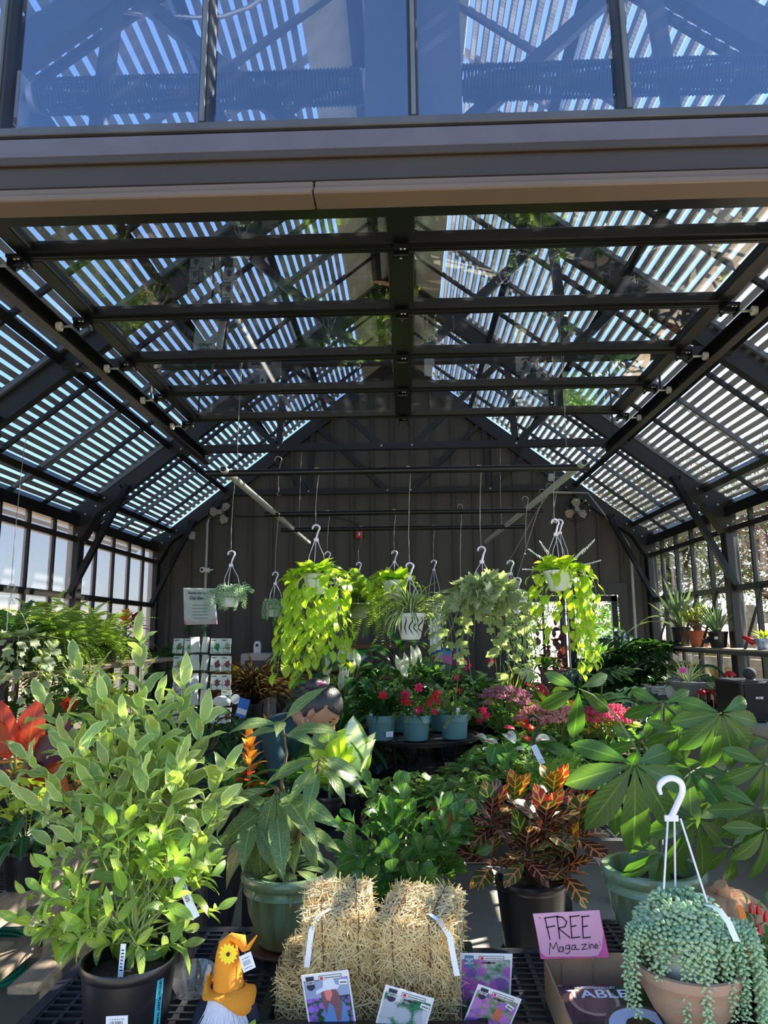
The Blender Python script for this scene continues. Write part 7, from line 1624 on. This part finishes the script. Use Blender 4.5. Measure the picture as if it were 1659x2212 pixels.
rosette(r_, c, 18, 'stiff', L_ALO, .52, (35, 86), rad0=.03, sx=.95); rosette(r_, c, 2, 'strap', L_ALO, .6, (15, 30), az=(2.8, 3.6), sx=.8)
r_, c = wsh(1510, 'jade_plant', 'sunlit yellow-green jade plant in terracotta pot on the wall shelf', .095, .16, TPOT, 'plants on the right wall shelf')
bushy(r_, c, c+V((0, 0, .18)), (.15, .15, .12), 34, 6, 'broad', L_JAD, .045, STEMB, .007, lo=-.3, t0=.6, open_=1.0)
r_, c = wsh(1553, 'aloe', 'smaller aloe in white-labelled black pot beside the steel post', .09, .15, BLKPOT, 'plants on the right wall shelf')
rosette(r_, c, 34, 'stiff', L_ALO, .34, (25, 85), rad0=.03, sx=.6); label_on(r_, face(c+V((-.05, -.075, -.04)), (-.5, -1, 0)), .03, .025, 4)
bp = atx(1520, 1398, 2.84); r_ = root('bird_figure', 'small dark bird figurine on the wall shelf before the terracotta pot', 'ornament', (2.85, bp.y-.05, SZ+.001)); b0 = V((2.85, bp.y-.05, SZ+.06))
part('bird_body', MB().ball(b0, .035, (.7, 1.5, .8), 12, 8).ball(b0+V((0, -.05, .03)), .016, (1, 1, 1), 10, 6).tube([b0+V((0, .04, 0)), b0+V((0, .1, .02))], [.014, .006], 6).tube([b0+V((0, -.06, .03)), b0+V((0, -.085, .028))], [.005, .001], 5), mat('cast_iron', (50, 40, 36), .6), r_, 180); part('stand_leg', MB().tube([b0+V((0, -.01, -.02)), b0+V((0, -.015, -.059))], .004, 5).tube([b0+V((0, .015, -.02)), b0+V((0, .015, -.059))], .004, 5), mat('cast_iron', (50, 40, 36)), r_)
gp = atx(1640, 1392, 2.9); c = V((2.92, min(gp.y, 6.0), SZ+.001)); r_ = root('bird_planter', 'red and blue ceramic goose planter with a small succulent', 'planter', c); pot(r_, c, .07, .09, mat('blue_ceramic', (70, 96, 150), .2, 0, .4, 30, col2=(200, 210, 220)), 'azalea'); part('goose_head', MB().tube([c+V((-.06, .03, .05)), c+V((-.09, .10, .09)), c+V((-.10, .13, .10)), c+V((-.10, .17, .095))], [.03, .02, .018, .004], 10), mat('red_ceramic', (190, 36, 40), .2), r_, 180)
rosette(r_, c+V((0, 0, .09)), 26, 'petal', L_JAD, .09, (10, 80), rad0=.02)
# ================================================================== RIGHT COUNTER (concrete block wall) AND WHAT STANDS ON IT
CT = .98; kr = root('counter', 'pale concrete block counter along the right wall', 'counter', (2.7, 6, 0))
part('block_base', MB().box(2.38, 3.05, 4.5, 7.6, 0, CT-.07), CONCD, kr, 0); part('counter_top', MB().box(2.33, 3.05, 4.45, 7.65, CT-.07, CT, c=.006), CONC, kr); part('outlet_plate', MB().box(2.37, 2.38, 4.9, 5.02, .62, .74, c=.002), PVC, kr)
part('dark_top_board', MB().box(2.33, 3.04, 5.75, 7.6, CT, CT+.02, c=.003), mat('dark_counter_board', (60, 58, 58), .5), kr); CT2 = CT+.021
sy = 5.3; sx0 = at(1598, 1500, 5.1).x; r_ = root('speaker', 'black loudspeaker box with silver lettering on the counter end', 'speaker', (sx0+.16, sy, CT+.001))
part('cabinet', MB().box(sx0, sx0+.32, 5.08, 5.5, CT+.001, at(1600, 1472, 5.08).z, c=.012), BLKP, r_); zt = at(1600, 1472, 5.08).z; part('grille', MB().box(sx0+.02, sx0+.30, 5.072, 5.08, CT+.02, zt-.02, c=.003), mat('speaker_grille', (26, 26, 28), .8, 0, .2, 200, .5, 400), r_); text('BOSE', .022, face(at(1641, 1508, 5.065), (0, -1, 0)), PAPER, r_, bold=.0006)
p = at(1620, 1462, 5.2); r_ = root('smart_speaker', 'dark fabric ball speaker on top of the black loudspeaker', 'speaker', (p.x, 5.2, zt+.001)); part('ball', MB().ball((p.x, 5.2, zt+.045), .043, (1, 1, 1), 20, 14), mat('grey_fabric', (56, 58, 62), .9, 0, .1, 200, .4, 400), r_, 180); part('foot', MB().lathe([(.03, 0), (.034, .004), (.001, .008)], (p.x, 5.2, zt+.001), 20), PVC, r_)
def cpt(px, py, Y): q = at(px, py, Y); return V((q.x, Y, CT2))
c = cpt(1424, 1500, 7.3); r_ = root('seedling_tray', 'long white ribbed tray of small plants on the counter', 'tray', c); part('tray_shell', MB().box(c.x-.12, c.x+.10, 7.0, 7.4, CT2, CT2+.08, c=.008).box(c.x-.14, c.x+.12, 6.98, 7.42, CT2+.07, CT2+.085, c=.003), WPOT, r_); rosette(r_, c+V((0, -.1, .08)), 40, 'broad', L_SEL, .1, (10, 80), rad0=.08)
c = cpt(1454, 1500, 6.75); r_ = root('white_pot_plant', 'grey-green succulent in small white pot beside the grey bowl', 'potted plant', c); z = pot(r_, c, .07, .12, WPOT, 'azalea'); rosette(r_, V((c.x, c.y, z)), 50, 'petal', leafm('dusty_leaf', (130, 136, 136), nv=0, trans=.2), .12, (5, 85), rad0=.03)
c = cpt(1507, 1500, 6.35); r_ = root('bowl_planter', 'wide grey ridged bowl of succulents with pink sign', 'planter', c); part('bowl', MB().lathe([(.10, 0), (.12, .02), (.19, .11), (.225, .155), (.235, .165), (.235, .18), (.215, .18), (.18, .12), (.001, .1)], c, 40, fn=lambda a, z: 1+.006*math.sin(z*260)), mat('grey_bowl', (140, 138, 134), .7), r_, 50); soil(r_, c, .21, c.z+.165)
rosette(r_, c+V((-.08, 0, .17)), 30, 'stiff', L_ALO, .22, (20, 85), rad0=.03, sx=.4); rosette(r_, c+V((.1, .02, .17)), 20, 'petal', L_ALO, .09, (10, 80), rad0=.02)
s0 = at(1475, 1448, 6.2); part('pink_sign', MB().box(-.033, .033, -.023, .023, 0, .002, face(s0, (0, -1, 0))), mat('hot_pink_card', (236, 96, 150), .6), r_, 0); part('sign_stick', MB().tube([s0, V((c.x-.08, 6.3, c.z+.165))], .004, 4), WPOT, r_)
for k in range(3): part('sign_lettering', MB().box(-.024, .024-.008*(k % 2), .010-.012*k, .014-.012*k, .002, .0026, face(s0, (0, -1, 0))), mat('purple_ink', (110, 20, 70)), r_, 0)
REDC = mat('red_cactus', (170, 24, 40), .7, 0, .3, 60, .4, 90); GRNC = mat('cactus_green', (60, 84, 50), .7, 0, .2, 30)
for i, (px, py, Y) in enumerate(((1517, 1492, 5.95), (1532, 1488, 6.0), (1548, 1494, 5.9))):
    c = cpt(px, 1520, Y); r_ = root('moon_cactus', ['red moon cactus, leftmost of three in front of grey bowl', 'red moon cactus, middle one of three in front of grey bowl', 'red moon cactus, rightmost of three in front of grey bowl'][i], 'cactus', c, 'red grafted cacti'); z = pot(r_, c, .035, .05, BLKPOT); part('cactus_stem', MB().lathe([(.013, 0), (.016, .02), (.015, .07), (.001, .072)], (c.x, c.y, z), 12, fn=lambda a, q: 1+.15*math.cos(a*3)), GRNC, r_); part('cactus_top', MB().ball((c.x, c.y, z+.085), .032, (1, 1, .75), 18, 10), REDC, r_, 180)
    part('orange_tag', MB().box(c.x-.04, c.x-.032, Y-.03, Y-.028, CT2, CT2+.1), mat('orange_plastic', (250, 120, 20)), r_, 0)
c = cpt(1572, 1480, 5.9); r_ = root('cactus_bowl', 'grey bowl with spiny cactus and tall red moon cactus near the speaker', 'planter', c); part('bowl', MB().lathe([(.07, 0), (.11, .09), (.12, .10), (.12, .115), (.10, .11), (.001, .09)], c, 28), mat('grey_bowl', (140, 138, 134)), r_); part('cactus_ball', MB().ball(c+V((-.01, -.02, .14)), .05, (1, 1, .8), 20, 12), GRNC, r_, 180)
sp2 = MB()
for i in range(120): d = V((U(-1, 1), U(-1, 1), U(-.1, 1))).normalized(); p0 = c+V((-.01, -.02, .14))+V((d.x*.05, d.y*.05, d.z*.04)); sp2.tube([p0, p0+d*.014], [.001, .0004], 3)
o = part('spine', sp2, WHITEP, r_, 0); o['kind'] = 'stuff'; tp = V((at(1576, 1455, 5.9).x, 5.9, at(1576, 1455, 5.9).z)); part('cactus_stem', MB().tube([V((tp.x, 5.9, c.z+.1)), tp-V((0, 0, .02))], .015, 8), GRNC, r_); part('cactus_top', MB().ball(tp, .035, (1, 1, .6), 18, 8).ball(tp+V((-.03, 0, -.01)), .02, (1, 1, .7), 10, 6).ball(tp+V((.03, 0, -.01)), .02, (1, 1, .7), 10, 6), REDC, r_, 180); rosette(r_, c+V((-.08, 0, .1)), 24, 'stiff', L_SEL, .16, (20, 80), sx=.35)
c = cpt(1532, 1480, 6.7); r_ = root('handled_basket', 'dark planter with arched green handle behind the red cacti', 'planter', c); part('handle', MB().tube([c+V((.16*math.cos(PI*k/12), 0, .12+.17*math.sin(PI*k/12))) for k in range(13)], .012, 8), mat('dark_green_metal', (20, 66, 48)), r_, 180); part('basket_body', MB().lathe([(.11, 0), (.16, .12), (.17, .13), (.15, .12), (.001, .1)], c, 24), BLKP, r_); rosette(r_, c+V((0, 0, .12)), 30, 'broad', L_SEL, .1, (10, 80), rad0=.05)
# ================================================================== LEFT SHELF OF FERNS
LS = 1.38; ls = root('plant_shelf', 'raised wooden shelf of ferns along the left frosted wall', 'shelf', (-2.75, 6, LS-.03))
part('board', MB().box(-3.1, -2.45, 4.2, 7.75, LS-.035, LS, c=.004), WOOD, ls)
for y in (4.4, 6.0, 7.7):
    for x in (-3.05, -2.52): part('leg', MB().box(x, x+.05, y, y+.05, 0, LS-.03), BLKP, ls, 0)
part('lower_board', MB().box(-3.1, -2.35, 4.2, 7.75, .72, .755, c=.004), WOOD, ls)
for i, (px, py, X, lb, n, s_) in enumerate(((30, 1360, -2.68, 'tall arching fern at the near end of the left shelf', 70, .42), (95, 1340, -2.65, 'bright green fern on the left shelf, second from the near end', 90, .46), (175, 1330, -2.75, 'sunlit fern in front of the left steel post', 100, .46), (232, 1355, -2.65, 'fern with fronds hanging below the shelf edge', 90, .42), (120, 1420, -2.5, 'drooping fern below the brightest fern on the left shelf', 70, .38))):
    p = atx(px, py, X); c = V((X, p.y, LS+.001)); r_ = root('fern', lb, 'potted plant', c, 'ferns on the left shelf'); z = pot(r_, c, .11, .16, BLKPOT); rosette(r_, V((X, p.y, z)), int(n*.72), 'frond', L_FRN if i else L_FRD, s_*1.15, (-40, 88), rad0=.03, jig=.6)
p = at(262, 1330, 7.2)
for (px, py, lb, m1) in ((272, 1332, 'bromeliad with yellow-orange spike against the frosted wall', L_ORG), (292, 1340, 'bromeliad with deep magenta spike against the frosted wall', L_MAG)):
    bromeliad(px, py, 7.45 if px < 280 else 7.6, lb, m1, m1, .17, z=LS+.001, n=20, st=.10)
# variegated ivy in clear-hanger basket near left edge
t0 = at(25, 1262, 4.5); r_ = root('ivy', 'pale variegated ivy trailing from basket with clear hanger, far left', 'hanging plant', (t0.x, 4.5, t0.z-.45)); hanger(r_, t0, t0.z-.34, .10, glassm('clear_hanger', (.9, .92, .95), 4, .05, .3), 3, (t0.x+.05, 4.5)); c = V((t0.x+.05, 4.5, t0.z-.34)); pot(r_, V((c.x, c.y, c.z-.13)), .11, .13, BLKPOT, 'hang'); hookwire(t0.x, 4.5, 2.9, t0.z-.01, 'wire above the pale ivy at the far left', t0.x)
rosette(r_, c, 50, 'ivy', L_IVV, .08, (-20, 75), rad0=.08, jig=.6); vines(r_, c, .14, 26, (.2, .45), 'ivy', L_IVV, .075, .05, sway=.1, out=1.6, cap=230)
# dark philodendron and lower left fillers
def floorplant(px, py, Y, name, lab, kind, m_, n, s_, h_, sp_, el=(-35, 40), r=.14, z0=0, grp=None):
    p = at(px, py, Y); c = V((p.x, Y, z0)); r_ = root(name, lab, 'potted plant', c, grp); z = pot(r_, c, r, .22, BLKPOT); petioled(r_, V((p.x, Y, z)), n, kind, m_, s_, h_, sp_, el=el, sr=.004); return r_
floorplant(385, 1400, 8.45, 'philodendron', 'tall dark broad-leaved philodendron left of the seed sign', 'broad', L_LIL, 40, .33, 1.45, .30)
floorplant(300, 1470, 6.6, 'foliage_plant', 'dark leafy plant between the ferns and the seed rack', 'broad', L_SEL, 60, .2, 1.0, .34)
floorplant(225, 1460, 5.2, 'golden_croton', 'yellow-green leafy bush below the fern shelf', 'lily', L_LIM, 70, .13, .42, .20, z0=.74)
floorplant(120, 1500, 4.9, 'foliage_plant', 'dark ivy-green plant on the lower left shelf', 'ivy', L_FRD, 120, .10, .40, .30, z0=.756)
floorplant(560, 1545, 6.4, 'foliage_plant', 'low green plant at the foot of the bronze grass', 'lily', L_LIL, 50, .25, .7, .25)
floorplant(640, 1560, 6.2, 'foliage_plant', 'dark green plant in front of the soil shelf, left', 'broad', L_LIL, 60, .22, .75, .35)
# wooden bench plants (left)
def wb(px, py, Y, name, lab, r=.09, h=.15, m_=BLKPOT): p = at(px, py, Y); c = V((max(-2.45, p.x), Y, ZT)); r_ = root(name, lab, 'potted plant', c, 'plants on the wooden bench'); return r_, V((c.x, c.y, pot(r_, c, r, h, m_)))
r_, c = wb(45, 1600, 3.3, 'red_philodendron', 'philodendron with big glossy orange-red leaves on the wooden bench', .11, .18)
mb = MB()
for (q, d, s_, m_) in (((20, 1640), (-.25, -.1, 1), .27, L_RED), ((60, 1625), (.15, -.1, 1), .24, L_RED), ((30, 1615), (-.9, -.3, .5), .24, L_RED), ((72, 1640), (.8, -.2, .35), .24, L_DRD), ((50, 1660), (.3, -.5, -.1), .22, L_DRD), ((85, 1650), (.7, -.4, -.4), .22, L_RED), ((20, 1670), (-.7, -.4, -.2), .22, L_DRD), ((100, 1640), (.5, 0, 1), .2, L_DRD)):
    e = at(q[0], q[1], 3.25); mb.tube(path(c, e, .6, 5), .006, 6); leaf(r_, 'broad', m_, e, d, (U(-.2, .2), -1, .35), s_)
part('stem', mb, STEMG, r_)
r_, c = wb(30, 1760, 2.95, 'lime_ivy', 'lime yellow ivy in black pot on the wooden bench edge', .08, .13); petioled(r_, c, 36, 'ivy', L_IVL, .085, .20, .16, el=(-40, 20)); vines(r_, c, .08, 6, (.05, .12), 'ivy', L_IVL, .07, .04, out=1.4)
r_, c = wb(100, 1720, 3.4, 'croton', 'yellow-spotted croton on the wooden bench behind the citrus', .08, .14); petioled(r_, c, 40, 'croton', L_CRY, .14, .24, .16)
r_, c = wb(160, 1640, 3.7, 'holiday_cactus', 'red-flowered plant on the wooden bench behind the citrus shoots', .08, .14, TPOT); petioled(r_, c, 50, 'broad', L_FIC, .07, .26, .2)
for q in ((148, 1515), (155, 1520), (330, 1628), (322, 1678), (340, 1680), (160, 1518)): blossom(r_, at(q[0], q[1], 3.6), V((U(-.5, .5), -.8, -.2)), .035, L_SRD)
r_, c = wb(215, 1600, 4.0, 'foliage_plant', 'green plant with orange flower at the far end of the wooden bench', .09, .15); petioled(r_, c, 60, 'lily', L_FIC, .2, .35, .26); blossom(r_, at(232, 1540, 3.9), V((0, -.8, .4)), .05, L_ORG)
r_, c = wb(55, 1850, 2.6, 'foliage_plant', 'dark green leaves in black pot at the front corner of the wooden bench', .075, .13); petioled(r_, c, 22, 'broad', L_LIL, .12, .16, .12, el=(-50, 10))
# middle bench left fillers behind the citrus
for i, (px, py, Y, nm, lb, kd, m_, n, s_, h_, sp_) in enumerate([(500, 1740, 3.3, 'bird_nest_fern', 'arching dark strap-leaved plant left of the orange bromeliad', 'strap', L_FIC, 34, .34, .2, .1), (440, 1640, 4.0, 'foliage_plant', 'dark leafy plant behind the citrus on the middle bench', 'lily', L_LIL, 60, .2, .34, .24), (640, 1730, 3.5, 'foliage_plant', 'green leafy plant behind the speckled leaves', 'broad', L_POD, 40, .12, .2, .16)]):
    r_, c = stand(px, py, Y, lb, nm, r=.08, h=.13)
    if kd == 'strap': rosette(r_, c, n, kd, m_, s_, (15, 80), rad0=.03, sx=.7)
    else: petioled(r_, c, n, kd, m_, s_, h_, sp_)
